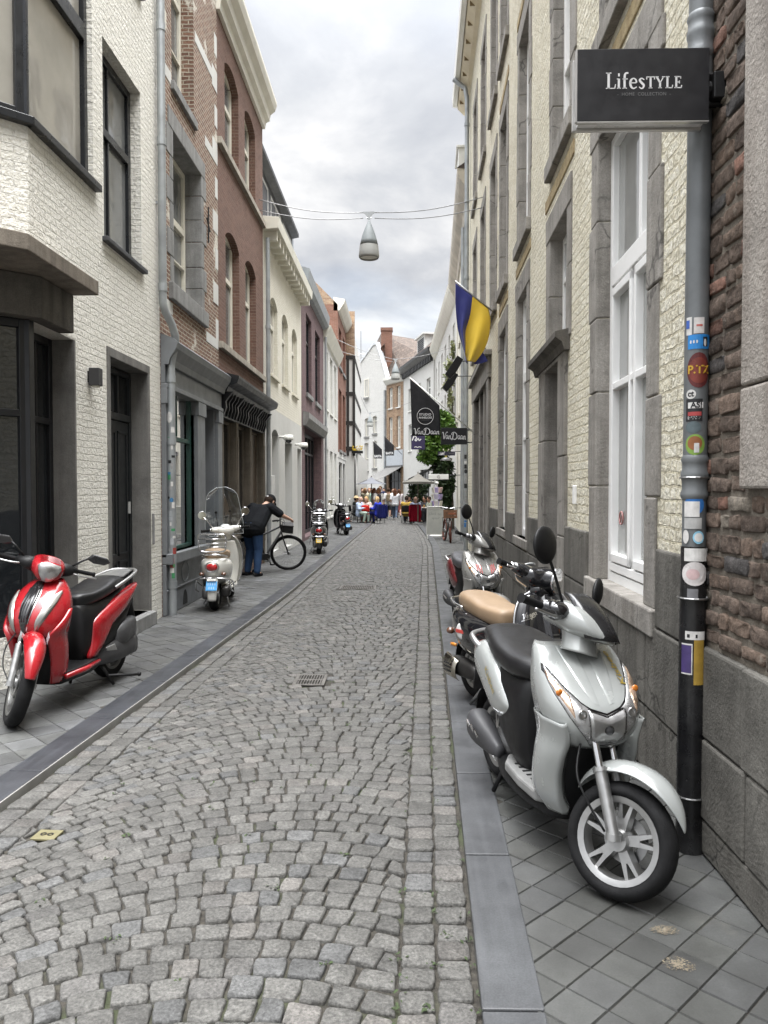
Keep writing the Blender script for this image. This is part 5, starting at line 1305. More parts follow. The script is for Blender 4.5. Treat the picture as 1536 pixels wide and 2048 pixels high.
def kisbee(loc, head, label, paint, accent=None, steer=40, mirrors=(-1, 1), badge=True, group=None, panelmat=None, seatmat=SEAT_BLACK):
    t = empty('motor_scooter', loc, math.atan2(head[1], head[0]), label, 'scooter', group, lean=0)
    S = axis_rot((.345, 0, .90), (-.438, 0, .899), R(steer))
    C = (.69, 0, .224)
    wheel(t, C, .224, .112, S, 'y', disc=.045, rr=.162)
    wheel(t, (-.64, 0, .226), .226, .12, None, 'y', rimmat=ALLOY, rr=.16)
    mb = MB(); mb.xf = S
    for s_ in (-1, 1):
        mb.tube([(.69, s_ * .078, .235), (.572, s_ * .078, .475)], [.024, .026], 12); mb.tube([(.69, s_ * .078, .225), (.685, s_ * .078, .25)], .03, 12)
        mb.tube([(.58, s_ * .078, .46), (.575, s_ * .078, .47)], .031, 12)
    mb.tube([(.69, -.1, .235), (.69, .1, .235)], .016, 10)
    f = mb.build('fork', ALLOY, t, smooth=True, angle=40)
    mb = MB(); mb.xf = S
    for s_ in (-1, 1): mb.tube([(.575, s_ * .078, .47), (.48, s_ * .078, .665)], .016, 10)
    mb.box((.50, 0, .66), (.07, .2, .04)); mb.build('fork_tube', CHROME, f, smooth=True, angle=40)
    mb = MB(); mb.xf = S; mb.tube(cr([(.46, -.06, .62), (.50, -.13, .45), (.56, -.14, .36), (.66, -.105, .25)], 5), .005, 6); mb.build('brake_hose', BLACK_PLASTIC, f, smooth=True)
    mb = MB(); mb.xf = S; fender(mb, C, .258, .082, 26, 150, tip=.06, lift=.052, drop=.05); mb.build('front_fender', paint, t, smooth=True, solid=.006, sub=1)
    # front shield
    sh = Shell([(.545, .535, .135, .375), (.575, .556, .170, .365), (.64, .585, .202, .34), (.72, .565, .217, .315), (.80, .475, .214, .285), (.87, .38, .198, .255), (.915, .305, .18, .22), (.938, .245, .15, .18)], pw=.62)
    mb = MB(); sh.grid(mb); ap = mb.build('front_shield', paint, t, smooth=True, solid=.012)
    zU = pl_interp([(0, .692), (.3, .713), (.45, .735), (.6, .774), (.75, .818), (.86, .848), (.92, .858)]); zL = pl_interp([(0, .564), (.38, .570), (.47, .606), (.58, .640), (.72, .697), (.84, .768), (.92, .848)])
    mb = MB(); sh.patch(mb, -.94, .94, lambda s: zL(s) - .007, lambda s: zU(s) + .008, .004, 60, 6); mb.build('lamp_trim', BLACK_GLOSS, ap, smooth=True)
    mb = MB(); sh.patch(mb, -.91, .91, zL, zU, .009, 60, 8); mb.build('lamp_bowl', M('lamp_bowl_silver', (.52, .52, .52), .3, .8, var=.3, vs=18, bump=.15, bs=30, bd=.006), ap, smooth=True)
    mb = MB(); sh.patch(mb, -.41, .41, lambda s: interp(abs(s), [(0, .575), (.30, .579), (.41, .600)]), lambda s: interp(abs(s), [(0, .690), (.41, .722)]), .012, 20, 6); mb.build('headlight_rim', BLACK_GLOSS, ap, smooth=True)
    mb = MB(); sh.patch(mb, -.38, .38, lambda s: interp(abs(s), [(0, .582), (.28, .586), (.38, .604)]), lambda s: interp(abs(s), [(0, .684), (.38, .712)]), .018, 20, 8); hl = mb.build('headlight', REFL, ap, smooth=True)
    mb = MB(); sh.patch(mb, -.39, .39, lambda s: interp(abs(s), [(0, .579), (.29, .583), (.39, .602)]), lambda s: interp(abs(s), [(0, .688), (.39, .716)]), .024, 20, 8); mb.build('lens', LENS, hl, smooth=True)
    mb = MB(); mb.ell(tuple(sh.at(0, .640, .017)), (.010, .022, .020), 12, 8); mb.build('bulb', M('bulb_grey', (.10, .10, .105), .2, .6), hl, smooth=True)
    for s_ in (-1, 1):
        mb = MB(); sh.patch(mb, min(s_ * .60, s_ * .90), max(s_ * .60, s_ * .90), lambda s: zL(s) + .008 + .01 * (1 - abs(abs(s) - .7) / .15), lambda s: zU(s) - .008, .013, 12, 5); ind = mb.build('indicator', M('indicator_glass', (.50, .36, .26), .12, .6, coat=1, var=.5, vs=22, bump=.5, bs=60, bd=.01), ap, smooth=True)
        p = sh.at(s_ * .76, .765, .016); mb = MB(); mb.ell(p, (.008, .016, .016), 10, 6); mb.build('bulb', AMBER, ind, smooth=True)
        p = sh.at(s_ * .50, .698, .013); mb = MB(); mb.lathe([(.0, .002), (.012, .004), (.019, .008), (.021, .004)], tuple(p), 'x', 14); mb.build('position_lamp', CHROME, ap, smooth=True)
    # raised facets down the shield
    mb = MB()
    for s_ in (-1, 1): sh.patch(mb, min(s_ * .10, s_ * .56), max(s_ * .10, s_ * .56), lambda s: max(zU(s) + .03, .925 - .26 * (1 - (abs(s) - .10) / .46)), lambda s: .93 - .004, .0035, 12, 6)
    mb.build('shield_facet', paint, ap, smooth=True)
    # lower wings round the wheel
    for s_ in (-1, 1):
        mb = MB(); rows = []
        for z, xr, xf_, yo, yf in cr([(.66, .29, .555, .20, .185), (.58, .325, .545, .198, .165), (.50, .315, .515, .205, .175), (.40, .29, .475, .205, .172), (.30, .265, .455, .19, .155), (.235, .29, .44, .15, .12)], 4):
            rows.append([(xr - .05, s_ * (yo - .05), z), (xr - .008, s_ * (yo - .012), z), (xr + .012, s_ * yo, z), ((xr + xf_) / 2, s_ * (yo * .5 + yf * .5 + .022), z), (xf_ - .01, s_ * (yf + .006), z), (xf_, s_ * (yf - .008), z), (xf_ - .06, s_ * (yf - .06), z)])
        mb.loft(rows, cap=False, closed=False); mb.build('shield_wing', paint, t, smooth=True, solid=.006)
    mb = MB(); body_z(mb, [(.23, .30, 0, .10, .135, 3), (.4, .32, 0, .12, .15, 3), (.6, .33, 0, .12, .165, 3), (.8, .24, 0, .10, .17, 3), (.92, .17, 0, .06, .13, 3)]); mb.build('inner_shield', BLACK_PLASTIC, t, smooth=True)
    # handlebar
    SC = lambda p: S(V((.32 + (p[0] - .25) * .76, p[1] * .80, 1.03 + (p[2] - 1.03) * .80)))
    mb = MB(); mb.xf = SC
    body_x(mb, [(.02, 0, 1.045, .07, .05, .05, 2.4), (.12, 0, 1.06, .135, .075, .085, 2.6), (.24, 0, 1.045, .165, .085, .10, 2.8), (.34, 0, 1.015, .15, .065, .07, 2.6), (.43, 0, .975, .08, .03, .03, 2.2), (.455, 0, .965, .02, .01, .01, 2)])
    hc = mb.build('handlebar_cover', paint, t, smooth=True)
    mb = MB(); mb.xf = S; body_z(mb, [(.90, .335, 0, .075, .095, 2.5), (.96, .32, 0, .07, .085, 2.5), (1.02, .30, 0, .075, .09, 2.5)]); mb.build('steering_neck', paint, t, smooth=True)
    mb = MB(); mb.xf = SC; rows = []
    for i in range(9):
        q = i / 8; xc, zc, hw = .205 + .275 * q, 1.185 - .05 * q - .165 * q * q, .085 + .045 * math.sin(q * 2.4); rows.append([(xc - .07 * (s / 4) ** 2 * (1 + q), hw * s / 4, zc - .02 * abs(s / 4)) for s in range(-4, 5)])
    mb.loft(rows, cap=False, closed=False); mb.build('visor', M('visor_black', (.012, .012, .013), .28, coat=.4), hc, smooth=True, solid=.01)
    mb = MB(); mb.xf = S
    for s_ in (-1, 1):
        mb.tube([(.25, s_ * .07, 1.05), (.23, s_ * .14, 1.055), (.21, s_ * .20, 1.055)], [.045, .042, .028], 12); mb.ell((.25, s_ * .13, 1.055), (.06, .06, .042), 12, 8)
    mb.build('switch_housing', BLACK_GLOSS, hc, smooth=True)
    for s_ in (-1, 1):
        mb = MB(); mb.xf = S; mb.tube([(.21, s_ * .18, 1.055), (.185, s_ * .315, 1.06), (.183, s_ * .33, 1.06)], [.018, .018, .022], 12); mb.build('grip', RUBBER, hc, smooth=True, angle=50)
        mb = MB(); mb.xf = S; mb.tube(cr([(.27, s_ * .14, 1.04), (.28, s_ * .20, 1.025), (.25, s_ * .31, 1.03)], 4), .007, 6); mb.build('brake_lever', STEEL, hc, smooth=True)
    for s_ in mirrors: mirror(t, (.26, s_ * .10, 1.08), (.20, s_ * .27, 1.31) if s_ < 0 else (.26, s_ * .19, 1.20), (.022, .084, .084) if s_ < 0 else (.02, .055, .07), rot3(-6 if s_ < 0 else 8, -8, -s_ * 25), xf=S)
    # floor, seat and rear
    mb = MB(); O = [(-.20, .13), (-.10, .185), (.10, .20), (.28, .19), (.36, .12)]
    mb.prism([(x, y, .232) for x, y in O] + [(x, -y, .232) for x, y in O[::-1]], (0, 0, .05)); fl = mb.build('footboard', M('footboard_grey', (.20, .20, .195), .5, var=.15, vs=10), t, bevel=.012)
    mb = MB()
    for s_ in (-1, 1):
        for k in range(6):
            for j in range(2): mb.box((-.05 + k * .05, s_ * (.075 + j * .055), .2832), (.014, .045, .003))
    mb.build('rubber_strip', RUBBER, fl)
    mb = MB(); body_x(mb, [(-.45, 0, .2, .10, .05, .06, 3), (-.2, 0, .2, .17, .06, .06, 3), (.1, 0, .195, .18, .045, .045, 3), (.32, 0, .2, .14, .04, .04, 3), (.38, 0, .21, .08, .02, .02, 3)]); mb.build('belly_pan', BLACK_PLASTIC, t, smooth=True)
    mb = MB(); body_x(mb, [(-.80, 0, .74, .05, .05, .06, 2.4), (-.66, 0, .70, .12, .08, .10, 2.6), (-.45, 0, .64, .155, .13, .16, 2.8), (-.25, 0, .58, .172, .17, .26, 3), (-.08, 0, .53, .172, .21, .30, 3.2), (.02, 0, .50, .160, .24, .27, 3.2), (.06, 0, .5, .13, .2, .24, 3)]); mb.build('seat_base', M('body_black', (.007, .007, .0075), .45, var=.15, vs=7, spec=.3), t, smooth=True)
    mb = MB(); body_x(mb, [(-.72, 0, .815, .03, .02, .03, 2.2), (-.66, 0, .82, .10, .045, .05, 2.6), (-.50, 0, .825, .145, .055, .07, 2.8), (-.32, 0, .805, .178, .050, .10, 3), (-.14, 0, .78, .178, .045, .10, 3), (.0, 0, .77, .155, .05, .08, 2.8), (.08, 0, .765, .11, .045, .06, 2.5), (.10, 0, .765, .03, .02, .02, 2.2)], n=28); mb.build('seat', seatmat, t, smooth=True, sub=1)
    O = [(-.655, .73), (-.60, .785), (-.48, .795), (-.34, .745), (-.20, .655), (-.08, .575), (-.065, .525), (-.15, .475), (-.27, .455), (-.41, .53), (-.53, .60), (-.63, .67)]
    for s_ in (-1, 1):
        mb = MB(); panel(mb, O, .135, .195, s_); pn = mb.build('side_panel', panelmat or paint, t, smooth=True)
        if badge: txt('Kisbee', .062, (lambda a, b: (-.30 + a * .8 + b * .6, -.199, .64 - a * .6 + b * .8)) if s_ < 0 else (lambda a, b: (-.30 - a * .8 + b * .6, .199, .655 + a * .6 + b * .8)), 'badge', GOLD, pn, shear=.2)
    if badge: txt('Kisbee', .042, lambda a, b: tuple(sh.at(.60 - b * 4.0, .842 + a, .0045)), 'badge', GOLD, ap, shear=.2, off=.0008)
    if accent:
        for s_ in (-1, 1):
            mb = MB()
            for k in range(3): sh.patch(mb, min(s_ * (.22 + k * .10), s_ * (.27 + k * .10)), max(s_ * (.22 + k * .10), s_ * (.27 + k * .10)), lambda s: zU(s) + .012, lambda s: zU(s) + .10 - .012 * k, .0055, 4, 6)
            mb.build('stripe', accent, ap, smooth=True)
        strokes([[(-.4, .5), (0, .35), (.3, .7)], [(0, .35), (-.2, -.4), (-.5, -.7)], [(0, 0), (.35, -.3), (.45, -.8)]], lambda a, b: tuple(sh.at(a * .06, .86 + b * .025, .005)), .10, 'emblem', BLACK_GLOSS, ap)
    mb = MB(); P = [(-.52, -.15, .745), (-.59, -.178, .785), (-.67, -.165, .805), (-.74, -.08, .81), (-.75, 0, .81)]; mb.tube(cr(P + [sy(p, -1) for p in P[-2::-1]], 4), .017, 10); mb.build('grab_rail', ALLOY, t, smooth=True)
    mb = MB(); body_x(mb, [(-.86, 0, .70, .08, .03, .03, 2.5), (-.83, 0, .70, .10, .045, .05, 2.5), (-.76, 0, .71, .11, .05, .05, 2.5)]); mb.build('tail_light', REDLENS, t, smooth=True)
    mb = MB(); fender(mb, (-.64, 0, .237), .27, .075, 60, 190, tip=.6, lift=.02, drop=.02); mb.box((-.92, 0, .50), (.02, .14, .16), rot3(0, 20)); mb.build('rear_fender', BLACK_PLASTIC, t, smooth=True, solid=.006)
    mb = MB(); body_x(mb, [(-.60, -.165, .33, .03, .03, .03, 2.6), (-.585, -.165, .33, .062, .075, .07, 2.8), (-.54, -.168, .328, .066, .085, .08, 2.8), (-.48, -.165, .315, .062, .08, .08, 2.8), (-.36, -.15, .28, .045, .06, .055, 2.6), (-.28, -.14, .26, .025, .03, .03, 2.4)]); mf = mb.build('muffler', M('muffler_guard', (.05, .05, .053), .5, var=.2), t, smooth=True)
    mb = MB()
    for k in range(3): mb.box((-.53 + k * .07, -.236, .345 - k * .008), (.05, .006, .016), rot3(0, 20))
    mb.build('guard_slot', CHROME, mf)
    mb = MB(); body_x(mb, [(-.72, .09, .26, .06, .09, .07, 3), (-.45, .08, .27, .08, .10, .08, 3), (-.2, .05, .26, .08, .09, .07, 3)]); mb.ell((-.38, -.06, .27), (.12, .08, .10)); mb.tube([(-.62, .12, .26), (-.70, .13, .62)], .018, 8); mb.build('engine', M('engine_grey', (.13, .13, .13), .5, .5, var=.3, vs=14, bump=.4, bs=60), t, smooth=True)
    mb = MB(); mb.tube([(.02, .13, .22), (.06, .24, .02), (.09, .27, .012)], .01, 8); mb.tube([(-.28, .12, .18), (-.36, .15, .03)], .012, 8); mb.tube([(-.28, -.12, .18), (-.36, -.15, .03)], .012, 8); build_apart(mb, 'stand', BLACK_PLASTIC, t, smooth=True)
    return t

kisbee((.715, 3.72, 0), (.225, -.974), 'white scooter with gold lettering and a five spoke wheel, before the tan seated scooter', SILVERW, steer=40)
kisbee((.83, 8.85, 0), (.17, -.985), 'grey scooter with red and white stripes on its shield, parked behind the tan seated scooter', GREY_SC, accent=M('stripe_red', (.5, .06, .06), .4), mirrors=(-1, 1), badge=False, panelmat=M('panel_dark_red', (.10, .012, .014), .3, coat=.4), seatmat=M('seat_grey', (.06, .06, .065), .35, var=.2))
def vespa(loc, head, label, paint, seatmat, steer=0, screen=None, rack=False, plate=None, mir='round', guard=False, tail=True, trim=CHROME, group=None, sticker_=False, lean=0):
    t = empty('motor_scooter', loc, math.atan2(head[1], head[0]), label, 'scooter', group, lean=R(lean))
    S = axis_rot((.34, 0, .90), (-.40, 0, .916), R(steer)); C = (.66, 0, .222)
    wheel(t, C, .222, .11, S, 'disc', rr=.145); wheel(t, (-.63, 0, .222), .222, .12, None, 'disc', rr=.14)
    mb = MB(); mb.xf = S
    fender(mb, C, .235, .095, -8, 190, tip=.55, lift=.055, drop=.09); ff = mb.build('front_fender', paint, t, smooth=True, solid=.006, sub=1)
    mb = MB(); mb.xf = S; mb.tube([(.66, .085, .222), (.60, .085, .34), (.52, .03, .50), (.46, 0, .62)], [.03, .035, .04, .04], 12); mb.build('fork', STEEL, t, smooth=True)
    # leg shield
    sh = Shell([(.235, .46, .15, .40), (.33, .50, .20, .43), (.45, .505, .225, .425), (.60, .485, .235, .40), (.75, .44, .23, .36), (.86, .40, .195, .33), (.93, .37, .14, .32), (.955, .355, .08, .32)], pw=.92)
    mb = MB(); sh.grid(mb); ls = mb.build('leg_shield', paint, t, smooth=True, solid=.014)
    mb = MB(); P = [sh.at(-1, z) for z in np.linspace(.235, .955, 18)] + [sh.at(s, .957) for s in np.linspace(-.8, .8, 9)] + [sh.at(1, z) for z in np.linspace(.955, .235, 18)]
    mb.tube([p + V((-.004, 0, 0)) for p in P], .009, 7); mb.build('shield_edge', trim, ls, smooth=True)
    mb = MB(); rows = []
    for z, w_, d in cr([(.93, .05, .012), (.86, .062, .02), (.72, .055, .03), (.58, .045, .03), (.50, .03, .018), (.47, .01, .008)], 4):
        rows.append([sh.at(s * w_ / .23, z, d * (1 - abs(s) ** 2.5) + .001) for s in np.linspace(-1, 1, 9)])
    mb.loft(rows, cap=False, closed=False); hc = mb.build('horn_cover', paint, ls, smooth=True)
    mb = MB()
    for k in range(7): mb.box(tuple(sh.at(0, .545 + k * .022, .034)), (.006, .05 - .003 * abs(k - 3), .008))
    mb.build('horn_slot', CHROME, hc)
    strokes(VESPA, lambda a, b: tuple(sh.at(-.86 + a * .17, .775 + b * .035 + a * .012, .004)), .07, 'lettering', CHROME, ls)
    mb = MB()
    for s_ in (-1, 1): mb.ell(tuple(sh.at(s_ * .72, .70, .012)), (.014, .035, .022), 10, 6)
    mb.build('indicator', AMBER, ls, smooth=True)
    mb = MB(); body_z(mb, [(.24, .36, 0, .05, .15, 3), (.45, .375, 0, .06, .19, 3), (.7, .33, 0, .06, .185, 3), (.88, .29, 0, .05, .14, 3)]); mb.build('inner_shield', paint, t, smooth=True)
    # headset
    mb = MB(); mb.xf = S
    body_x(mb, [(.13, 0, 1.03, .05, .03, .04, 2.2), (.17, 0, 1.04, .12, .05, .07, 2.4), (.26, 0, 1.035, .135, .06, .10, 2.4), (.34, 0, 1.03, .095, .085, .095, 2.1), (.385, 0, 1.03, .082, .082, .082, 2), (.40, 0, 1.03, .078, .078, .078, 2)], n=24)
    for s_ in (-1, 1): mb.tube([(.24, s_ * .05, 1.035), (.20, s_ * .14, 1.05), (.165, s_ * .205, 1.055)], [.06, .045, .028], 12)
    mb.tube([(.30, 0, .9), (.285, 0, .98)], [.075, .09], 14)
    hs = mb.build('headset', paint, t, smooth=True)
    mb = MB(); mb.xf = S; mb.lathe([(.074, -.012), (.088, -.008), (.090, .006), (.082, .016), (.072, .012)], (.402, 0, 1.03), 'x', 28); hl = mb.build('headlight_ring', CHROME, hs, smooth=True)
    mb = MB(); mb.xf = S; mb.lathe([(.0, .020), (.04, .017), (.074, .006)], (.405, 0, 1.03), 'x', 28); mb.build('headlight', REFL, hl, smooth=True)
    mb = MB(); mb.xf = S; mb.lathe([(.0, .030), (.04, .027), (.076, .012)], (.405, 0, 1.03), 'x', 28); mb.build('lens', LENS, hl, smooth=True)
    mb = MB(); mb.xf = S; rt = rot3(0, -28); mb.ell((.185, 0, 1.098), (.055, .065, .012), 18, 8, rot=rt); mb.build('speedometer', M('dial_white', (.6, .62, .62), .2, coat=1, var=.3, vs=60), hs, smooth=True)
    for s_ in (-1, 1):
        mb = MB(); mb.xf = S; mb.tube([(.165, s_ * .20, 1.055), (.125, s_ * .335, 1.055), (.122, s_ * .345, 1.055)], [.018, .019, .022], 12); g = mb.build('grip', RUBBER, hs, smooth=True, angle=50)
        mb = MB(); mb.xf = S; mb.tube([(.162, s_ * .212, 1.055), (.158, s_ * .226, 1.055)], .026, 12); mb.tube(cr([(.18, s_ * .20, 1.05), (.21, s_ * .26, 1.04), (.18, s_ * .34, 1.04)], 4), .007, 6); mb.build('brake_lever', CHROME, g, smooth=True)
    # rear body
    mb = MB(); body_x(mb, [(-.88, 0, .62, .03, .03, .04, 2), (-.84, 0, .62, .10, .07, .14, 2.3), (-.74, 0, .62, .165, .10, .22, 2.4), (-.58, 0, .60, .205, .12, .26, 2.5), (-.40, 0, .58, .205, .12, .27, 2.5), (-.24, 0, .55, .165, .13, .26, 2.6), (-.12, 0, .52, .13, .16, .25, 2.8), (-.03, 0, .50, .115, .18, .25, 3), (.0, 0, .48, .09, .16, .22, 3)], n=28); rb = mb.build('rear_body', paint, t, smooth=True)
    mb = MB(); mb.prism([(x, y, .225) for x, y in ((-.20, .12), (-.05, .17), (.2, .185), (.40, .17), (.44, .1))] + [(x, -y, .225) for x, y in ((.44, .1), (.40, .17), (.2, .185), (-.05, .17), (-.20, .12))], (0, 0, .04)); fl = mb.build('footboard', paint, t, bevel=.014)
    mb = MB()
    for s_ in (-1, 1):
        for k in range(3): mb.box((.12, s_ * (.05 + k * .045), .268), (.42, .016, .008))
    mb.build('rubber_strip', RUBBER, fl)
    mb = MB(); body_x(mb, [(-.80, 0, .745, .02, .015, .03, 2.2), (-.775, 0, .76, .09, .06, .08, 2.6), (-.62, 0, .768, .142, .066, .115, 2.9), (-.45, 0, .758, .152, .056, .12, 3), (-.32, 0, .74, .147, .046, .11, 3), (-.16, 0, .732, .14, .05, .11, 2.9), (-.04, 0, .725, .115, .05, .10, 2.7), (-.01, 0, .72, .03, .02, .03, 2.2)], n=28); st_ = mb.build('seat', seatmat, t, smooth=True, sub=1)
    if seatmat is SEAT_TAN:
        mb = MB(); mb.ell((-.56, .0, .812), (.03, .05, .004), 14, 5); mb.build('seat_buckle', CHROME, st_, smooth=True)
    mb = MB(); P = [(-.56, -.16, .72), (-.70, -.165, .735), (-.82, -.13, .755), (-.86, 0, .765)]; mb.tube(cr(P + [sy(p, -1) for p in P[-2::-1]], 4), .011, 8); mb.build('grab_rail', CHROME, t, smooth=True)
    mb = MB(); mb.ell((-.872, 0, .60), (.025, .075, .05), 16, 10); tl = mb.build('tail_light', REDLENS, rb, smooth=True)
    mb = MB(); rows = [(-.866, .09 * math.cos(q), .60 + .065 * math.sin(q)) for q in np.linspace(0, 6.2832, 25)[:-1]]; mb.tube(rows, .007, 6, closed=True); mb.build('trim_ring', CHROME, tl, smooth=True)
    for s_ in (-1, 1):
        mb = MB(); mb.ell((-.81, s_ * .145, .50), (.035, .035, .028), 12, 8); mb.build('indicator', M('smoked_lens', (.13, .06, .035), .15, coat=1, var=.3, vs=30), rb, smooth=True)
    mb = MB(); fender(mb, (-.63, 0, .222), .26, .07, 70, 195, tip=.8, lift=.02, drop=.02); mb.build('rear_fender', paint if plate else BLACK_PLASTIC, t, smooth=True, solid=.006)
    if plate:
        rt = rot3(0, 18); mb = MB(); mb.box((-.915, 0, .355), (.008, .145, .125), rt); pl_ = mb.build('number_plate', plate, t, bevel=.004)
        mb = MB(); mb.box((-.90, 0, .43), (.03, .12, .03), rt); mb.build('plate_bracket', paint, pl_, bevel=.006)
        mb = MB()
        for k, (y, z) in enumerate(((-.045, .025), (-.015, .025), (.015, .025), (.045, .025), (-.03, -.028), (.0, -.028), (.03, -.028))): mb.box(tuple(V((-.915, 0, .355)) + rt @ V((-.0045, y, z))), (.001, .016, .034), rt)
        mb.build('plate_mark', M('plate_ink', (.35, .55, .8) if plate is PLATE_BLUE else (.1, .07, .02), .5), pl_)
    mb = MB(); body_x(mb, [(-.78, .10, .24, .05, .09, .08, 3), (-.5, .09, .25, .08, .10, .09, 3), (-.25, .05, .25, .08, .10, .08, 3)]); mb.tube([(-.64, .13, .24), (-.74, .14, .58)], .02, 8); mb.build('engine', M('engine_grey', (.13, .13, .13), .5, .5), t, smooth=True)
    mb = MB(); body_x(mb, [(-.73, -.15, .25, .03, .03, .03, 2.2), (-.71, -.15, .25, .06, .07, .07, 2.4), (-.60, -.15, .26, .065, .075, .075, 2.5), (-.40, -.13, .25, .05, .06, .06, 2.4), (-.32, -.12, .24, .02, .02, .02, 2)]); mf = mb.build('muffler', M('muffler_dark', (.05, .048, .046), .45, .7, var=.3), t, smooth=True)
    if guard:
        mb = MB(); vs = []
        for i in range(9):
            a = R(-70 + 140 * i / 8); vs.append([(-.78 + .02 * math.cos(a), -.15 - .085 * math.cos(a * .9), .25 + .10 * math.sin(a)), (-.54, -.15 - .085 * math.cos(a * .8), .24 + .085 * math.sin(a))])
        mb.loft(vs, cap=False, closed=False); gd_ = mb.build('exhaust_guard', M('guard_chrome', (.45, .42, .36), .22, 1.0, var=.3, vs=12), mf, smooth=True, solid=.004)
        mb = MB()
        for k in range(3): mb.box((-.67, -.239, .22 + k * .028), (.12, .004, .010))
        mb.build('guard_slot', PAINT_BLACK, gd_)
        mb = MB(); mb.box((-.68, -.178, .415), (.07, .012, .026), rot3(12)); mb.build('side_reflector', M('orange_reflector', (.7, .25, .02), .25, coat=1), t, smooth=True)
    if sticker_:
        mb = MB(); mb.ell((-.50, -.203, .55), (.060, .010, .062), 20, 8, rot=rot3(10)); sk = mb.build('round_sticker', M('sticker_white', (.66, .66, .65), .5, var=.04), t, smooth=True)
        mb = MB(); mb.box((-.50, -.2140, .55), (.098, .003, .026), rot3(10)); mb.build('red_band', M('sticker_red_band', (.5, .06, .05), .5, var=.3, vs=90), sk)
    mb = MB(); mb.tube([(-.12, .13, .2), (-.16, .24, .015)], .01, 8); mb.tube([(-.3, .1, .18), (-.42, .16, .015)], .012, 8); mb.tube([(-.3, -.1, .18), (-.42, -.16, .015)], .012, 8); build_apart(mb, 'stand', STEEL, t, smooth=True)
    # crash bars, rack, mirrors, screen
    if rack:
        mb = MB(); X0 = -.80
        for (z0_, w0) in ((.80, .0),): pass
        fr_ = [(-.80, -.17, .83), (-.84, -.185, .95), (-.87, -.17, 1.02), (-.875, -.12, 1.035), (-.875, .12, 1.035), (-.87, .17, 1.02), (-.84, .185, .95), (-.80, .17, .83), (-.79, .12, .80), (-.79, -.12, .80)]
        mb.tube(cr(fr_ + [fr_[0]], 3)[:-1], .010, 8, closed=True)
        for z, x, w_ in ((.86, -.81, .178), (.91, -.828, .183), (.97, -.85, .182)): mb.tube([(x, -w_, z), (x, w_, z)], .008, 8)
        for s_ in (-1, 1): mb.tube([(-.79, s_ * .08, .80), (-.74, s_ * .08, .74), (-.62, s_ * .09, .73)], .009, 8)
        mb.build('luggage_rack', CHROME, t, smooth=True)
        for s_ in (-1, 1):
            mb = MB(); mb.tube(cr([(-.86, 0, .455), (-.86, s_ * .12, .45), (-.80, s_ * .215, .43), (-.62, s_ * .24, .38), (-.40, s_ * .22, .30)], 5), .011, 8); mb.tube(cr([(-.80, s_ * .215, .43), (-.76, s_ * .235, .30), (-.56, s_ * .235, .24)], 4), .010, 8); mb.build('crash_bar', CHROME, t, smooth=True)
    for s_ in (-1, 1):
        if mir == 'round':
            mb = MB(); mb.xf = S; mb.tube([(.19, s_ * .17, 1.08), (.20, s_ * .25, 1.20), (.20, s_ * .29, 1.245)], .008, 7); mr = mb.build('mirror', CHROME, t, smooth=True)
            mb = MB(); mb.xf = S; mb.lathe([(.0, .03), (.04, .026), (.058, .008), (.060, -.004), (.056, -.004)], (.205, s_ * .31, 1.28), 'x', 22); mb.build('mirror_head', CHROME, mr, smooth=True)
            mb = MB(); mb.xf = S; mb.lathe([(.0, -.003), (.057, -.003)], (.205, s_ * .31, 1.28), 'x', 22); mb.build('mirror_glass', M('mirror_glass', (.62, .62, .52), .06, 1.0), mr)
        elif mir == 'drop':
            if s_ > 0 or True: mirror(t, (.20, s_ * .16, 1.08), (.17, s_ * .27, 1.315), (.02, .068, .082), rot3(-10, 6, -s_ * 28), M('mirror_black', (.012, .012, .013), .3, coat=.5), xf=S)
    if screen:
        z0_, z1_, w0_, col = screen; mb = MB(); mb.xf = S; rows = []
        for i in range(13):
            q = i / 12; z = z0_ + (z1_ - z0_) * q; hw = w0_ * (1.0 - .30 * q) * math.sqrt(max(1 - max(q - .78, 0) ** 2 / .0545, .02)) if q > .78 else w0_ * (1.0 - .30 * q) * (1 - .22 * max(.25 - q, 0) * 2)
            rows.append([(.47 - .20 * q - .10 * (s / 5) ** 2, hw * s / 5, z) for s in range(-5, 6)])
        mb.loft(rows, cap=False, closed=False); ws = mb.build('windscreen', col, t, smooth=True)
        mb = MB(); mb.xf = S
        edge = [r_[0] for r_ in rows] + rows[-1][1:-1] + [r_[-1] for r_ in rows[::-1]] + rows[0][-2:0:-1]
        mb.tube(edge, .0035, 6, closed=True); mb.build('screen_edge', M('screen_edge', (.62, .66, .68), .2), ws, smooth=True)
        mb = MB(); mb.xf = S
        for s_ in (-1, 1): mb.tube([(.24, s_ * .10, 1.06), (.33, s_ * .10, 1.20), (.36, s_ * .10, 1.30)], .006, 6); mb.ell((.355, s_ * .10, 1.30), (.012, .02, .02), 8, 6)
        mb.build('screen_bracket', BLACK_PLASTIC, ws, smooth=True)
    return t
BLACK_SC = M('scooter_black', (.010, .010, .012), .10, coat=1, var=.1, vs=3)
SCREEN = glass_clear('screen_clear', (.80, .84, .86), 1.35, .05)
vespa((.82, 5.42, 0), (.36, -.933), 'black scooter with a tan seat and round headlamp, parked behind the white scooter', BLACK_SC, SEAT_TAN, steer=42, mir=None, guard=True, sticker_=True)
vespa((-2.57, 10.95, 0), (-.075, .997), 'cream white scooter with a tall clear windscreen, chrome rack and blue number plate', CREAM_SC, SEAT_TAN, steer=14, screen=(.95, 1.66, .30, SCREEN), rack=True, plate=PLATE_BLUE, lean=0)
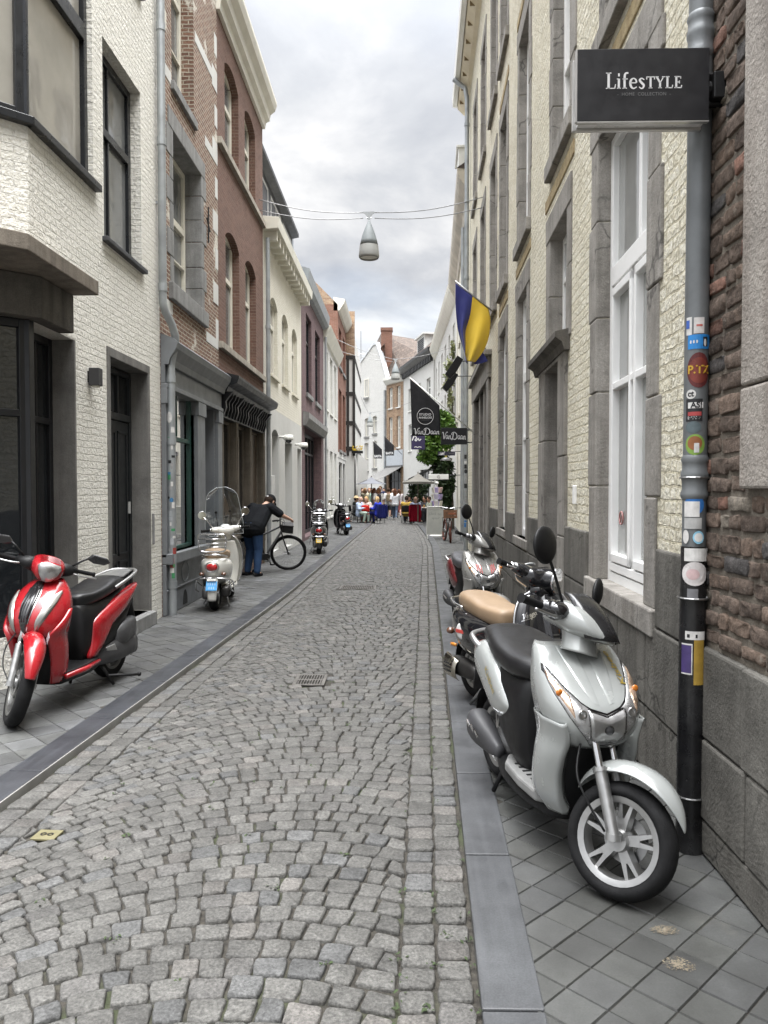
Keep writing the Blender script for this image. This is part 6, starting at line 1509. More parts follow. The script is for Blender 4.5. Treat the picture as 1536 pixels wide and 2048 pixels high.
vespa((-2.16, 20.1, 0), (-.10, .995), 'black scooter with a small screen, chrome rack and yellow number plate by the purple house', BLACK_SC, SEAT_BLACK, steer=12, screen=(1.02, 1.36, .17, SCREEN), rack=True, plate=PLATE_YEL)
vespa((-2.18, 28.2, 0), (-.30, .954), 'black scooter with a blue number plate by the narrow white house', BLACK_SC, SEAT_BLACK, steer=-15, plate=PLATE_BLUE)

# ---- the red scooter at the left
def red_scooter(loc, head, label, steer):
    t = empty('motor_scooter', loc, math.atan2(head[1], head[0]), label, 'scooter', None)
    S = axis_rot((.32, 0, .92), (-.42, 0, .907), R(steer)); C = (.69, 0, .29)
    wheel(t, C, .292, .095, S, 'curve', disc=-.04, rr=.215, rimmat=M('rim_grey', (.16, .16, .155), .4, .7)); wheel(t, (-.69, 0, .27), .27, .11, None, 'curve', rr=.19, rimmat=M('rim_grey', (.16, .16, .155), .4, .7))
    mb = MB(); mb.xf = S
    for s_ in (-1, 1): mb.tube([(.69, s_ * .07, .28), (.575, s_ * .07, .53)], [.024, .027], 12); mb.tube([(.70, s_ * .07, .265), (.69, s_ * .07, .30)], .03, 10)
    f = mb.build('fork', ALLOY, t, smooth=True, angle=40)
    mb = MB(); mb.xf = S
    for s_ in (-1, 1): mb.tube([(.58, s_ * .07, .52), (.47, s_ * .07, .74)], .017, 10)
    mb.build('fork_tube', CHROME, f, smooth=True)
    mb = MB(); mb.xf = S; mb.tube(cr([(.46, -.06, .66), (.52, -.14, .5), (.60, -.14, .38), (.68, -.09, .30)], 5), .005, 6); mb.build('brake_hose', BLACK_PLASTIC, f, smooth=True)
    mb = MB(); mb.xf = S; fender(mb, C, .315, .078, 22, 168, tip=.45, lift=.05, drop=.06); fd = mb.build('front_fender', RED, t, smooth=True, solid=.006, sub=1)
    mb = MB(); mb.xf = S; mb.box((.72, .0755, .635), (.09, .003, .05), rot3(0, 10)); mb.build('fender_sticker', M('sticker_grey', (.30, .29, .31), .5, var=.6, vs=60), fd)
    sh = Shell([(.57, .535, .19, .36), (.62, .56, .213, .345), (.70, .565, .222, .325), (.79, .52, .215, .295), (.87, .445, .185, .265), (.93, .37, .14, .235), (.965, .315, .095, .21)], pw=.82)
    mb = MB(); sh.grid(mb); ap = mb.build('front_shield', RED, t, smooth=True, solid=.012)
    gw = lambda z: interp(z, [(.585, .02), (.64, .11), (.74, .21), (.86, .30), (.93, .30), (.955, .2)])
    for nm, k, off, m_ in (('grille_rim', .97, .012, CHROME), ('grille', .90, .018, M('grille_black', (.012, .012, .013), .15, coat=1, var=.4, vs=9))):
        mb = MB(); rows = []
        for z in np.linspace(.588 if k == 1 else .61, .953 if k == 1 else .943, 20): rows.append([sh.at(s * gw(z) * k, z, off * (1 - .7 * abs(s) ** 4)) for s in np.linspace(-1, 1, 11)])
        mb.loft(rows, cap=False, closed=False); o = mb.build(nm, m_, ap, smooth=True)
    mb = MB()
    for k in range(4): mb.tube([sh.at(-.12 + k * .08, .68 + abs(k - 1.5) * .02, .02), sh.at(-.16 + k * .107, .80, .021), sh.at(-.18 + k * .12, .90, .02)], .006, 6)
    mb.build('grille_bar', M('grille_bar', (.06, .06, .065), .2, .6), o, smooth=True)
    for s_ in (-1, 1):
        zl = lambda s: interp(abs(s), [(.30, .605), (.42, .63), (.60, .70), (.80, .80), (.92, .875)]); zh = lambda s: interp(abs(s), [(.30, .618), (.36, .70), (.5, .79), (.70, .86), (.92, .888)])
        mb = MB(); sh.patch(mb, min(s_ * .34, s_ * .92), max(s_ * .34, s_ * .92), zl, zh, .010, 18, 6); ind = mb.build('indicator', M('lens_silver', (.62, .61, .57), .2, .3, var=.12, vs=16, bump=.1, bs=30), ap, smooth=True)
        mb = MB(); sh.patch(mb, min(s_ * .33, s_ * .93), max(s_ * .33, s_ * .93), lambda s: zl(s) - .004, lambda s: zh(s) + .004, .016, 18, 6); mb.build('lens', LENS, ind, smooth=True)
        mb = MB(); rows = []
        for z, xr, xf_, yo, yf in cr([(.76, .322, .352, .2235, .2225), (.70, .328, .42, .228, .222), (.63, .342, .50, .2225, .196), (.57, .352, .52, .212, .160), (.48, .345, .49, .215, .155), (.38, .33, .465, .205, .15), (.28, .32, .45, .185, .14), (.22, .33, .43, .15, .12)], 4):
            rows.append([(xr - .04, s_ * (yo - .05), z), (xr, s_ * (yo - .008), z), ((xr + xf_) / 2, s_ * (yo * .5 + yf * .5 + .016), z), (xf_ - .01, s_ * (yf + .006), z), (xf_, s_ * (yf - .008), z), (xf_ - .06, s_ * (yf - .06), z)])
        mb.loft(rows, cap=False, closed=False); wg_ = mb.build('shield_wing', RED, t, smooth=True, solid=.006)
    strokes([[(0, 0), (.3, .5), (.5, .1), (.8, .6)], [(.9, .1), (1.2, .6), (1.4, .2), (1.9, .6)]], lambda a, b: tuple(sh.at(.72 + a * .08, .60 + b * .03 + a * .012, .005)), .08, 'lettering', CHROME, ap)
    mb = MB(); body_z(mb, [(.22, .36, 0, .05, .14, 3), (.45, .40, 0, .06, .17, 3), (.7, .34, 0, .07, .19, 3), (.88, .26, 0, .06, .15, 3), (.95, .22, 0, .04, .1, 3)]); mb.build('inner_shield', BLACK_PLASTIC, t, smooth=True)
    S0 = S; S = lambda p: S0(V((.27 + (p[0] - .27) * .8, p[1] * (.8 if abs(p[1]) < .2 else 1) + (0 if abs(p[1]) < .2 else -.03 * (1 if p[1] > 0 else -1)), 1.04 + (p[2] - 1.04) * .82)))
    mb = MB(); mb.xf = S
    body_x(mb, [(.10, 0, 1.06, .08, .05, .06, 2.4), (.20, 0, 1.075, .135, .075, .09, 2.6), (.32, 0, 1.06, .145, .085, .10, 2.5), (.40, 0, 1.04, .12, .08, .10, 2.3), (.425, 0, 1.035, .10, .065, .085, 2.2)], n=24)
    hcv = mb.build('handlebar_cover', RED, t, smooth=True)
    mb = MB(); mb.xf = S; rows = []
    for k, x in ((1.0, .418), (1.0, .432), (.9, .448), (.5, .462), (.03, .466)): rows.append([(x, y * k, 1.04 + z * k) for y, z in [(.0, -.098), (.04, -.088), (.08, -.03), (.102, .035), (.085, .065), (.0, .075), (-.085, .065), (-.102, .035), (-.08, -.03), (-.04, -.088)]])
    mb.loft(rows, cap=False); hl = mb.build('headlight', REFL, hcv, smooth=True)
    mb = MB(); mb.xf = S; rows = [[(p[0] + .012, p[1] * 1.03, 1.04 + (p[2] - 1.04) * 1.03) for p in r_] for r_ in rows]; mb.loft(rows, cap=False); mb.build('lens', LENS, hl, smooth=True)
    mb = MB(); mb.xf = S; rows = [[(.40 - .09 * q, y, 1.125 + .035 * q - .25 * y * y * 8 * (1 - q * .3)) for y in np.linspace(-.09, .09, 9)] for q in (0, .5, 1)]; mb.loft(rows, cap=False, closed=False); mb.build('visor', SCREEN, hcv, smooth=True)
    mb = MB(); mb.xf = S
    for s_ in (-1, 1): mb.tube([(.27, s_ * .10, 1.05), (.22, s_ * .18, 1.055), (.19, s_ * .24, 1.06)], [.07, .06, .03], 12)
    mb.build('switch_housing', BLACK_PLASTIC, hcv, smooth=True)
    for s_ in (-1, 1):
        mb = MB(); mb.xf = S; mb.tube([(.19, s_ * .23, 1.06), (.15, s_ * .37, 1.055), (.147, s_ * .385, 1.055)], [.018, .019, .023], 12); g = mb.build('grip', RUBBER, hcv, smooth=True, angle=50)
        mb = MB(); mb.xf = S; mb.tube(cr([(.24, s_ * .2, 1.04), (.25, s_ * .28, 1.03), (.21, s_ * .40, 1.03)], 4), .008, 6); mb.build('brake_lever', ALLOY, g, smooth=True)
        mb = MB(); mb.xf = S; mb.tube([(.22, s_ * .19, 1.08), (.20, s_ * .27, 1.17), (.19, s_ * .31, 1.20)], .009, 7); mr = mb.build('mirror', BLACK_PLASTIC, t, smooth=True)
        mb = MB(); mb.xf = S; mb.prism([(.20, s_ * y, z) for y, z in ((.29, 1.19), (.35, 1.16), (.43, 1.165), (.475, 1.20), (.44, 1.235), (.33, 1.245))], (-.035, 0, 0)); mb.build('mirror_head', M('mirror_black', (.012, .012, .013), .3, coat=.5), mr, bevel=.012)
    mb = MB(); body_x(mb, [(-.85, 0, .80, .04, .02, .03, 2.3), (-.78, 0, .82, .10, .05, .06, 2.6), (-.58, 0, .83, .145, .06, .08, 2.8), (-.38, 0, .80, .155, .045, .08, 3), (-.2, 0, .775, .14, .04, .08, 3), (-.08, 0, .765, .10, .045, .09, 2.7), (-.04, 0, .75, .05, .03, .06, 2.4)], n=28); mb.build('seat', SEAT_BLACK, t, smooth=True, sub=1)
    mb = MB(); body_x(mb, [(-.90, 0, .74, .05, .05, .06, 2.4), (-.7, 0, .70, .12, .08, .14, 2.6), (-.45, 0, .62, .15, .13, .22, 2.8), (-.25, 0, .55, .15, .2, .28, 3), (-.10, 0, .52, .14, .23, .28, 3), (-.04, 0, .5, .12, .22, .25, 3)]); mb.build('seat_base', M('body_black', (.007, .007, .0075), .45, spec=.3), t, smooth=True)
    for s_ in (-1, 1):
        mb = MB(); panel(mb, [(-.93, .80), (-.80, .78), (-.6, .735), (-.40, .68), (-.22, .62), (-.14, .56), (-.12, .42), (-.08, .30), (-.16, .30), (-.26, .42), (-.40, .50), (-.60, .58), (-.80, .68)], .14, .185, s_); mb.build('side_panel', RED, t, smooth=True)
        mb = MB(); panel(mb, [(-.86, .68), (-.6, .565), (-.42, .49), (-.28, .42), (-.2, .33), (-.3, .32), (-.5, .38), (-.7, .50)], .12, .165, s_); mb.build('lower_panel', BLACK_PLASTIC, t, smooth=True)
    mb = MB(); mb.prism([(x, y, .245) for x, y in ((-.22, .15), (-.05, .19), (.2, .2), (.36, .18))] + [(x, -y, .245) for x, y in ((.36, .18), (.2, .2), (-.05, .19), (-.22, .15))], (0, 0, .045)); fl = mb.build('footboard', BLACK_PLASTIC, t, bevel=.012)
    mb = MB()
    for s_ in (-1, 1): mb.tube([(.36, s_ * .195, .262), (.1, s_ * .212, .262), (-.12, s_ * .205, .275)], [.02, .022, .012], 8)
    build_apart(mb, 'floor_trim', RED, fl, smooth=True)
    mb = MB(); body_x(mb, [(-.45, 0, .25, .10, .05, .06, 3), (-.1, 0, .22, .16, .05, .05, 3), (.3, 0, .22, .15, .04, .04, 3)]); mb.build('belly_pan', BLACK_PLASTIC, t, smooth=True)
    mb = MB(); P = [(-.50, -.15, .80), (-.70, -.165, .85), (-.90, -.14, .885), (-1.0, -.09, .90), (-1.02, 0, .90)]; mb.tube(cr(P + [sy(p, -1) for p in P[-2::-1]], 4), .015, 10)
    mb.prism([(-.72, -.12, .868), (-.72, .12, .868), (-.97, .08, .895), (-.97, -.08, .895)], (0, 0, .01)); mb.build('luggage_rack', ALLOY, t, smooth=True, angle=40)
    mb = MB(); mb.ell((-.94, 0, .70), (.03, .09, .04), 14, 8); mb.build('tail_light', REDLENS, t, smooth=True)
    mb = MB(); fender(mb, (-.69, 0, .27), .31, .07, 70, 195, tip=.6, lift=.02, drop=.02); mb.box((-1.0, 0, .52), (.012, .16, .2), rot3(0, 22)); mb.build('rear_fender', BLACK_PLASTIC, t, smooth=True, solid=.006)
    mb = MB(); body_x(mb, [(-.86, .12, .42, .05, .09, .09, 3), (-.62, .13, .40, .075, .10, .10, 3), (-.50, .12, .38, .06, .07, .08, 3)]); body_x(mb, [(-.86, .12, .27, .06, .09, .09, 3), (-.5, .12, .27, .07, .10, .09, 3), (-.2, .08, .27, .07, .08, .07, 3)]); mb.build('engine', M('engine_dark', (.06, .06, .062), .45, .3, var=.3), t, smooth=True)
    mb = MB(); mb.prism([(-.40, .205, .30), (-.22, .21, .33), (-.20, .21, .36), (-.36, .205, .36)], (0, .012, 0)); mb.build('foot_peg', ALLOY, t, bevel=.004)
    mb = MB(); body_x(mb, [(-1.0, -.16, .36, .04, .04, .04, 2.6), (-.95, -.16, .36, .06, .07, .07, 2.8), (-.5, -.16, .30, .06, .07, .07, 2.8), (-.3, -.14, .27, .03, .04, .04, 2.4)]); mb.build('muffler', M('muffler_guard', (.085, .085, .088), .5), t, smooth=True)
    mb = MB(); mb.tube([(-.30, .12, .2), (-.38, .19, .02)], .014, 8); mb.tube([(-.34, .16, .1), (-.55, .28, .06), (-.62, .30, .05)], .012, 8); mb.tube([(-.30, -.12, .2), (-.38, -.19, .02)], .014, 8); mb.ell((-.62, .30, .05), (.02, .02, .02), 8, 6); build_apart(mb, 'stand', BLACK_PLASTIC, t, smooth=True)
    return t
red_scooter((-2.60, 5.89, 0), (-.10, -1), 'red scooter with a black seat and silver rack parked by the dark shop window', 40)
# ------------------------------------------------------------------ bicycles
def bicycle(loc, head, label, frame, steer=0, tyre=RUBBER, crate=None, bag=False, rim=ALLOY, lean=0):
    t = empty('bicycle', loc, math.atan2(head[1], head[0]), label, 'bicycle', None, lean=R(lean))
    S = axis_rot((.36, 0, .95), (-.32, 0, .947), R(steer)); A, B = (-.52, 0, .35), (.58, 0, .35)
    for c, xf in ((A, None), (B, S)):
        mb = MB(); mb.xf = xf; mb.lathe([(.318, -.014), (.328, -.016), (.328, .016), (.318, .014), (.312, 0), (.318, -.014)], c, 'y', 40)
        w_ = mb.build('wheel', rim, t, smooth=True)
        mb = MB(); mb.xf = xf; mb.tube([(c[0] + .335 * math.cos(q), 0, c[2] + .335 * math.sin(q)) for q in np.linspace(0, 6.2832, 41)[:-1]], .031, 8, closed=True); mb.build('tyre', tyre, w_, smooth=True)
        mb = MB(); mb.xf = xf
        for k in range(24):
            q = 2 * math.pi * k / 24; s_ = .025 if k % 2 else -.025; mb.tube([(c[0] + .02 * math.cos(q + .6), s_, c[2] + .02 * math.sin(q + .6)), (c[0] + .315 * math.cos(q), 0, c[2] + .315 * math.sin(q))], .0016, 4, cap=False)
        mb.build('spokes', STEEL, w_)
        mb = MB(); mb.xf = xf; mb.tube([(c[0], -.05, c[2]), (c[0], .05, c[2])], .028, 10); mb.build('hub', STEEL, w_, smooth=True)
        mb = MB(); mb.xf = xf; fender(mb, c, .365, .024, 35 if c is A else 20, 185 if c is A else 150, tip=.9, lift=.012, drop=.012); mb.build('mudguard', frame, t, smooth=True, solid=.003)
    mb = MB()
    bb = (-.06, 0, .30); hd, hd2 = (.36, 0, .93), (.40, 0, .80); sx_ = (-.20, 0, .78)
    mb.tube([bb, sx_, (-.235, 0, .92)], .017, 9); mb.tube([hd, hd2], .021, 9); mb.tube([hd2, bb], .022, 9); mb.tube([(.375, 0, .89), (-.195, 0, .72)], .018, 9)
    for s_ in (-1, 1): mb.tube([bb, (A[0], s_ * .055, A[2])], .011, 7); mb.tube([sx_, (A[0], s_ * .055, A[2])], .009, 7)
    mb.build('frame', frame, t, smooth=True, angle=60)
    mb = MB(); mb.xf = S
    for s_ in (-1, 1): mb.tube(cr([(.405, s_ * .045, .76), (.44, s_ * .048, .66), (.50, s_ * .05, .52), (.58, s_ * .05, .35)], 4), .013, 8)
    mb.tube([(.40, -.05, .77), (.40, .05, .77)], .016, 8); mb.tube([(.365, 0, .92), (.345, 0, 1.06)], .014, 8); mb.build('fork', frame, t, smooth=True)
    mb = MB(); mb.xf = S; mb.tube(cr([(.20, -.31, 1.07), (.30, -.26, 1.08), (.36, -.12, 1.07), (.36, 0, 1.05), (.36, .12, 1.07), (.30, .26, 1.08), (.20, .31, 1.07)], 5), .012, 8); hb = mb.build('handlebar', BLACK_PLASTIC if bag else CHROME, t, smooth=True)
    for s_ in (-1, 1):
        mb = MB(); mb.xf = S; mb.tube([(.28, s_ * .27, 1.08), (.18, s_ * .315, 1.07)], .018, 9); mb.tube([(.33, s_ * .2, 1.07), (.27, s_ * .29, 1.05)], .006, 5); mb.build('grip', RUBBER, hb, smooth=True)
    mb = MB(); body_x(mb, [(-.42, 0, .955, .06, .02, .03, 2.3), (-.38, 0, .955, .10, .03, .045, 2.4), (-.27, 0, .955, .075, .025, .035, 2.3), (-.14, 0, .955, .03, .018, .02, 2), (-.11, 0, .953, .015, .01, .01, 2)]); mb.build('saddle', SEAT_BLACK if not crate else M('saddle_brown', (.16, .06, .03), .5), t, smooth=True)
    mb = MB()
    for s_ in (-1, 1): mb.tube([(-.25, s_ * .05, .73), (-.80, s_ * .06, .73)], .007, 6); mb.tube([(-.62, s_ * .065, .73), (-.53, s_ * .06, .36)], .006, 6); mb.tube([(-.78, s_ * .06, .73), (-.53, s_ * .06, .36)], .006, 6)
    for k in range(4): mb.tube([(-.35 - k * .14, -.06, .73), (-.35 - k * .14, .06, .73)], .006, 6)
    mb.build('rear_carrier', CHROME if bag else BLACK_PLASTIC, t, smooth=True)
    mb = MB(); mb.lathe([(.07, -.008), (.085, -.004), (.085, .004), (.07, .008)], (bb[0], -.055, bb[2]), 'y', 20)
    mb.tube([(bb[0], -.07, bb[2]), (bb[0] + .09, -.085, bb[2] - .14)], .010, 6); mb.tube([(bb[0], .07, bb[2]), (bb[0] - .09, .085, bb[2] + .14)], .010, 6); mb.build('crank', STEEL, t, smooth=True)
    for s_ in (-1, 1): mb = MB(); mb.box((bb[0] - s_ * -.09 * -1 if s_ > 0 else bb[0] + .09, s_ * .13, bb[2] + (.14 if s_ > 0 else -.14)), (.085, .08, .022)); mb.build('pedal', RUBBER, t, bevel=.004)
    mb = MB(); mb.prism([(-.56, -.06, .31), (-.56, -.06, .39), (-.05, -.06, .38), (.03, -.06, .33), (-.03, -.06, .24)], (0, -.02, 0)); mb.build('chain_guard', frame, t, bevel=.01)
    mb = MB(); mb.tube([(-.10, .04, .28), (-.16, .14, .02)], .011, 6); mb.build('kickstand', BLACK_PLASTIC, t, smooth=True)
    mb = MB(); mb.xf = S; mb.tube(cr([(.33, -.2, 1.06), (.44, -.12, .98), (.42, -.04, .84)], 5), .004, 5); mb.tube(cr([(.33, .2, 1.06), (.46, .10, .96), (.42, .04, .80)], 5), .004, 5); mb.build('brake_cable', BLACK_PLASTIC, hb, smooth=True)
    if bag:
        mb = MB(); mb.xf = S; body_x(mb, [(.40, 0, .87, .10, .06, .07, 4), (.42, 0, .87, .13, .075, .085, 4), (.60, 0, .86, .13, .075, .085, 4), (.62, 0, .86, .10, .06, .07, 4)]); mb.box((.51, 0, .945), (.22, .30, .02)); mb.build('front_box', M('front_box_black', (.014, .014, .014), .5), t, smooth=True, angle=40)
        mb = MB(); mb.xf = S; mb.box((.62, 0, .78), (.03, .1, .03)); mb.build('reflector', M('reflector_white', (.6, .58, .5), .3), t, bevel=.005)
    if crate:
        mb = MB(); mb.xf = S
        for k in range(3):
            z = .80 + k * .085
            for s_ in (-1, 1): mb.box((.55, s_ * .20, z), (.30, .012, .07)); mb.box((.55 + s_ * .15, 0, z), (.012, .40, .07))
        for i in (-1, 1):
            for j in (-1, 1): mb.box((.55 + i * .14, j * .19, .885), (.03, .03, .26))
        mb.box((.55, 0, .76), (.30, .40, .012)); mb.build('wooden_crate', crate, t)
        mb = MB(); mb.xf = S; mb.box((.712, .06, .90), (.012, .24, .06)); mb.build('crate_plate', M('crate_board', (.25, .085, .04), .6), t)
    return t
bicycle((-2.64, 15.02, 0), (.60, .80), 'black city bicycle with a front carrier box held by the bending man', PAINT_BLACK, steer=-42, bag=True)
CR_WOOD = M('crate_wood', (.17, .085, .045), .75, var=.35, vs=9, bump=.3, bs=60)
bicycle((1.43, 24.2, 0), (.10, -.995), 'bicycle with a wooden crate over its front wheel by the white wall', M('frame_dark', (.04, .035, .03), .4), steer=-12, tyre=M('tyre_brown', (.13, .035, .02), .7), crate=CR_WOOD, lean=-3)

# ------------------------------------------------------------------ people
SKIN = M('skin_light', (.48, .29, .21), .55, var=.08, vs=9); SKIN2 = M('skin_tan', (.36, .20, .135), .55, var=.08, vs=9)
CLOTH = {}
def cloth(c):
    k = tuple(c)
    if k not in CLOTH: CLOTH[k] = M('cloth_%d' % len(CLOTH), c, .9, var=.18, vs=6, bump=.4, bs=22, bd=.014, spec=.12)
    return CLOTH[k]
def joints(pose, Hh):
    j = dict(hip=(0, 0, .53), neck=(0, 0, .825), head=(.012, 0, .925))
    def arm(s, sh, el, wr): j['sh%d' % s], j['el%d' % s], j['wr%d' % s] = sh, el, wr
    def leg(s, h, k, a): j['h%d' % s], j['k%d' % s], j['a%d' % s] = h, k, a
    for s in (-1, 1):
        if pose == 'stand': leg(s, (0, s * .052, .52), (.005, s * .056, .285), (-.015, s * .058, .045)); arm(s, (0, s * .108, .80), (-.02, s * .14, .63), (.05, s * .13, .49))
        elif pose == 'walk':
            f = s; leg(s, (0, s * .05, .52), (.055 * f + .03, s * .05, .29), (.13 * f - .03, s * .05, .05 if f > 0 else .075)); arm(s, (0, s * .108, .80), (-.05 * f, s * .135, .635), (-.06 * f + .06, s * .12, .50))
        elif pose == 'talk':
            leg(s, (0, s * .052, .52), (.01, s * .056, .285), (-.01, s * .06, .045)); arm(s, (0, s * .108, .80), (.0, s * .145, .645), (.13, s * .07, .64))
        elif pose == 'sit':
            leg(s, (0, s * .06, .285), (.245, s * .085, .285), (.22 + .03 * s, s * .08, .045)); arm(s, (.0, s * .108, .55), (.06, s * .145, .40), (.19, s * .09, .43))
        elif pose == 'lean':
            leg(s, (-.02, s * .062, .53), (.02 + .03 * s, s * .072, .285), (-.02 + .03 * s, s * .085, .045))
    if pose == 'sit': j.update(hip=(0, 0, .29), neck=(.015, 0, .575), head=(.035, 0, .675))
    if pose == 'lean':
        j.update(hip=(-.02, 0, .54), neck=(.195, .0, .758), head=(.300, -.01, .800))
        arm(-1, (.160, -.118, .742), (.20, -.235, .655), (.325, -.255, .61)); arm(1, (.160, .118, .742), (.13, .215, .645), (.24, .17, .60))
    return {k: V(v) * Hh for k, v in j.items()}
def person(loc, head, pose, label, top, bottom, hair, Hh=1.72, sleeve='short', low='trousers', hairst='short', hat=None, skin=SKIN, shoes=(.03, .03, .03), stout=1.0, group=None, near=False, pack=None, vox=None):
    t = empty('person', loc, math.atan2(head[1], head[0]), label, 'person', group)
    J = joints(pose, Hh); k = Hh / 1.72; vx = vox or .013
    up = (J['neck'] - J['hip']).normalized(); fw = V((1, 0, 0)); hd = J['head']
    hdir = (hd - J['neck']).normalized(); hr = .066 * Hh
    mb = MB(); W = stout
    chest = J['hip'].lerp(J['neck'], .72); waist = J['hip'].lerp(J['neck'], .35)
    def torso(m, g):
        for y in (-.055, 0, .055): m.caps(J['hip'] + V((0, y * Hh * W, .0)), waist + V((0, y * Hh * .9 * W, 0)), .062 * Hh * W + g, .060 * Hh * W + g); m.caps(waist + V((0, y * Hh * .9 * W, 0)), chest + V((0, y * 1.15 * Hh, 0)), .060 * Hh * W + g, .063 * Hh * (.5 + .5 * W) + g)
        for s in (-1, 1): m.caps(chest + V((0, 0, 0)), J['sh%d' % s] - up * .012 * Hh, .062 * Hh + g, .042 * Hh + g)
    torso(mb, 0)
    mb.caps(J['neck'] - up * .03 * Hh, hd, .034 * Hh, .034 * Hh)
    rt = Matrix.Rotation(math.atan2(hdir.x, hdir.z) * .6, 3, 'Y')
    mb.ell(hd, (hr * .98, hr * .80, hr * 1.16), 16, 12, rot=rt); mb.ell(hd + rt @ V((hr * .25, 0, -hr * .55)), (hr * .72, hr * .58, hr * .6), 12, 8, rot=rt)
    mb.caps(hd + rt @ V((hr * .9, 0, hr * .1)), hd + rt @ V((hr * 1.12, 0, -hr * .22)), .010 * k, .015 * k, 6)
    for s in (-1, 1): mb.ell(hd + rt @ V((-hr * .05, s * hr * .83, -hr * .05)), (hr * .2, hr * .1, hr * .28), 8, 6, rot=rt)
    for s in (-1, 1):
        a, b, c = (J['%s%d' % (q, s)] for q in ('sh', 'el', 'wr')); mb.caps(a, b, .036 * Hh * (.6 + .4 * W), .027 * Hh); mb.caps(b, c, .027 * Hh, .019 * Hh)
        d = (c - b).normalized(); sd = d.cross(V((0, 0, 1))); sd = sd.normalized() if sd.length > .1 else V((0, 1, 0)); pl_ = c + d * .045 * k
        mb.caps(c, pl_, .018 * k + .008, .024 * k); mb.caps(pl_ + sd * .018 * k, pl_ - sd * .018 * k, .020 * k, .020 * k)
        dn = V((0, 0, -1))
        for i, fl in enumerate((.05, .062, .058, .045)):
            o = pl_ + sd * (.028 - i * .019) * k; m_ = o + d * fl * .6 * k + dn * .006; e_ = m_ + d * fl * .35 * k + dn * .028 * k; mb.caps(o, m_, .0095 * k, .009 * k, 6); mb.caps(m_, e_, .009 * k, .0075 * k, 6)
        o = c + d * .02 * k + sd * .022 * k; mb.caps(o, o + d * .035 * k + sd * .02 * k + dn * .01, .011 * k, .008 * k, 6)
        a, b, c = (J['%s%d' % (q, s)] for q in ('h', 'k', 'a')); mb.caps(a, b, .054 * Hh * (.5 + .5 * W), .034 * Hh); mb.caps(b, b.lerp(c, .35) + V((-.008, 0, 0)), .034 * Hh, .033 * Hh); mb.caps(b.lerp(c, .35) + V((-.008, 0, 0)), c, .033 * Hh, .022 * Hh); mb.caps(c, c + V((.10, 0, -.03)) * k, .026 * k, .024 * k)
    mb.build('body', skin, t, remesh=vx, sm=2)
    mb = MB(); torso(mb, .022 * k); mb.caps(J['hip'] + V((0, -.05 * Hh, -.03 * Hh)), J['hip'] + V((0, .05 * Hh, -.03 * Hh)), .083 * Hh * W, .083 * Hh * W)
    if low == 'lean': pass
    for s in (-1, 1):
        a, b, c = (J['%s%d' % (q, s)] for q in ('sh', 'el', 'wr'))
        if sleeve == 'short': mb.caps(a, a.lerp(b, .82), .048 * Hh * (.6 + .4 * W), .043 * Hh * (.5 + .5 * W))
        elif sleeve == 'long': mb.caps(a, b, .046 * Hh, .036 * Hh); mb.caps(b, b.lerp(c, .92), .036 * Hh, .029 * Hh)
    mb.build('shirt' if low != 'dress' else 'dress', cloth(top), t, remesh=vx, sm=4)
    mb = MB()
    if low in ('skirt', 'dress'):
        a = J['hip']; e_ = J['k-1'].lerp(J['k1'], .5)
        if pose == 'sit':
            for s in (-1, 1): mb.caps(J['h%d' % s], J['k%d' % s], .068 * Hh, .055 * Hh)
        else: mb.caps(a, e_, .095 * Hh * W, .105 * Hh)
    else:
        mb.caps(J['hip'] + V((0, -.04 * Hh * W, -.015 * Hh)), J['hip'] + V((0, .04 * Hh * W, -.015 * Hh)), .074 * Hh * W, .074 * Hh * W)
        for s in (-1, 1):
            a, b, c = (J['%s%d' % (q, s)] for q in ('h', 'k', 'a')); mb.caps(a, b if low == 'trousers' else a.lerp(b, .92), .063 * Hh * (.5 + .5 * W), .047 * Hh * (.6 + .4 * W))
            if low == 'trousers': mb.caps(b, c + V((0, 0, .02)), .047 * Hh * (.6 + .4 * W), .037 * Hh)
    mb.build('skirt' if low in ('skirt', 'dress') else 'trousers', cloth(bottom), t, remesh=vx, sm=4)
    for s in (-1, 1):
        mb = MB(); c = J['a%d' % s]; b = V((c.x, c.y, max(c.z - .045 * Hh, 0))); mb.caps(b + V((-.035, 0, .035)) * k, b + V((.13, 0, .028)) * k, .040 * k, .036 * k); mb.caps(b + V((-.03, 0, .03)) * k, c, .042 * k, .042 * k); mb.build('shoe', cloth(shoes), t, remesh=.012, sm=2)
    if hairst != 'bald':
        mb = MB(); mb.ell(hd + rt @ V((-hr * .13, 0, hr * .18)), (hr * 1.0, hr * .90, hr * 1.12), 16, 10, rot=rt)
        if hairst == 'long':
            for y in (-.5, 0, .5): mb.caps(hd + V((-hr * .55, y * hr, 0)), hd + V((-hr * .95, y * hr * 1.1, -hr * 2.7)), hr * .5, hr * .32)
        if hairst == 'bun': mb.ell(hd + rt @ V((-hr * 1.05, 0, hr * .5)), (hr * .42,) * 3)
        if hairst == 'bob':
            for y in (-.6, .6): mb.caps(hd + V((-hr * .2, y * hr, 0)), hd + V((-hr * .25, y * hr * 1.25, -hr * 1.0)), hr * .5, hr * .35)
            mb.caps(hd + V((-hr * .5, 0, 0)), hd + V((-hr * .65, 0, -hr)), hr * .55, hr * .4)
        mb.build('hair', cloth(hair), t, remesh=.010, sm=2)
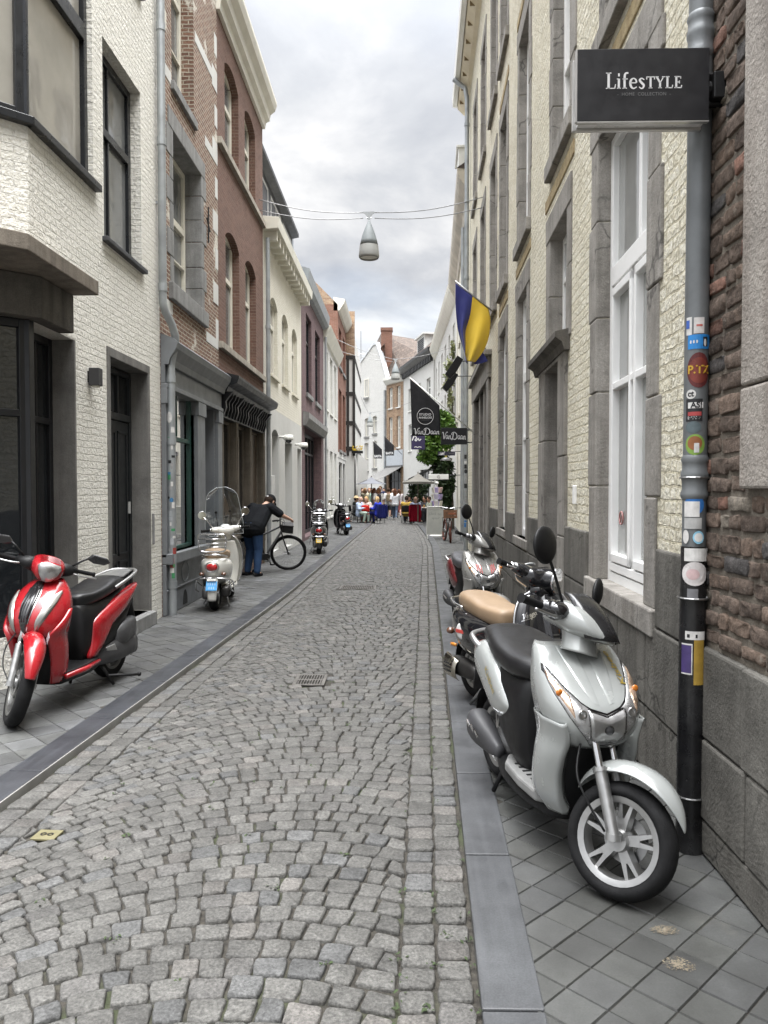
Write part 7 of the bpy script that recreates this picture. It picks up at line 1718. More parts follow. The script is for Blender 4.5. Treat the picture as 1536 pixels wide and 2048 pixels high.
    if hat:
        mb = MB()
        if hat[0] == 'straw': mb.lathe([(0, hr * 1.55), (hr * .7, hr * 1.5), (hr * .98, hr * 1.1), (hr * 1.0, hr * .62), (hr * 1.9, hr * .5), (hr * 1.95, hr * .54), (hr * 1.0, hr * .70)], hd, 'z', 20)
        else:
            mb.ell(hd + rt @ V((-hr * .05, 0, hr * .42)), (hr * 1.06, hr * .93, hr * .90), 16, 10, rot=rt); c = hd + rt @ V((hr * .95, 0, hr * .32)); mb.ell(c, (hr * .7, hr * .7, hr * .08), 12, 6, rot=rt @ Matrix.Rotation(R(12), 3, 'Y'))
        mb.build('hat', cloth(hat[1]), t, smooth=True)
        if hat[0] == 'cap': mb = MB(); mb.ell(hd + rt @ V((-hr * 1.08, 0, hr * .30)), (hr * .06, hr * .22, hr * .16), 10, 6, rot=rt); mb.build('cap_strap', cloth((.6, .6, .6)), t, smooth=True)
    if pack:
        mb = MB(); c = chest - V((.115 * Hh, 0, .03 * Hh)); body_z(mb, [(c.z - .14 * Hh, c.x, 0, .03, .05, 3), (c.z - .12 * Hh, c.x, 0, .065, .115, 3.2), (c.z + .06 * Hh, c.x, 0, .06, .105, 3.2), (c.z + .10 * Hh, c.x, 0, .03, .06, 3)])
        for s in (-1, 1): mb.tube(cr([(c.x, s * .07, c.z + .07 * Hh), (c.x + .14, s * .085, c.z + .125 * Hh), (c.x + .24, s * .08, c.z), (c.x + .1, s * .12, c.z - .1 * Hh)], 4), .018, 6)
        mb.build('backpack', cloth(pack), t, smooth=True)
    return t
person((-2.80, 14.45, 0), (.42, .907), 'lean', 'man in a black shirt, jeans and cap bending over a bicycle', (.010, .011, .013), (.028, .055, .115), (.03, .02, .015), Hh=1.74, hat=('cap', (.012, .012, .013)), stout=1.22, near=True, vox=.008, shoes=(.012, .012, .014))
NAVY = (.02, .03, .09)
def gx(px, Y): return (px - 803) / FPX * Y
G1 = 'people sitting at the terrace tables'; G2 = 'people standing and walking beyond the terrace'
ppl = [
 # px, Y, heading, pose, label, top, bottom, hair, kwargs
 (710, 38.4, (.95, .3), 'sit', 'seated person in a straw hat and dark top', (.03, .035, .03), (.05, .05, .05), (.05, .03, .02), dict(hat=('straw', (.50, .38, .22)))),
 (719, 37.6, (.9, -.45), 'sit', 'bald seated man in a pale blue shirt and pale green trousers', (.42, .50, .66), (.36, .44, .38), (.3, .2, .1), dict(hairst='bald', stout=1.15, sleeve='long')),
 (733, 38.6, (-.3, -.95), 'sit', 'fair haired seated person in pale pink behind the red chair', (.55, .42, .38), (.2, .1, .08), (.45, .30, .14), dict(hairst='bob')),
 (756, 37.5, (-.85, .5), 'sit', 'fair haired seated woman in a bright blue top', (.035, .05, .42), (.02, .025, .15), (.48, .34, .18), dict(hairst='bob', sleeve='long')),
 (730, 42.5, (.6, -.8), 'stand', 'standing person in a cream top behind the terrace tables', (.58, .52, .38), (.25, .22, .18), (.35, .22, .1), dict(sleeve='long', hairst='bob')),
 (738, 43.0, (.2, -1), 'talk', 'standing person in a grey green top behind the terrace tables', (.22, .32, .26), (.06, .07, .09), (.25, .13, .07), {}),
 (748, 41.5, (.8, -.3), 'talk', 'standing woman with auburn hair in a grey dress', (.20, .20, .20), (.20, .20, .20), (.22, .07, .035), dict(low='dress', hairst='long')),
 (757, 41.0, (-.2, 1), 'stand', 'standing woman in white with a dark backpack and brown hair', (.62, .60, .57), (.06, .065, .08), (.25, .12, .06), dict(hairst='bob', pack=(.05, .045, .05))),
 (761, 44.5, (-.3, -1), 'stand', 'tall man in a navy shirt at the back of the crowd', (.02, .025, .07), (.05, .05, .06), (.08, .05, .03), dict(Hh=1.84)),
 (777, 43.0, (.05, 1), 'walk', 'walking man in a white shirt and dark shorts with a tan backpack', (.66, .66, .66), (.05, .055, .065), (.05, .03, .02), dict(low='shorts', pack=(.24, .19, .13), shoes=(.3, .3, .3))),
 (790, 42.2, (.05, 1), 'walk', 'walking woman in a white shirt and blue grey jeans with long brown hair', (.68, .68, .70), (.10, .13, .19), (.11, .05, .03), dict(hairst='long', Hh=1.68, shoes=(.5, .5, .5))),
 (798, 44.5, (0, 1), 'walk', 'walking woman in a red and white skirt beside the couple', (.55, .50, .50), (.36, .12, .12), (.10, .05, .03), dict(hairst='long', low='skirt', Hh=1.66)),
 (743, 44.0, (.1, -1), 'stand', 'standing person in a dark green top deep in the crowd', (.05, .08, .05), (.04, .04, .05), (.05, .03, .02), {}),
 (768, 45.5, (-.2, -1), 'stand', 'standing person in a maroon top deep in the crowd', (.14, .03, .04), (.05, .05, .06), (.04, .025, .02), {}),
 (724, 44.5, (.3, -1), 'stand', 'standing person in a black top behind the bald man', (.025, .025, .03), (.04, .04, .05), (.06, .04, .025), {}),
 (786, 47.0, (.1, -1), 'stand', 'person in an orange top far beyond the walking couple', (.35, .14, .05), (.05, .05, .07), (.05, .03, .02), {}),
 (813, 37.8, (.15, 1), 'sit', 'seated person in a yellow shirt seen from behind', (.46, .31, .07), (.04, .04, .05), (.03, .02, .015), dict(Hh=1.76)),
 (819, 40.2, (0, -1), 'sit', 'dark haired seated woman facing the street behind the yellow shirt', (.10, .09, .11), (.05, .05, .06), (.02, .015, .012), dict(hairst='long', skin=SKIN2)),
 (831, 37.3, (.1, 1), 'sit', 'balding seated man in a pale blue shirt seen from behind', (.46, .52, .68), (.05, .05, .07), (.3, .25, .2), dict(hairst='bald', stout=1.15, sleeve='long')),
 (850, 39.5, (-.6, -.8), 'sit', 'dark haired seated person in a dark jacket by the postcard rack', (.05, .05, .055), (.04, .04, .05), (.02, .014, .01), dict(skin=SKIN2)),
 (860, 38.6, (-.9, -.4), 'sit', 'seated person in a grey green shirt beside the wall plant', (.22, .24, .19), (.05, .05, .06), (.03, .02, .015), dict(skin=SKIN2)),
]
for px, Y, hd_, pose, lab, top, bot, hair, kw in ppl: person((gx(px, Y), Y, 0), hd_, pose, lab, top, bot, hair, group=G1 if pose == 'sit' else G2, **kw)
def chair(loc, head, label, col, drape=None, slim=False):
    t = empty('cafe_chair', loc, math.atan2(head[1], head[0]), label, 'chair', 'terrace chairs')
    f = M('chair_frame', (.025, .025, .026), .5); c_ = cloth(col)
    mb = MB(); mb.box((0, 0, .45), (.44, .44, .03)); mb.build('seat', c_, t, bevel=.012)
    mb = MB(); P = [[(-.22 - .02 * q - .03 * (1 - (y / .2) ** 2), y, .55 + q * .33 * (1 - .15 * (y / .2) ** 4)) for y in np.linspace(-.21, .21, 7)] for q in (0, .35, .7, 1)]; mb.loft(P, cap=False, closed=False); mb.build('backrest', c_, t, smooth=True, solid=.02)
    for sx_ in (-1, 1):
        for s in (-1, 1): mb = MB(); mb.tube([(sx_ * .19, s * .19, .45), (sx_ * .22, s * .21, 0)], .013, 6); mb.build('leg', f, t)
    mb = MB()
    for s in (-1, 1): mb.tube([(-.20, s * .2, .44), (-.24, s * .2, .88)], .013, 6); mb.tube([(-.22, s * .22, .66), (.16, s * .22, .66), (.18, s * .21, .45)], .012, 6)
    mb.build('arm_frame', f, t)
    return t
for px, Y, hd_, lab, col in ((709, 38.3, (.95, .3), 'black woven chair under the person in the straw hat', (.02, .02, .022)), (718, 37.6, (.9, -.45), 'dark chair of the bald man in pale blue', (.03, .03, .03)), (732, 37.7, (.15, .95), 'red backed terrace chair beside the pale green trousers', (.50, .025, .02)),
        (757, 37.5, (-.85, .5), 'dark chair hung with a dark blue coat', (.02, .025, .12)), (813, 37.7, (.15, 1), 'black chair of the person in the yellow shirt', (.025, .025, .025)), (819, 40.3, (0, -1), 'dark chair of the woman facing the street', (.03, .03, .03)), (831, 37.2, (.1, 1), 'dark chair under the hanging red jacket', (.03, .03, .03)),
        (850, 39.6, (-.6, -.8), 'dark chair nearest the postcard rack', (.03, .03, .03)), (861, 38.6, (-.9, -.4), 'dark chair beside the wall plant', (.03, .03, .03))):
    chair((gx(px, Y), Y, 0), hd_, lab, col)
def garment(loc, head, name, label, cat, col, w_=.56, h_=.78):
    t = empty(name, loc, math.atan2(head[1], head[0]), label, cat)
    mb = MB(); rows = []
    for i in range(11):
        q = i / 10; rows.append([(-.30 - .02 * q - .03 * math.sin(y * 22 + q * 2), y * (.86 + .2 * q) * w_, .90 - q * h_ - .03 * abs(y) * 2 * (q < .1)) for y in np.linspace(-.5, .5, 15)])
    mb.loft(rows, cap=False, closed=False); rows = [[(-.30 + .12 * q, y * .86 * w_, .90 + .015 - .05 * q) for y in np.linspace(-.5, .5, 15)] for q in (0, .5, 1)]; mb.loft(rows, cap=False, closed=False); mb.build('cloth', cloth(col), t, smooth=True, solid=.012)
    mb = MB()
    for s in (-1, 1): mb.caps((-.32, s * .24, .86), (-.34, s * .27, .34), .05, .04)
    mb.build('sleeve_fold', cloth(col), t, smooth=True)
garment((gx(831, 37.2), 37.2, 0), (.1, 1), 'jacket', 'dark red jacket hanging over the back of a terrace chair', 'jacket', (.24, .008, .022), .52, .80)
garment((gx(758, 37.4), 37.4, 0), (-.5, .85), 'coat', 'dark blue coat hanging over a chair beside the woman in bright blue', 'coat', (.012, .016, .09), .46, .66)
for px, Y, lab in ((741, 37.9, 'small round terrace table between the red chair and the blue coat'), (825, 39.3, 'small round terrace table in front of the yellow shirt'), (852, 38.4, 'small round terrace table near the wall plant')):
    t = empty('cafe_table', (gx(px, Y), Y, 0), 0, lab, 'table', 'small terrace tables')
    mb = MB(); mb.lathe([(0, .72), (.33, .72), (.34, .735), (.33, .75), (0, .75)], n=24); mb.build('table_top', M('table_grey', (.3, .29, .28), .4), t)
    mb = MB(); mb.tube([(0, 0, .02), (0, 0, .72)], .03, 10); mb.build('table_leg', PAINT_BLACK, t); mb = MB(); mb.lathe([(0, .03), (.2, .02), (.22, 0)], n=20); mb.build('foot', PAINT_BLACK, t)
    for k in range(2): tg = MB(); tg.lathe([(0, 0), (.033, 0), (.038, .13), (.034, .13), (.03, .01)], (gx(px, Y) + .1 - .2 * k, Y - .1 * k, .751), n=12); tag(tg.build('drinking_glass', M('drink_amber', (.4, .22, .05), .1, coat=1) if k else M('drink_white', (.7, .7, .68), .15, coat=1)), ('amber' if k else 'white') + ' drinking glass on the terrace table ' + lab[lab.index('table') + 6:], 'glass')
# ------------------------------------------------------------------ signs
SIGN_BLACK = M('sign_black', (.012, .012, .014), .4, var=.12, vs=6); LETTER = M('sign_letter', (.72, .72, .72), .5, var=.05); LETTER_DIM = M('sign_letter_dim', (.16, .16, .16), .5)
SER = {
 'L': (.66, [[(.19, 0, 2.5), (.19, 1, 2.5)], [(.02, .98), (.36, .98)], [(.02, .02), (.60, .02)], [(.585, 0), (.64, .28)]]),
 'i': (.30, [[(.14, 0, 2.3), (.14, .62, 2.3)], [(.01, .60), (.14, .61)], [(.02, .02), (.27, .02)], [(.085, .86, 3), (.195, .86, 3)]]),
 'f': (.40, [[(.16, 0, 2.3), (.16, .74, 2.3), (.23, .95, 1.8), (.40, .97, 1.6)], [(.03, .60), (.36, .60)], [(.03, .02), (.31, .02)]]),
 'e': (.54, [[(.07, .35), (.47, .35)], [(.47, .36, 1.6), (.43, .54, 1.6), (.28, .63, 1.2), (.12, .52, 2.2), (.08, .32, 2.4), (.14, .10, 2.2), (.30, .0, 1.4), (.49, .10, 1)]]),
 's': (.46, [[(.38, .53, 1), (.22, .63, 1.2), (.09, .52, 2), (.20, .36, 2.3), (.35, .20, 2.2), (.30, .03, 1.6), (.18, .0, 1.2), (.05, .10, 1)]]),
 'T': (.56, [[(.28, 0, 2.1), (.28, .72, 2.1)], [(.02, .71), (.54, .71)], [(.03, .73), (.03, .55)], [(.53, .73), (.53, .55)], [(.16, .02), (.40, .02)]]),
 'Y': (.56, [[(.06, .71, 1.9), (.28, .34, 2.0)], [(.50, .71), (.29, .34)], [(.28, .36, 2.1), (.28, 0, 2.1)], [(-.02, .71), (.18, .71)], [(.40, .71), (.58, .71)], [(.16, .02), (.40, .02)]]),
 'l': (.52, [[(.14, 0, 2.1), (.14, .72, 2.1)], [(.02, .71), (.27, .71)], [(.02, .02), (.45, .02)], [(.44, 0), (.48, .2)]]),
 'E': (.50, [[(.14, 0, 2.1), (.14, .72, 2.1)], [(.02, .71), (.43, .71)], [(.14, .37), (.34, .37)], [(.02, .02), (.46, .02)], [(.42, .73), (.42, .58)], [(.455, 0), (.49, .18)], [(.34, .28), (.34, .46)]]),
}
yS = 3.30; tl = atY(1155, 108, yS); br = atY(1418, 240, yS); zS1, zS0 = tl.z + .02, br.z
t = empty('hanging_sign', (tl.x, yS, zS0), 0, 'black projecting shop sign with pale serif lettering in front of the drainpipe', 'sign')
mb = MB(); mb.box(((tl.x + br.x) / 2, yS + .012, (zS0 + zS1) / 2), (br.x - tl.x, .024, zS1 - zS0)); fp = mb.build('front_panel', SIGN_BLACK, t, world=True, bevel=.002)
mb = MB(); mb.box(((tl.x + br.x) / 2 + .006, yS + .055, (zS0 + zS1) / 2), (br.x - tl.x - .02, .06, zS1 - zS0 - .02)); mb.build('light_body', M('acrylic_white', (.78, .78, .78), .3), t, world=True)
mb = MB(); mb.box(((tl.x + br.x) / 2, yS + .097, (zS0 + zS1) / 2), (br.x - tl.x, .022, zS1 - zS0)); mb.build('back_panel', M('sign_steel', (.55, .54, .52), .35, .7), t, world=True, bevel=.002)
mb = MB(); mb.box(((tl.x + br.x) / 2, yS + .012, zS0 - .0025), (br.x - tl.x, .022, .005)); mb.box((tl.x - .0025, yS + .012, (zS0 + zS1) / 2), (.005, .022, zS1 - zS0)); mb.build('edge_trim', M('sign_steel', (.55, .54, .52), .35, .7), t, world=True)
mb = MB(); mb.tube([(br.x, yS + .055, (zS0 + zS1) / 2), (br.x + .07, yS + .055, (zS0 + zS1) / 2)], .035, 12); mb.box((br.x + .045, yS + .05, (zS0 + zS1) / 2), (.05, .10, .11)); mb.tube([(br.x, yS + .05, zS1 - .09), (1.37, yS + .05, zS1 - .09)], .012, 8); mb.tube([(br.x, yS + .05, zS0 + .09), (1.37, yS + .05, zS0 + .09)], .012, 8); mb.build('wall_bracket', BLACK_PLASTIC, t, world=True, bevel=.005)
cap = .066; x = 0; LN = []
for ch in 'LifesTYlE':
    w_, ls_ = SER[ch]; LN += [[(p[0] + x,) + tuple(p[1:]) for p in l] for l in ls_]; x += w_ + .05
p0 = atY(1211, 178, yS)
kx = (atY(1363, 178, yS).x - p0.x) / (x - .06)
strokes(LN, lambda a, b: (p0.x + a * kx, yS - .002, p0.z + b * cap), .032, 'lettering', LETTER, fp, world=True)
txt('-  HOME  COLLECTION  -', .019, lambda a, b: ((p0.x + kx * x / 2) + a * .95, yS - .002, p0.z - .024 + b), 'small_lettering', LETTER_DIM, fp, world=True, spacing=1.1)
# script lettering VanDaan
VD = [[(.0, .88), (.08, 1.0, 1.3), (.18, .92, 1.3), (.22, .5, 1.5), (.26, .08, 1.5), (.45, .55), (.62, .95), (.78, 1.06), (.86, .98)],
      [(.86, .55), (.70, .60), (.58, .35), (.66, .1), (.82, .3), (.88, .55), (.86, .2, 1.3), (.98, .1)], [(.98, .1), (1.08, .55, 1.3), (1.06, .05, 1.3)], [(1.07, .3), (1.25, .56), (1.32, .45, 1.3), (1.30, .12, 1.3), (1.44, .15)],
      [(1.80, .95, 1.4), (1.72, .5, 1.5), (1.62, .08, 1.4), (1.50, .0), (1.46, .12), (1.70, .12), (2.05, .05, 1.2), (2.35, .35, 1.5), (2.30, .8, 1.4), (1.95, 1.05), (1.60, .95), (1.50, .75), (1.62, .70)],
      [(2.80, .55), (2.64, .60), (2.52, .35), (2.60, .1), (2.76, .3), (2.82, .55), (2.80, .2, 1.3), (2.92, .1)], [(3.22, .55), (3.06, .60), (2.94, .35), (3.02, .1), (3.18, .3), (3.24, .55), (3.22, .2, 1.3), (3.34, .1)],
      [(3.34, .1), (3.44, .55, 1.3), (3.42, .05, 1.3)], [(3.43, .3), (3.61, .56), (3.68, .45, 1.3), (3.66, .12, 1.3), (3.80, .15)]]
Y1 = 19.2
a, b = atY(882, 856, Y1), atY(934, 889, Y1)
t = empty('hanging_sign', (a.x, Y1, b.z), 0, 'square black board sign with white script below the long black banner', 'sign')
mb = MB(); mb.box(((a.x + b.x) / 2, Y1, (a.z + b.z) / 2), (b.x - a.x, .06, a.z - b.z)); bo = mb.build('board', SIGN_BLACK, t, world=True, bevel=.004)
kx = (b.x - a.x) * .90 / 3.8; strokes(VD, lambda u, v: (a.x + (b.x - a.x) * .05 + u * kx, Y1 - .032, (a.z + b.z) / 2 - .08 + v * kx * 1.15 - u * .004), .045, 'lettering', LETTER, bo, world=True)
mb = MB(); mb.tube([(b.x, Y1, a.z - .05), (1.79, Y1, a.z - .05)], .015, 8); mb.tube([(b.x, Y1, b.z + .05), (1.79, Y1, b.z + .05)], .015, 8); mb.build('bracket', PAINT_BLACK, t, world=True)
# long black banner on a slanting pole
Y2 = 18.6
P = [atY(820, 756, Y2), atY(879, 811, Y2), atY(881.5, 871, Y2), atY(824, 872, Y2)]; base = V((RQ.p(Y2, 0).x, Y2, atY(940, 868, Y2).z))
t = empty('banner', tuple(base), 0, 'long black banner with a white ring hanging from a slanting white pole', 'banner')
mb = MB(); mb.tube([base, P[0] + V((-.01, 0, .01))], .016, 8); mb.build('pole', WHITE_PAINT, t, world=True, smooth=True)
def bil(u, v): return P[0].lerp(P[1], u).lerp(P[3].lerp(P[2], u), v)
mb = MB(); rows = [[bil(i / 14, j / 12) + V((0, .02 * math.sin(i * .8 + j * .15) * j / 12, 0)) for i in range(15)] for j in range(13)]; mb.loft(rows, cap=False, closed=False); cl = mb.build('cloth', M('banner_black', (.010, .010, .012), .8, var=.2, vs=5), t, world=True, smooth=True, solid=.004)
cc = atY(850.5, 832.5, Y2 - .03); rr_ = 16.2 / FPX * Y2
mb = MB(); mb.tube([(cc.x + rr_ * math.cos(q), Y2 - .03, cc.z + rr_ * math.sin(q)) for q in np.linspace(0, 6.2832, 37)[:-1]], .006, 5, closed=True); mb.build('ring', LETTER, cl, world=True)
txt('STUDIO', .075, lambda u, v: (cc.x + u, Y2 - .032, cc.z + .04 + v), 'lettering', LETTER, cl, world=True, spacing=1.1, off=.0015)
txt('ANNELOES', .065, lambda u, v: (cc.x + u, Y2 - .032, cc.z - .035 + v), 'lettering', LETTER, cl, world=True, off=.0015)
mb = MB(); mb.box((cc.x, Y2 - .032, cc.z - .09), (.2, .002, .006)); mb.build('rule', LETTER_DIM, cl, world=True)
p = atY(828, 872, Y2 - .03); kx = .61 / 3.8; strokes(VD, lambda u, v: (p.x + u * kx, Y2 - .033, p.z + .03 + v * kx * .95), .042, 'lettering', LETTER, cl, world=True)
# purple banner further on
Y3 = 31.5; a, b = atY(823, 870, Y3), atY(850, 899, Y3)
t = empty('banner', (a.x, Y3, b.z), 0, 'small dark purple banner behind the black one with white script', 'banner')
mb = MB(); mb.box(((a.x + b.x) / 2, Y3, (a.z + b.z) / 2), (b.x - a.x, .03, a.z - b.z)); cl = mb.build('cloth', M('purple_cloth', (.03, .022, .07), .8, var=.15), t, world=True)
kx = .40 / 3.8; strokes([[(0, .2), (.3, .9, 1.4), (.6, 1.1), (.9, .7), (.6, .3), (.9, .1)], [(.9, .2), (1.3, .6), (1.5, .2), (1.9, .5)]], lambda u, v: (a.x + .03 + u * kx * 1.8, Y3 - .018, a.z - .27 + v * kx * 2), .1, 'lettering', LETTER, cl, world=True)
strokes([[(0, 0), (.5, .2), (1, -.05), (1.6, .15), (2.4, 0)]], lambda u, v: (a.x + .12 + u * .12, Y3 - .018, b.z + .09 + v * .12), .12, 'small_lettering', LETTER, cl, world=True)
mb = MB(); mb.tube([(a.x, Y3, a.z + .01), (2.28, Y3, a.z + .01)], .015, 6); mb.build('pole', PAINT_BLACK, t, world=True)
# plank sign with the lamp and the yellow emblem
Y4 = 25.6; a, b = atY(876, 903, Y4), atY(910, 911, Y4)
t = empty('hanging_sign', (a.x, Y4, b.z), 0, 'narrow dark blue plank sign with small white letters and a lamp under it', 'sign')
mb = MB(); mb.box(((a.x + b.x) / 2, Y4, (a.z + b.z) / 2), (b.x - a.x, .05, a.z - b.z)); bo = mb.build('board', M('plank_blue', (.018, .017, .035), .6), t, world=True)
txt(".un'", .15, lambda u, v: (a.x + .13 + u, Y4 - .028, (a.z + b.z) / 2 + v), 'lettering', LETTER, bo, world=True, off=.004); txt('WINE', .07, lambda u, v: (b.x - .12 + u, Y4 - .028, (a.z + b.z) / 2 + v), 'lettering', LETTER_DIM, bo, world=True)
mb = MB(); c = atY(892, 909, Y4 - .05)
mb.prism([(c.x - .05, Y4 - .05, c.z - .02), (c.x, Y4 - .05, c.z - .14), (c.x + .05, Y4 - .05, c.z - .02), (c.x, Y4 - .05, c.z - .06)], (0, -.01, 0)); mb.build('emblem', M('emblem_yellow', (.5, .4, .1), .5), t, world=True)
mb = MB()
for s in (-1, 1): mb.tube([(c.x, Y4, c.z + .02), (c.x + s * .08, Y4, c.z + .14)], .008, 5); mb.ell((c.x + s * .085, Y4, c.z + .16), (.025, .025, .025), 8, 6)
mb.build('bulb_arm', M('bulb_cream', (.65, .6, .45), .4), t, world=True)
mb = MB(); mb.lathe([(0, -.02), (.10, -.05), (.20, -.13), (.19, -.135), (0, -.10)], (c.x, Y4, c.z - .06), n=18); mb.build('lamp_shade', M('shade_grey', (.20, .20, .20), .4), t, world=True, smooth=True)
mb = MB(); mb.tube([(b.x, Y4, a.z), (2.0, Y4, a.z)], .012, 6); mb.build('bracket', PAINT_BLACK, t, world=True)
# white lightbox sign
Y5 = 27.6; a, b = atY(857, 948.5, Y5), atY(897, 959, Y5)
t = empty('hanging_sign', (a.x, Y5, b.z), 0, 'long white box sign with a small grey emblem over the pavement board', 'sign')
mb = MB(); mb.box(((a.x + b.x) / 2, Y5, (a.z + b.z) / 2), (b.x - a.x, .14, a.z - b.z)); bo = mb.build('box', M('lightbox_white', (.80, .80, .77), .35, var=.03), t, world=True, bevel=.008)
mb = MB(); mb.box(((a.x + b.x) / 2, Y5, b.z - .012), (b.x - a.x, .15, .03)); mb.build('box_edge', PAINT_BLACK, t, world=True)
c = V(((a.x + b.x) / 2, Y5 - .075, (a.z + b.z) / 2)); mb = MB(); mb.tube([(c.x + .05 * math.cos(q), c.y, c.z + .05 * math.sin(q)) for q in np.linspace(.6, 6.0, 16)], .008, 5); mb.tube([(c.x - .02, c.y, c.z), (c.x + .04, c.y, c.z)], .007, 5); mb.build('emblem', M('emblem_grey', (.25, .25, .25), .5), bo, world=True)
mb = MB(); mb.tube([(b.x, Y5, a.z - .03), (2.1, Y5, a.z - .03)], .015, 6); mb.build('bracket', PAINT_BLACK, t, world=True)
# pavement board
pb = ground(871, 1077); t = empty('pavement_board', (pb.x, pb.y, 0), R(3), 'white framed pavement board with faint handwriting standing by the crate bicycle', 'pavement board')
rt = rot3(0, 0, 9)
mb = MB(); mb.box((0, .03, .60), (.54, .03, .92), rt); bo = mb.build('panel', M('board_grey_white', (.60, .61, .57), .5, var=.06, dirt=(.5, .51, .48)), t)
mb = MB()
for x_, z_, sx_, sz_ in ((-.275, 0, .02, .96), (.275, 0, .02, .96), (0, .47, .57, .02), (0, -.47, .57, .02)): mb.box(tuple(V((0, .03, .60)) + rt @ V((x_, -.004, z_))), (sx_, .045, sz_), rt)
mb.build('frame', WHITE_PAINT, bo)
for s in (-1, 1): mb = MB(); mb.tube([(s * .27, -.05, .13), (s * .27, -.075, 0)], .014, 6); mb.tube([(s * .27, .12, 1.05), (s * .27, .42, 0)], .012, 6); mb.build('leg', WHITE_PAINT, t)
INK = M('faint_ink', (.38, .40, .38), .6)
bw_ = lambda u, v: tuple(V((0, .03, .60)) + rt @ V((u, -.0175, v)))
strokes([[(0, .6), (-.3, .7), (-.5, .35), (-.3, .05), (0, .2)], [(.15, 1), (.15, 0)], [(.15, .4), (.35, .5), (.4, 0)], [(.55, .3), (.8, .35), (.7, .5), (.5, .25), (.8, .05)], [(1.2, .45), (.95, .4), (1, .05), (1.25, .1)], [(1.35, 1), (1.35, 0)], [(1.6, .5), (1.35, .25), (1.65, 0)], [(2.1, .25), (2.3, .5), (2.5, .25), (2.3, 0), (2.1, .25)], [(2.6, .5), (2.65, .05), (2.85, .1), (2.9, .5)], [(3.1, .8), (3.1, .05), (3.25, .05)]], lambda u, v: bw_(-.16 + u * .11, .19 + v * .11), .05, 'handwriting', INK, bo)
strokes([[(0, .5), (.2, .1), (.4, .5), (.3, -.3)], [(.6, .3), (.8, .5), (.9, .2), (.7, .1), (.6, .3)], [(1.1, .5), (1.15, .1), (1.4, .1), (1.4, .5)], [(1.6, .1), (1.65, .5), (1.9, .5)]], lambda u, v: bw_(-.12 + u * .14, .05 + v * .10), .05, 'handwriting', INK, bo)
strokes([[(0, 0), (.6, .15), (1.2, -.05), (2.0, .1), (3, 0)]], lambda u, v: bw_(-.2 + u * .13, .36 + v * .1), .06, 'handwriting', INK, bo)
# postcard rack
pr_ = V((gx(874, 27.3), 27.3, 0)); t = empty('postcard_rack', tuple(pr_), 0, 'turning rack of pale postcards behind the pavement board', 'postcard rack')
mb = MB(); mb.tube([(0, 0, 0), (0, 0, 1.85)], .02, 8); mb.lathe([(0, .02), (.25, .02), (.27, 0)], n=20); mb.ell((-.0, 0, 1.87), (.06, .06, .05), 10, 6); mb.build('stand', WHITE_PAINT, t)
for k in range(6):
    q = R(60 * k + 20)
    for j in range(5):
        z = 1.62 - j * .24; rtk = Matrix.Rotation(q, 3, 'Z') @ Matrix.Rotation(R(12), 3, 'Y'); c = V((.16 * math.cos(q), .16 * math.sin(q), z))
        col = rnd.choice([(.55, .52, .62), (.55, .40, .38), (.62, .60, .58), (.40, .34, .55), (.6, .58, .5)])
        mb = MB(); mb.box(c, (.03, .13, .19), rtk); mb.build('postcard', cloth(col), t)

# ------------------------------------------------------------------ flags
def flag_cloth(fn, ns, nt_, name, mats, parent, split=None):
    mb = MB(); vs = [fn(i / ns, j / nt_) for j in range(nt_ + 1) for i in range(ns + 1)]; b = len(mb.v)
    for p in vs: mb.v.append(tuple(p))
    for j in range(nt_):
        for i in range(ns): k = j * (ns + 1) + i; mb.f.append([k, k + 1, k + ns + 2, k + ns + 1]); mb.m.append(0 if split is None or (i + .5) / ns < split else 1)
    return mb.build(name, mats, parent, world=True, smooth=True, solid=.003)
Yf = 13.6; fb = V((RQ.p(Yf, 0).x, Yf, atY(986, 628, Yf).z)); ft_ = atY(910, 562, Yf - .15)
t = empty('flag', tuple(fb), 0, 'blue and yellow flag hanging from a slanting pole on the rough cream brick house', 'flag')
mb = MB(); mb.tube([fb, ft_], .014, 8); mb.build('pole', STEEL, t, world=True, smooth=True)
h0, h1 = atY(911, 565, Yf - .15), atY(977, 617, Yf - .02)
LFT = cr([(911, 566), (911, 610), (915, 655), (924, 690), (936, 728)], 6); RGT = cr([(977, 617), (981, 640), (978, 672), (968, 700), (951, 724)], 6)
SEAM = cr([(945, 592), (940, 630), (931, 662), (931, 690), (929, 722)], 6)
def ff_(u, v):
    k = v * (len(LFT) - 1); i = min(int(k), len(LFT) - 2); f_ = k - i
    L_ = [LFT[i][c] + (LFT[i + 1][c] - LFT[i][c]) * f_ for c in (0, 1)]; R_ = [RGT[i][c] + (RGT[i + 1][c] - RGT[i][c]) * f_ for c in (0, 1)]; S_ = [SEAM[i][c] + (SEAM[i + 1][c] - SEAM[i][c]) * f_ for c in (0, 1)]
    q = [L_[c] + (S_[c] - L_[c]) * u * 2 if u < .5 else S_[c] + (R_[c] - S_[c]) * (u - .5) * 2 for c in (0, 1)]
    return atY(q[0], q[1], Yf - .15 + .13 * u + .11 * v * math.sin(u * 13 + v * 1.5) - .05 * v)
flag_cloth(ff_, 28, 20, 'cloth', [M('flag_blue', (.016, .022, .16), .75, var=.12, vs=3, sheen=.2), M('flag_yellow', (.74, .50, .035), .75, var=.08, vs=3, sheen=.2)], t, .5)
mb = MB(); q_ = [(955, 690), (966, 705), (976, 722), (962, 727), (948, 729)]; vs = [atY(x_, y_, Yf + .10) for x_, y_ in q_]; mb.poly(vs); mb.build('cloth_corner', M('flag_blue', (.016, .022, .16), .75), t, world=True, solid=.003)
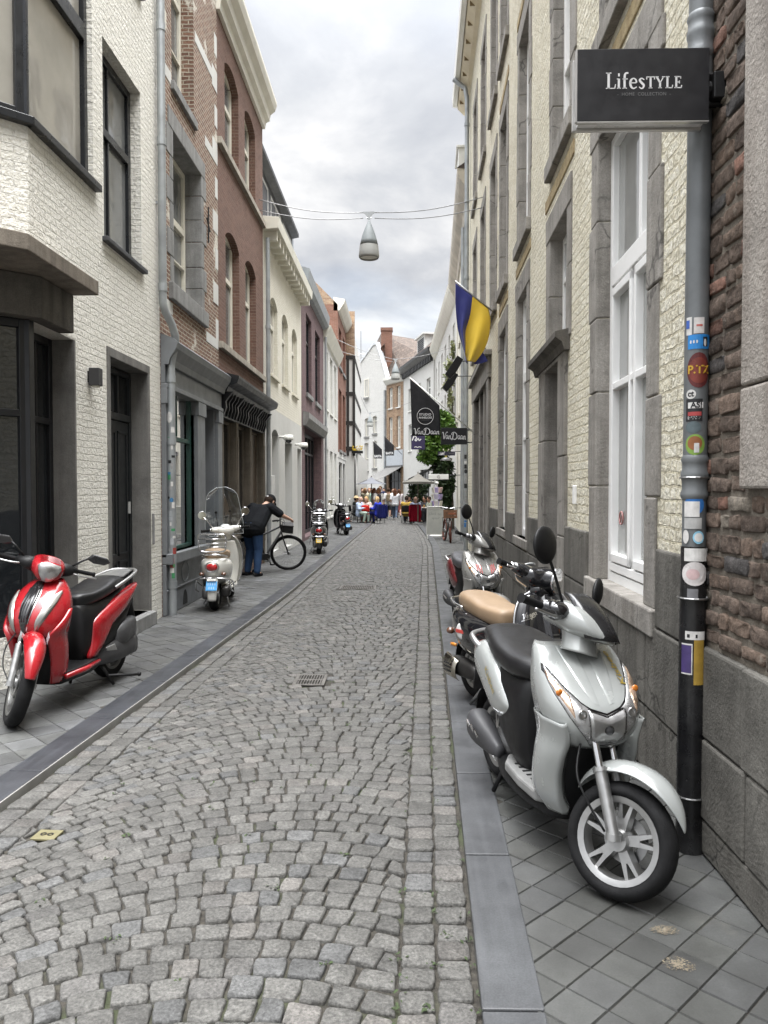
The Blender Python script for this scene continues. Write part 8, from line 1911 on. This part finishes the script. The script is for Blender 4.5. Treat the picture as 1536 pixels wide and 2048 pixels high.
for (a, b, c, d, base_, Yb, lab) in (((747, 882), (764, 899), (764, 917), (747.5, 917), (782, 917), 58.5, 'small black flag with white letters by the gable house'), ((769, 873), (788, 891), (788, 911), (770, 911), (806, 911), 57.5, 'small black flag with white letters by the brown brick house')):
    A_, B_, C_, D_ = (atY(*p, Yb) for p in (a, b, c, d)); bp = atY(*base_, Yb + 2.2 if base_[0] < 800 else Yb + 1.2)
    t = empty('banner', tuple(bp), 0, lab, 'banner', 'pair of small black flags'); mb = MB(); mb.tube([bp, A_], .02, 6); mb.build('pole', PAINT_BLACK if base_[0] > 800 else WHITE_PAINT, t, world=True)
    cl = flag_cloth(lambda u, v: A_.lerp(B_, u).lerp(D_.lerp(C_, u), v) + V((0, .05 * math.sin(u * 6), 0)), 8, 6, 'cloth', [M('banner_black', (.010, .010, .012), .8)], t)
    m_ = D_.lerp(C_, .5); txt('BASTA', .20, lambda u, v: (m_.x + u * .95, Yb - .08, m_.z + .16 + v * 1.2), 'lettering', LETTER, cl, world=True, off=.008)

# ------------------------------------------------------------------ lamps over the street
def street_lamp(c, scale, anchors, label):
    t = empty('street_lamp', tuple(c), 0, label, 'street lamp', 'lamps hung over the street')
    mb = MB(); mb.lathe([(r_ * scale, h * scale) for r_, h in ((.196, .27), (.172, .38), (.135, .51), (.095, .62), (.058, .71), (.028, .77), (.02, .80))], n=28); mb.build('lamp_shade', M('lamp_shade_grey', (.19, .21, .215), .6, .0, var=.06), t, smooth=True, solid=.01)
    mb = MB(); mb.lathe([(r_ * scale, h * scale) for r_, h in ((.197, .268), (.210, .16), (.220, .05), (.212, .02), (.195, 0), (.185, .02))], n=28); mb.build('diffuser', M('lamp_diffuser', (.34, .345, .33), .5, var=.05), t, smooth=True)
    mb = MB(); mb.lathe([(0, .03 * scale), (.186 * scale, .03 * scale)], n=28); mb.build('lamp_cover', M('lamp_under', (.75, .73, .66), .4), t)
    mb = MB(); mb.prism([(x_ * scale, -.012, h * scale) for x_, h in ((-.14, .965), (-.10, .955), (-.03, .88), (-.025, .78), (.025, .78), (.03, .88), (.10, .955), (.14, .965), (.12, .985), (-.12, .985))], (0, .024, 0)); mb.tube([(-.05 * scale, 0, .85 * scale), (.05 * scale, 0, .85 * scale)], .012, 6); mb.build('hanger', M('hanger_grey', (.42, .44, .45), .4, .5), t)
    for i, (A_, hz) in enumerate(anchors):
        A_ = V(A_); B_ = V(c) + V(((-.12 if A_.x < c.x else .12) * scale, 0, hz * scale)); n = 14
        pts = [A_.lerp(B_, k / n) - V((0, 0, .10 * math.sin(math.pi * k / n))) for k in range(n + 1)]
        mb = MB(); mb.tube(pts, .010, 5); mb.build('cable', M('cable_steel', (.25, .25, .25), .5, .5), t, world=True, smooth=True)
Y = 16.5; c = atY(738, 517, Y); lw = lambda px, py: V((-3.06, 16.6, atY(px, py, 16.6).z)); rw2 = lambda px, py: V((RQ.p(16.4, 0).x, 16.4, atY(px, py, 16.4).z))
street_lamp(c, 1.0, [(lw(524, 399), .965), (lw(524, 420), .85), (rw2(962, 394), .965), (rw2(962, 415), .85)], 'largest grey bell shaped street lamp on cables high over the setts')
Y = 36.7; c = atY(791, 759, Y); street_lamp(c, 1.0, [((-3.06, Y, c.z + 1.9), .965), ((-3.06, Y, c.z + 1.4), .85), ((2.36, Y, c.z + 1.5), .965)], 'middle bell shaped street lamp hung above the terrace')
Y = 55; c = atY(740, 853, Y); street_lamp(c, 1.0, [((-2.9, Y - 3, c.z + 2.2), .965), ((.85, Y, c.z + 1.8), .965)], 'smallest bell shaped street lamp against the white gable house')
# floodlights over the portal
for px, py, lab in ((970, 722, 'upper black floodlight on a rod above the stone portal'), (955, 752, 'lower black floodlight on a rod farther along the stone portal')):
    u, z = RQ.uv(px, py); A_ = RQ.p(u, z); B_ = A_ + RQ.n * .55; t = empty('floodlight', tuple(A_), 0, lab, 'floodlight', 'floodlights over the portal')
    mb = MB(); mb.tube([A_, B_], .012, 6); mb.build('rod', PAINT_BLACK, t, world=True)
    mb = MB(); mb.prism([B_ + V((.10, .1, .02)), B_ + V((-.02, .1, .10)), B_ + V((-.26, .1, -.26)), B_ + V((-.16, .1, -.36)), B_ + V((-.02, .1, -.20))], (0, -.22, 0)); mb.build('housing', BLACK_PLASTIC, t, world=True, bevel=.01)

# ------------------------------------------------------------------ awnings and parasols
AWN = M('awning_grey', (.15, .147, .14), .85, var=.12, vs=3, bump=.2, bs=60)
t = empty('awning', tuple(P5.p(1.3, 3.4)), 0, 'grey folding awning over the shop front of the brown brick house', 'awning')
mb = MB(); rows = [[P5.p(u, 3.42 - 1.15 * q - .05 * math.sin(q * 3.1), .05 + 2.3 * q) for u in np.linspace(.05, 2.65, 10)] for q in np.linspace(0, 1, 6)]; mb.loft(rows, cap=False, closed=False); mb.build('canvas', AWN, t, world=True, smooth=True, solid=.01)
mb = MB(); P5.box(mb, .05, 2.65, 2.18, 2.27, 2.32, 2.37); P5.box(mb, .05, 2.65, 3.38, 3.52, .02, .14); mb.build('rail', M('awning_rail', (.12, .12, .12), .5), t, world=True)
t = empty('awning', (gx(845, 40), 40, 2.6), 0, 'black narrow awning on thin arms beside the green wall plant', 'awning')
a0, a1 = atY(868, 932, 40), atY(817, 957, 39.2)
mb = MB(); mb.prism([a0, a1, a1 + V((0, 0, -.10)), a0 + V((0, 0, -.14))], (0, 2.2, 0)); mb.build('canvas', M('awning_black', (.02, .021, .022), .8), t, world=True)
mb = MB(); mb.tube([a1 + V((.02, 0, -.05)), a1 + V((.04, 0, -.35))], .02, 6); mb.tube([a1 + V((0, 0, -.28)), a0 + V((0, 0, -.75))], .018, 6); mb.tube([a1 + V((.35, 0, -.30)), a0 + V((-.2, 0, -.1))], .015, 6); mb.tube([a0, V((2.3, 40, a0.z))], .03, 6); mb.build('arm', PAINT_BLACK, t, world=True)
def parasol(c, wx, wy, z0, z1, label, col, val=0.0):
    t = empty('parasol', (c[0], c[1], 0), 0, label, 'parasol', 'terrace parasols')
    mb = MB(); cor = [(-wx, -wy), (wx, -wy), (wx, wy), (-wx, wy)]; ap = V((0, 0, z1)); n = 8
    for k in range(4):
        A_, B_ = cor[k], cor[(k + 1) % 4]
        rows = [[V((A_[0] + (B_[0] - A_[0]) * i / 6, A_[1] + (B_[1] - A_[1]) * i / 6, z0 + .03 * math.sin(math.pi * i / 6))).lerp(ap, j / n) - V((0, 0, .06 * math.sin(math.pi * j / n))) for i in range(7)] for j in range(n)] + [[ap] * 7]
        mb.loft(rows, cap=False, closed=False)
        if val: mb.quad(V((*A_, z0)), V((*B_, z0)), V((*B_, z0 - val)), V((*A_, z0 - val)))
    mb.build('canopy', col, t, smooth=False)
    mb = MB(); mb.tube([(0, 0, 0), (0, 0, z1 + .06)], .025, 8); mb.build('pole', WOOD_GREY, t); mb = MB(); mb.lathe([(0, .08), (.25, .06), (.27, 0)], n=20); mb.build('base', GREY_STONE, t)
    mb = MB()
    for A_ in cor: mb.tube([(A_[0] * .97, A_[1] * .97, z0 - .01), (0, 0, z1 - .06)], .012, 5)
    mb.build('rib', PAINT_BLACK, t)
c = atY(743, 970, 41.5); parasol((c.x, 41.5), .80, .8, 1.93, 2.32, 'pale grey parasol over the table by the red chair', M('parasol_grey', (.15, .157, .175), .85, var=.08))
c = atY(836, 968, 36.5); parasol((c.x, 36.5), .74, .8, 1.98, 2.42, 'beige grey parasol with a dark edge over the person in yellow', M('parasol_beige', (.13, .122, .105), .85, var=.1), .07)

# ------------------------------------------------------------------ plants
def leaf_mat(name, a, b):
    m, nt, p = new_mat(name); co = ocoord(nt); oi = nn(nt, 'ShaderNodeAttribute', attribute_name='tint')
    c = ramp(nt, noise(nt, co, 3.5, 5, .6), [(.3, a), (.7, b)]); c = mix(nt, 1.0, c, oi.outputs['Color'], 'MULTIPLY'); nt.links.new(c, p.inputs['Base Color']); p.inputs['Roughness'].default_value = .55
    p.inputs['Transmission Weight'].default_value = 0.0; p.inputs['Subsurface Weight'].default_value = 0
    return m
def leaves(blobs, n, size, name, mat, parent, seed=1, droop=.4):
    q = random.Random(seed); v = []; f = []; tt = []; tot = sum(b[1][0] * b[1][1] * b[1][2] for b in blobs)
    for c, r_ in blobs:
        m_ = int(n * r_[0] * r_[1] * r_[2] / tot); twigs = [V((q.gauss(0, 1), q.gauss(0, 1), q.gauss(0, 1))).normalized() * (q.random() ** .45) for _ in range(max(m_ // 9, 3))]
        for _ in range(m_):
            d = q.choice(twigs); d = d + V((q.gauss(0, .13), q.gauss(0, .13), q.gauss(0, .13))); p = V(c) + V((d.x * r_[0], d.y * r_[1], d.z * r_[2]))
            a = V((q.gauss(0, 1), q.gauss(0, 1), q.gauss(-droop, .6))).normalized(); b = a.cross(V((q.gauss(0, 1), q.gauss(0, 1), q.gauss(0, 1)))).normalized(); s = size * q.uniform(.6, 1.4)
            k = len(v); v += [tuple(p - a * s * .5), tuple(p + b * s * .28), tuple(p + a * s * .6), tuple(p - b * s * .28)]; f.append((k, k + 1, k + 2, k + 3)); g = q.uniform(.6, 1.35); tt += [(g * q.uniform(.9, 1.15), g, g * .9)] * 4
    off = OFF[parent.name]; me = bpy.data.meshes.new(name); me.from_pydata([(p[0] - off.x, p[1] - off.y, p[2] - off.z) for p in v], [], f)
    at = me.color_attributes.new('tint', 'FLOAT_COLOR', 'POINT'); at.data.foreach_set('color', np.concatenate([np.array(tt, dtype=np.float32), np.ones((len(tt), 1), np.float32)], 1).ravel()); me.materials.append(mat); me.update()
    o = bpy.data.objects.new(name, me); COL.objects.link(o); o.parent = parent; OFF[o.name] = off; return o
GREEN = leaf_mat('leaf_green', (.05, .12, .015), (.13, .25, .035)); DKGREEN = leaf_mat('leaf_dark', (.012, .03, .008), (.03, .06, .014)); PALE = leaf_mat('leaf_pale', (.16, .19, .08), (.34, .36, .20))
Yt = 32.0; t = empty('wall_plant', (2.2, Yt, 0), 0, 'bushy green climbing tree hanging out over the pavement', 'tree')
A = lambda px, py, Y=Yt: atY(px, py, Y)
mb = MB(); mb.tube(cr([(2.15, Yt, 0), (2.1, Yt, 1.2), (1.95, Yt, 2.4), (1.7, Yt - .1, 3.4), (1.3, Yt - .2, 4.2)], 4), .06, 8); mb.tube(cr([(2.1, Yt, 1.4), (1.9, Yt + .2, 2.8), (1.9, Yt, 4.4)], 4), .035, 6); mb.build('trunk', WOOD_GREY, t, world=True, smooth=True)
bl = [(A(895, 850), (.34, .35, .45)), (A(870, 875), (.42, .4, .50)), (A(857, 895), (.40, .4, .42)), (A(875, 905), (.40, .4, .45)), (A(848, 912), (.26, .3, .30)), (A(885, 835), (.26, .3, .3)), (A(896, 880), (.30, .3, .5)), (A(862, 918), (.25, .3, .25))]
leaves(bl, 9500, .15, 'foliage', GREEN, t, 3)
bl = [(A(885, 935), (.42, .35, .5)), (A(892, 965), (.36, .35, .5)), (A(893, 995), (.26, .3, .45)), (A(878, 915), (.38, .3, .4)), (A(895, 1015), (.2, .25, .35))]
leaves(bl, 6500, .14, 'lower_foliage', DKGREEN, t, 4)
Yi = 34.6; t = empty('climbing_plant', (2.35, Yi, 4), 0, 'pale sparse climbing plant high on the white wall above the bushy tree', 'plant')
mb = MB(); mb.tube([A(906, 830, Yi), A(902, 770, Yi), A(904, 720, Yi), A(908, 680, Yi)], .03, 6); mb.build('stem', WOOD_GREY, t, world=True)
leaves([(A(905, 700, Yi), (.12, .3, .5)), (A(898, 735, Yi), (.22, .3, .45)), (A(896, 765, Yi), (.26, .3, .45)), (A(902, 800, Yi), (.18, .3, .55)), (A(903, 830, Yi), (.15, .3, .4))], 1500, .12, 'foliage', PALE, t, 8)
for px, Y, lab in ((829, 41.5, 'potted dark shrub under the beige parasol'), (845, 39.8, 'potted shrub with pale flowers beside the wall plant')):
    x_ = gx(px, Y); t = empty('potted_shrub', (x_, Y, 0), 0, lab, 'plant', 'potted shrubs on the terrace')
    mb = MB(); mb.lathe([(0, 0), (.16, 0), (.22, .5), (.2, .5), (.18, .42), (0, .42)], n=20); mb.build('pot', M('pot_dark', (.05, .05, .052), .6), t)
    mb = MB(); mb.tube([(0, 0, .4), (.02, 0, 1.7)], .025, 6); mb.build('stem', WOOD_GREY, t)
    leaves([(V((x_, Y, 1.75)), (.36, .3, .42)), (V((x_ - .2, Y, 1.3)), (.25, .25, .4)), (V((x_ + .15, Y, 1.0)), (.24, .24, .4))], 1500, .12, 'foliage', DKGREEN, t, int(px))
    mb = MB(); q = random.Random(int(px))
    for k in range(14): mb.ell((q.gauss(-.1, .2), q.gauss(-.1, .15), 1.3 + q.gauss(0, .25)), (.03, .03, .03), 5, 4)
    mb.build('blossom', M('blossom_cream', (.62, .58, .48), .7), t)
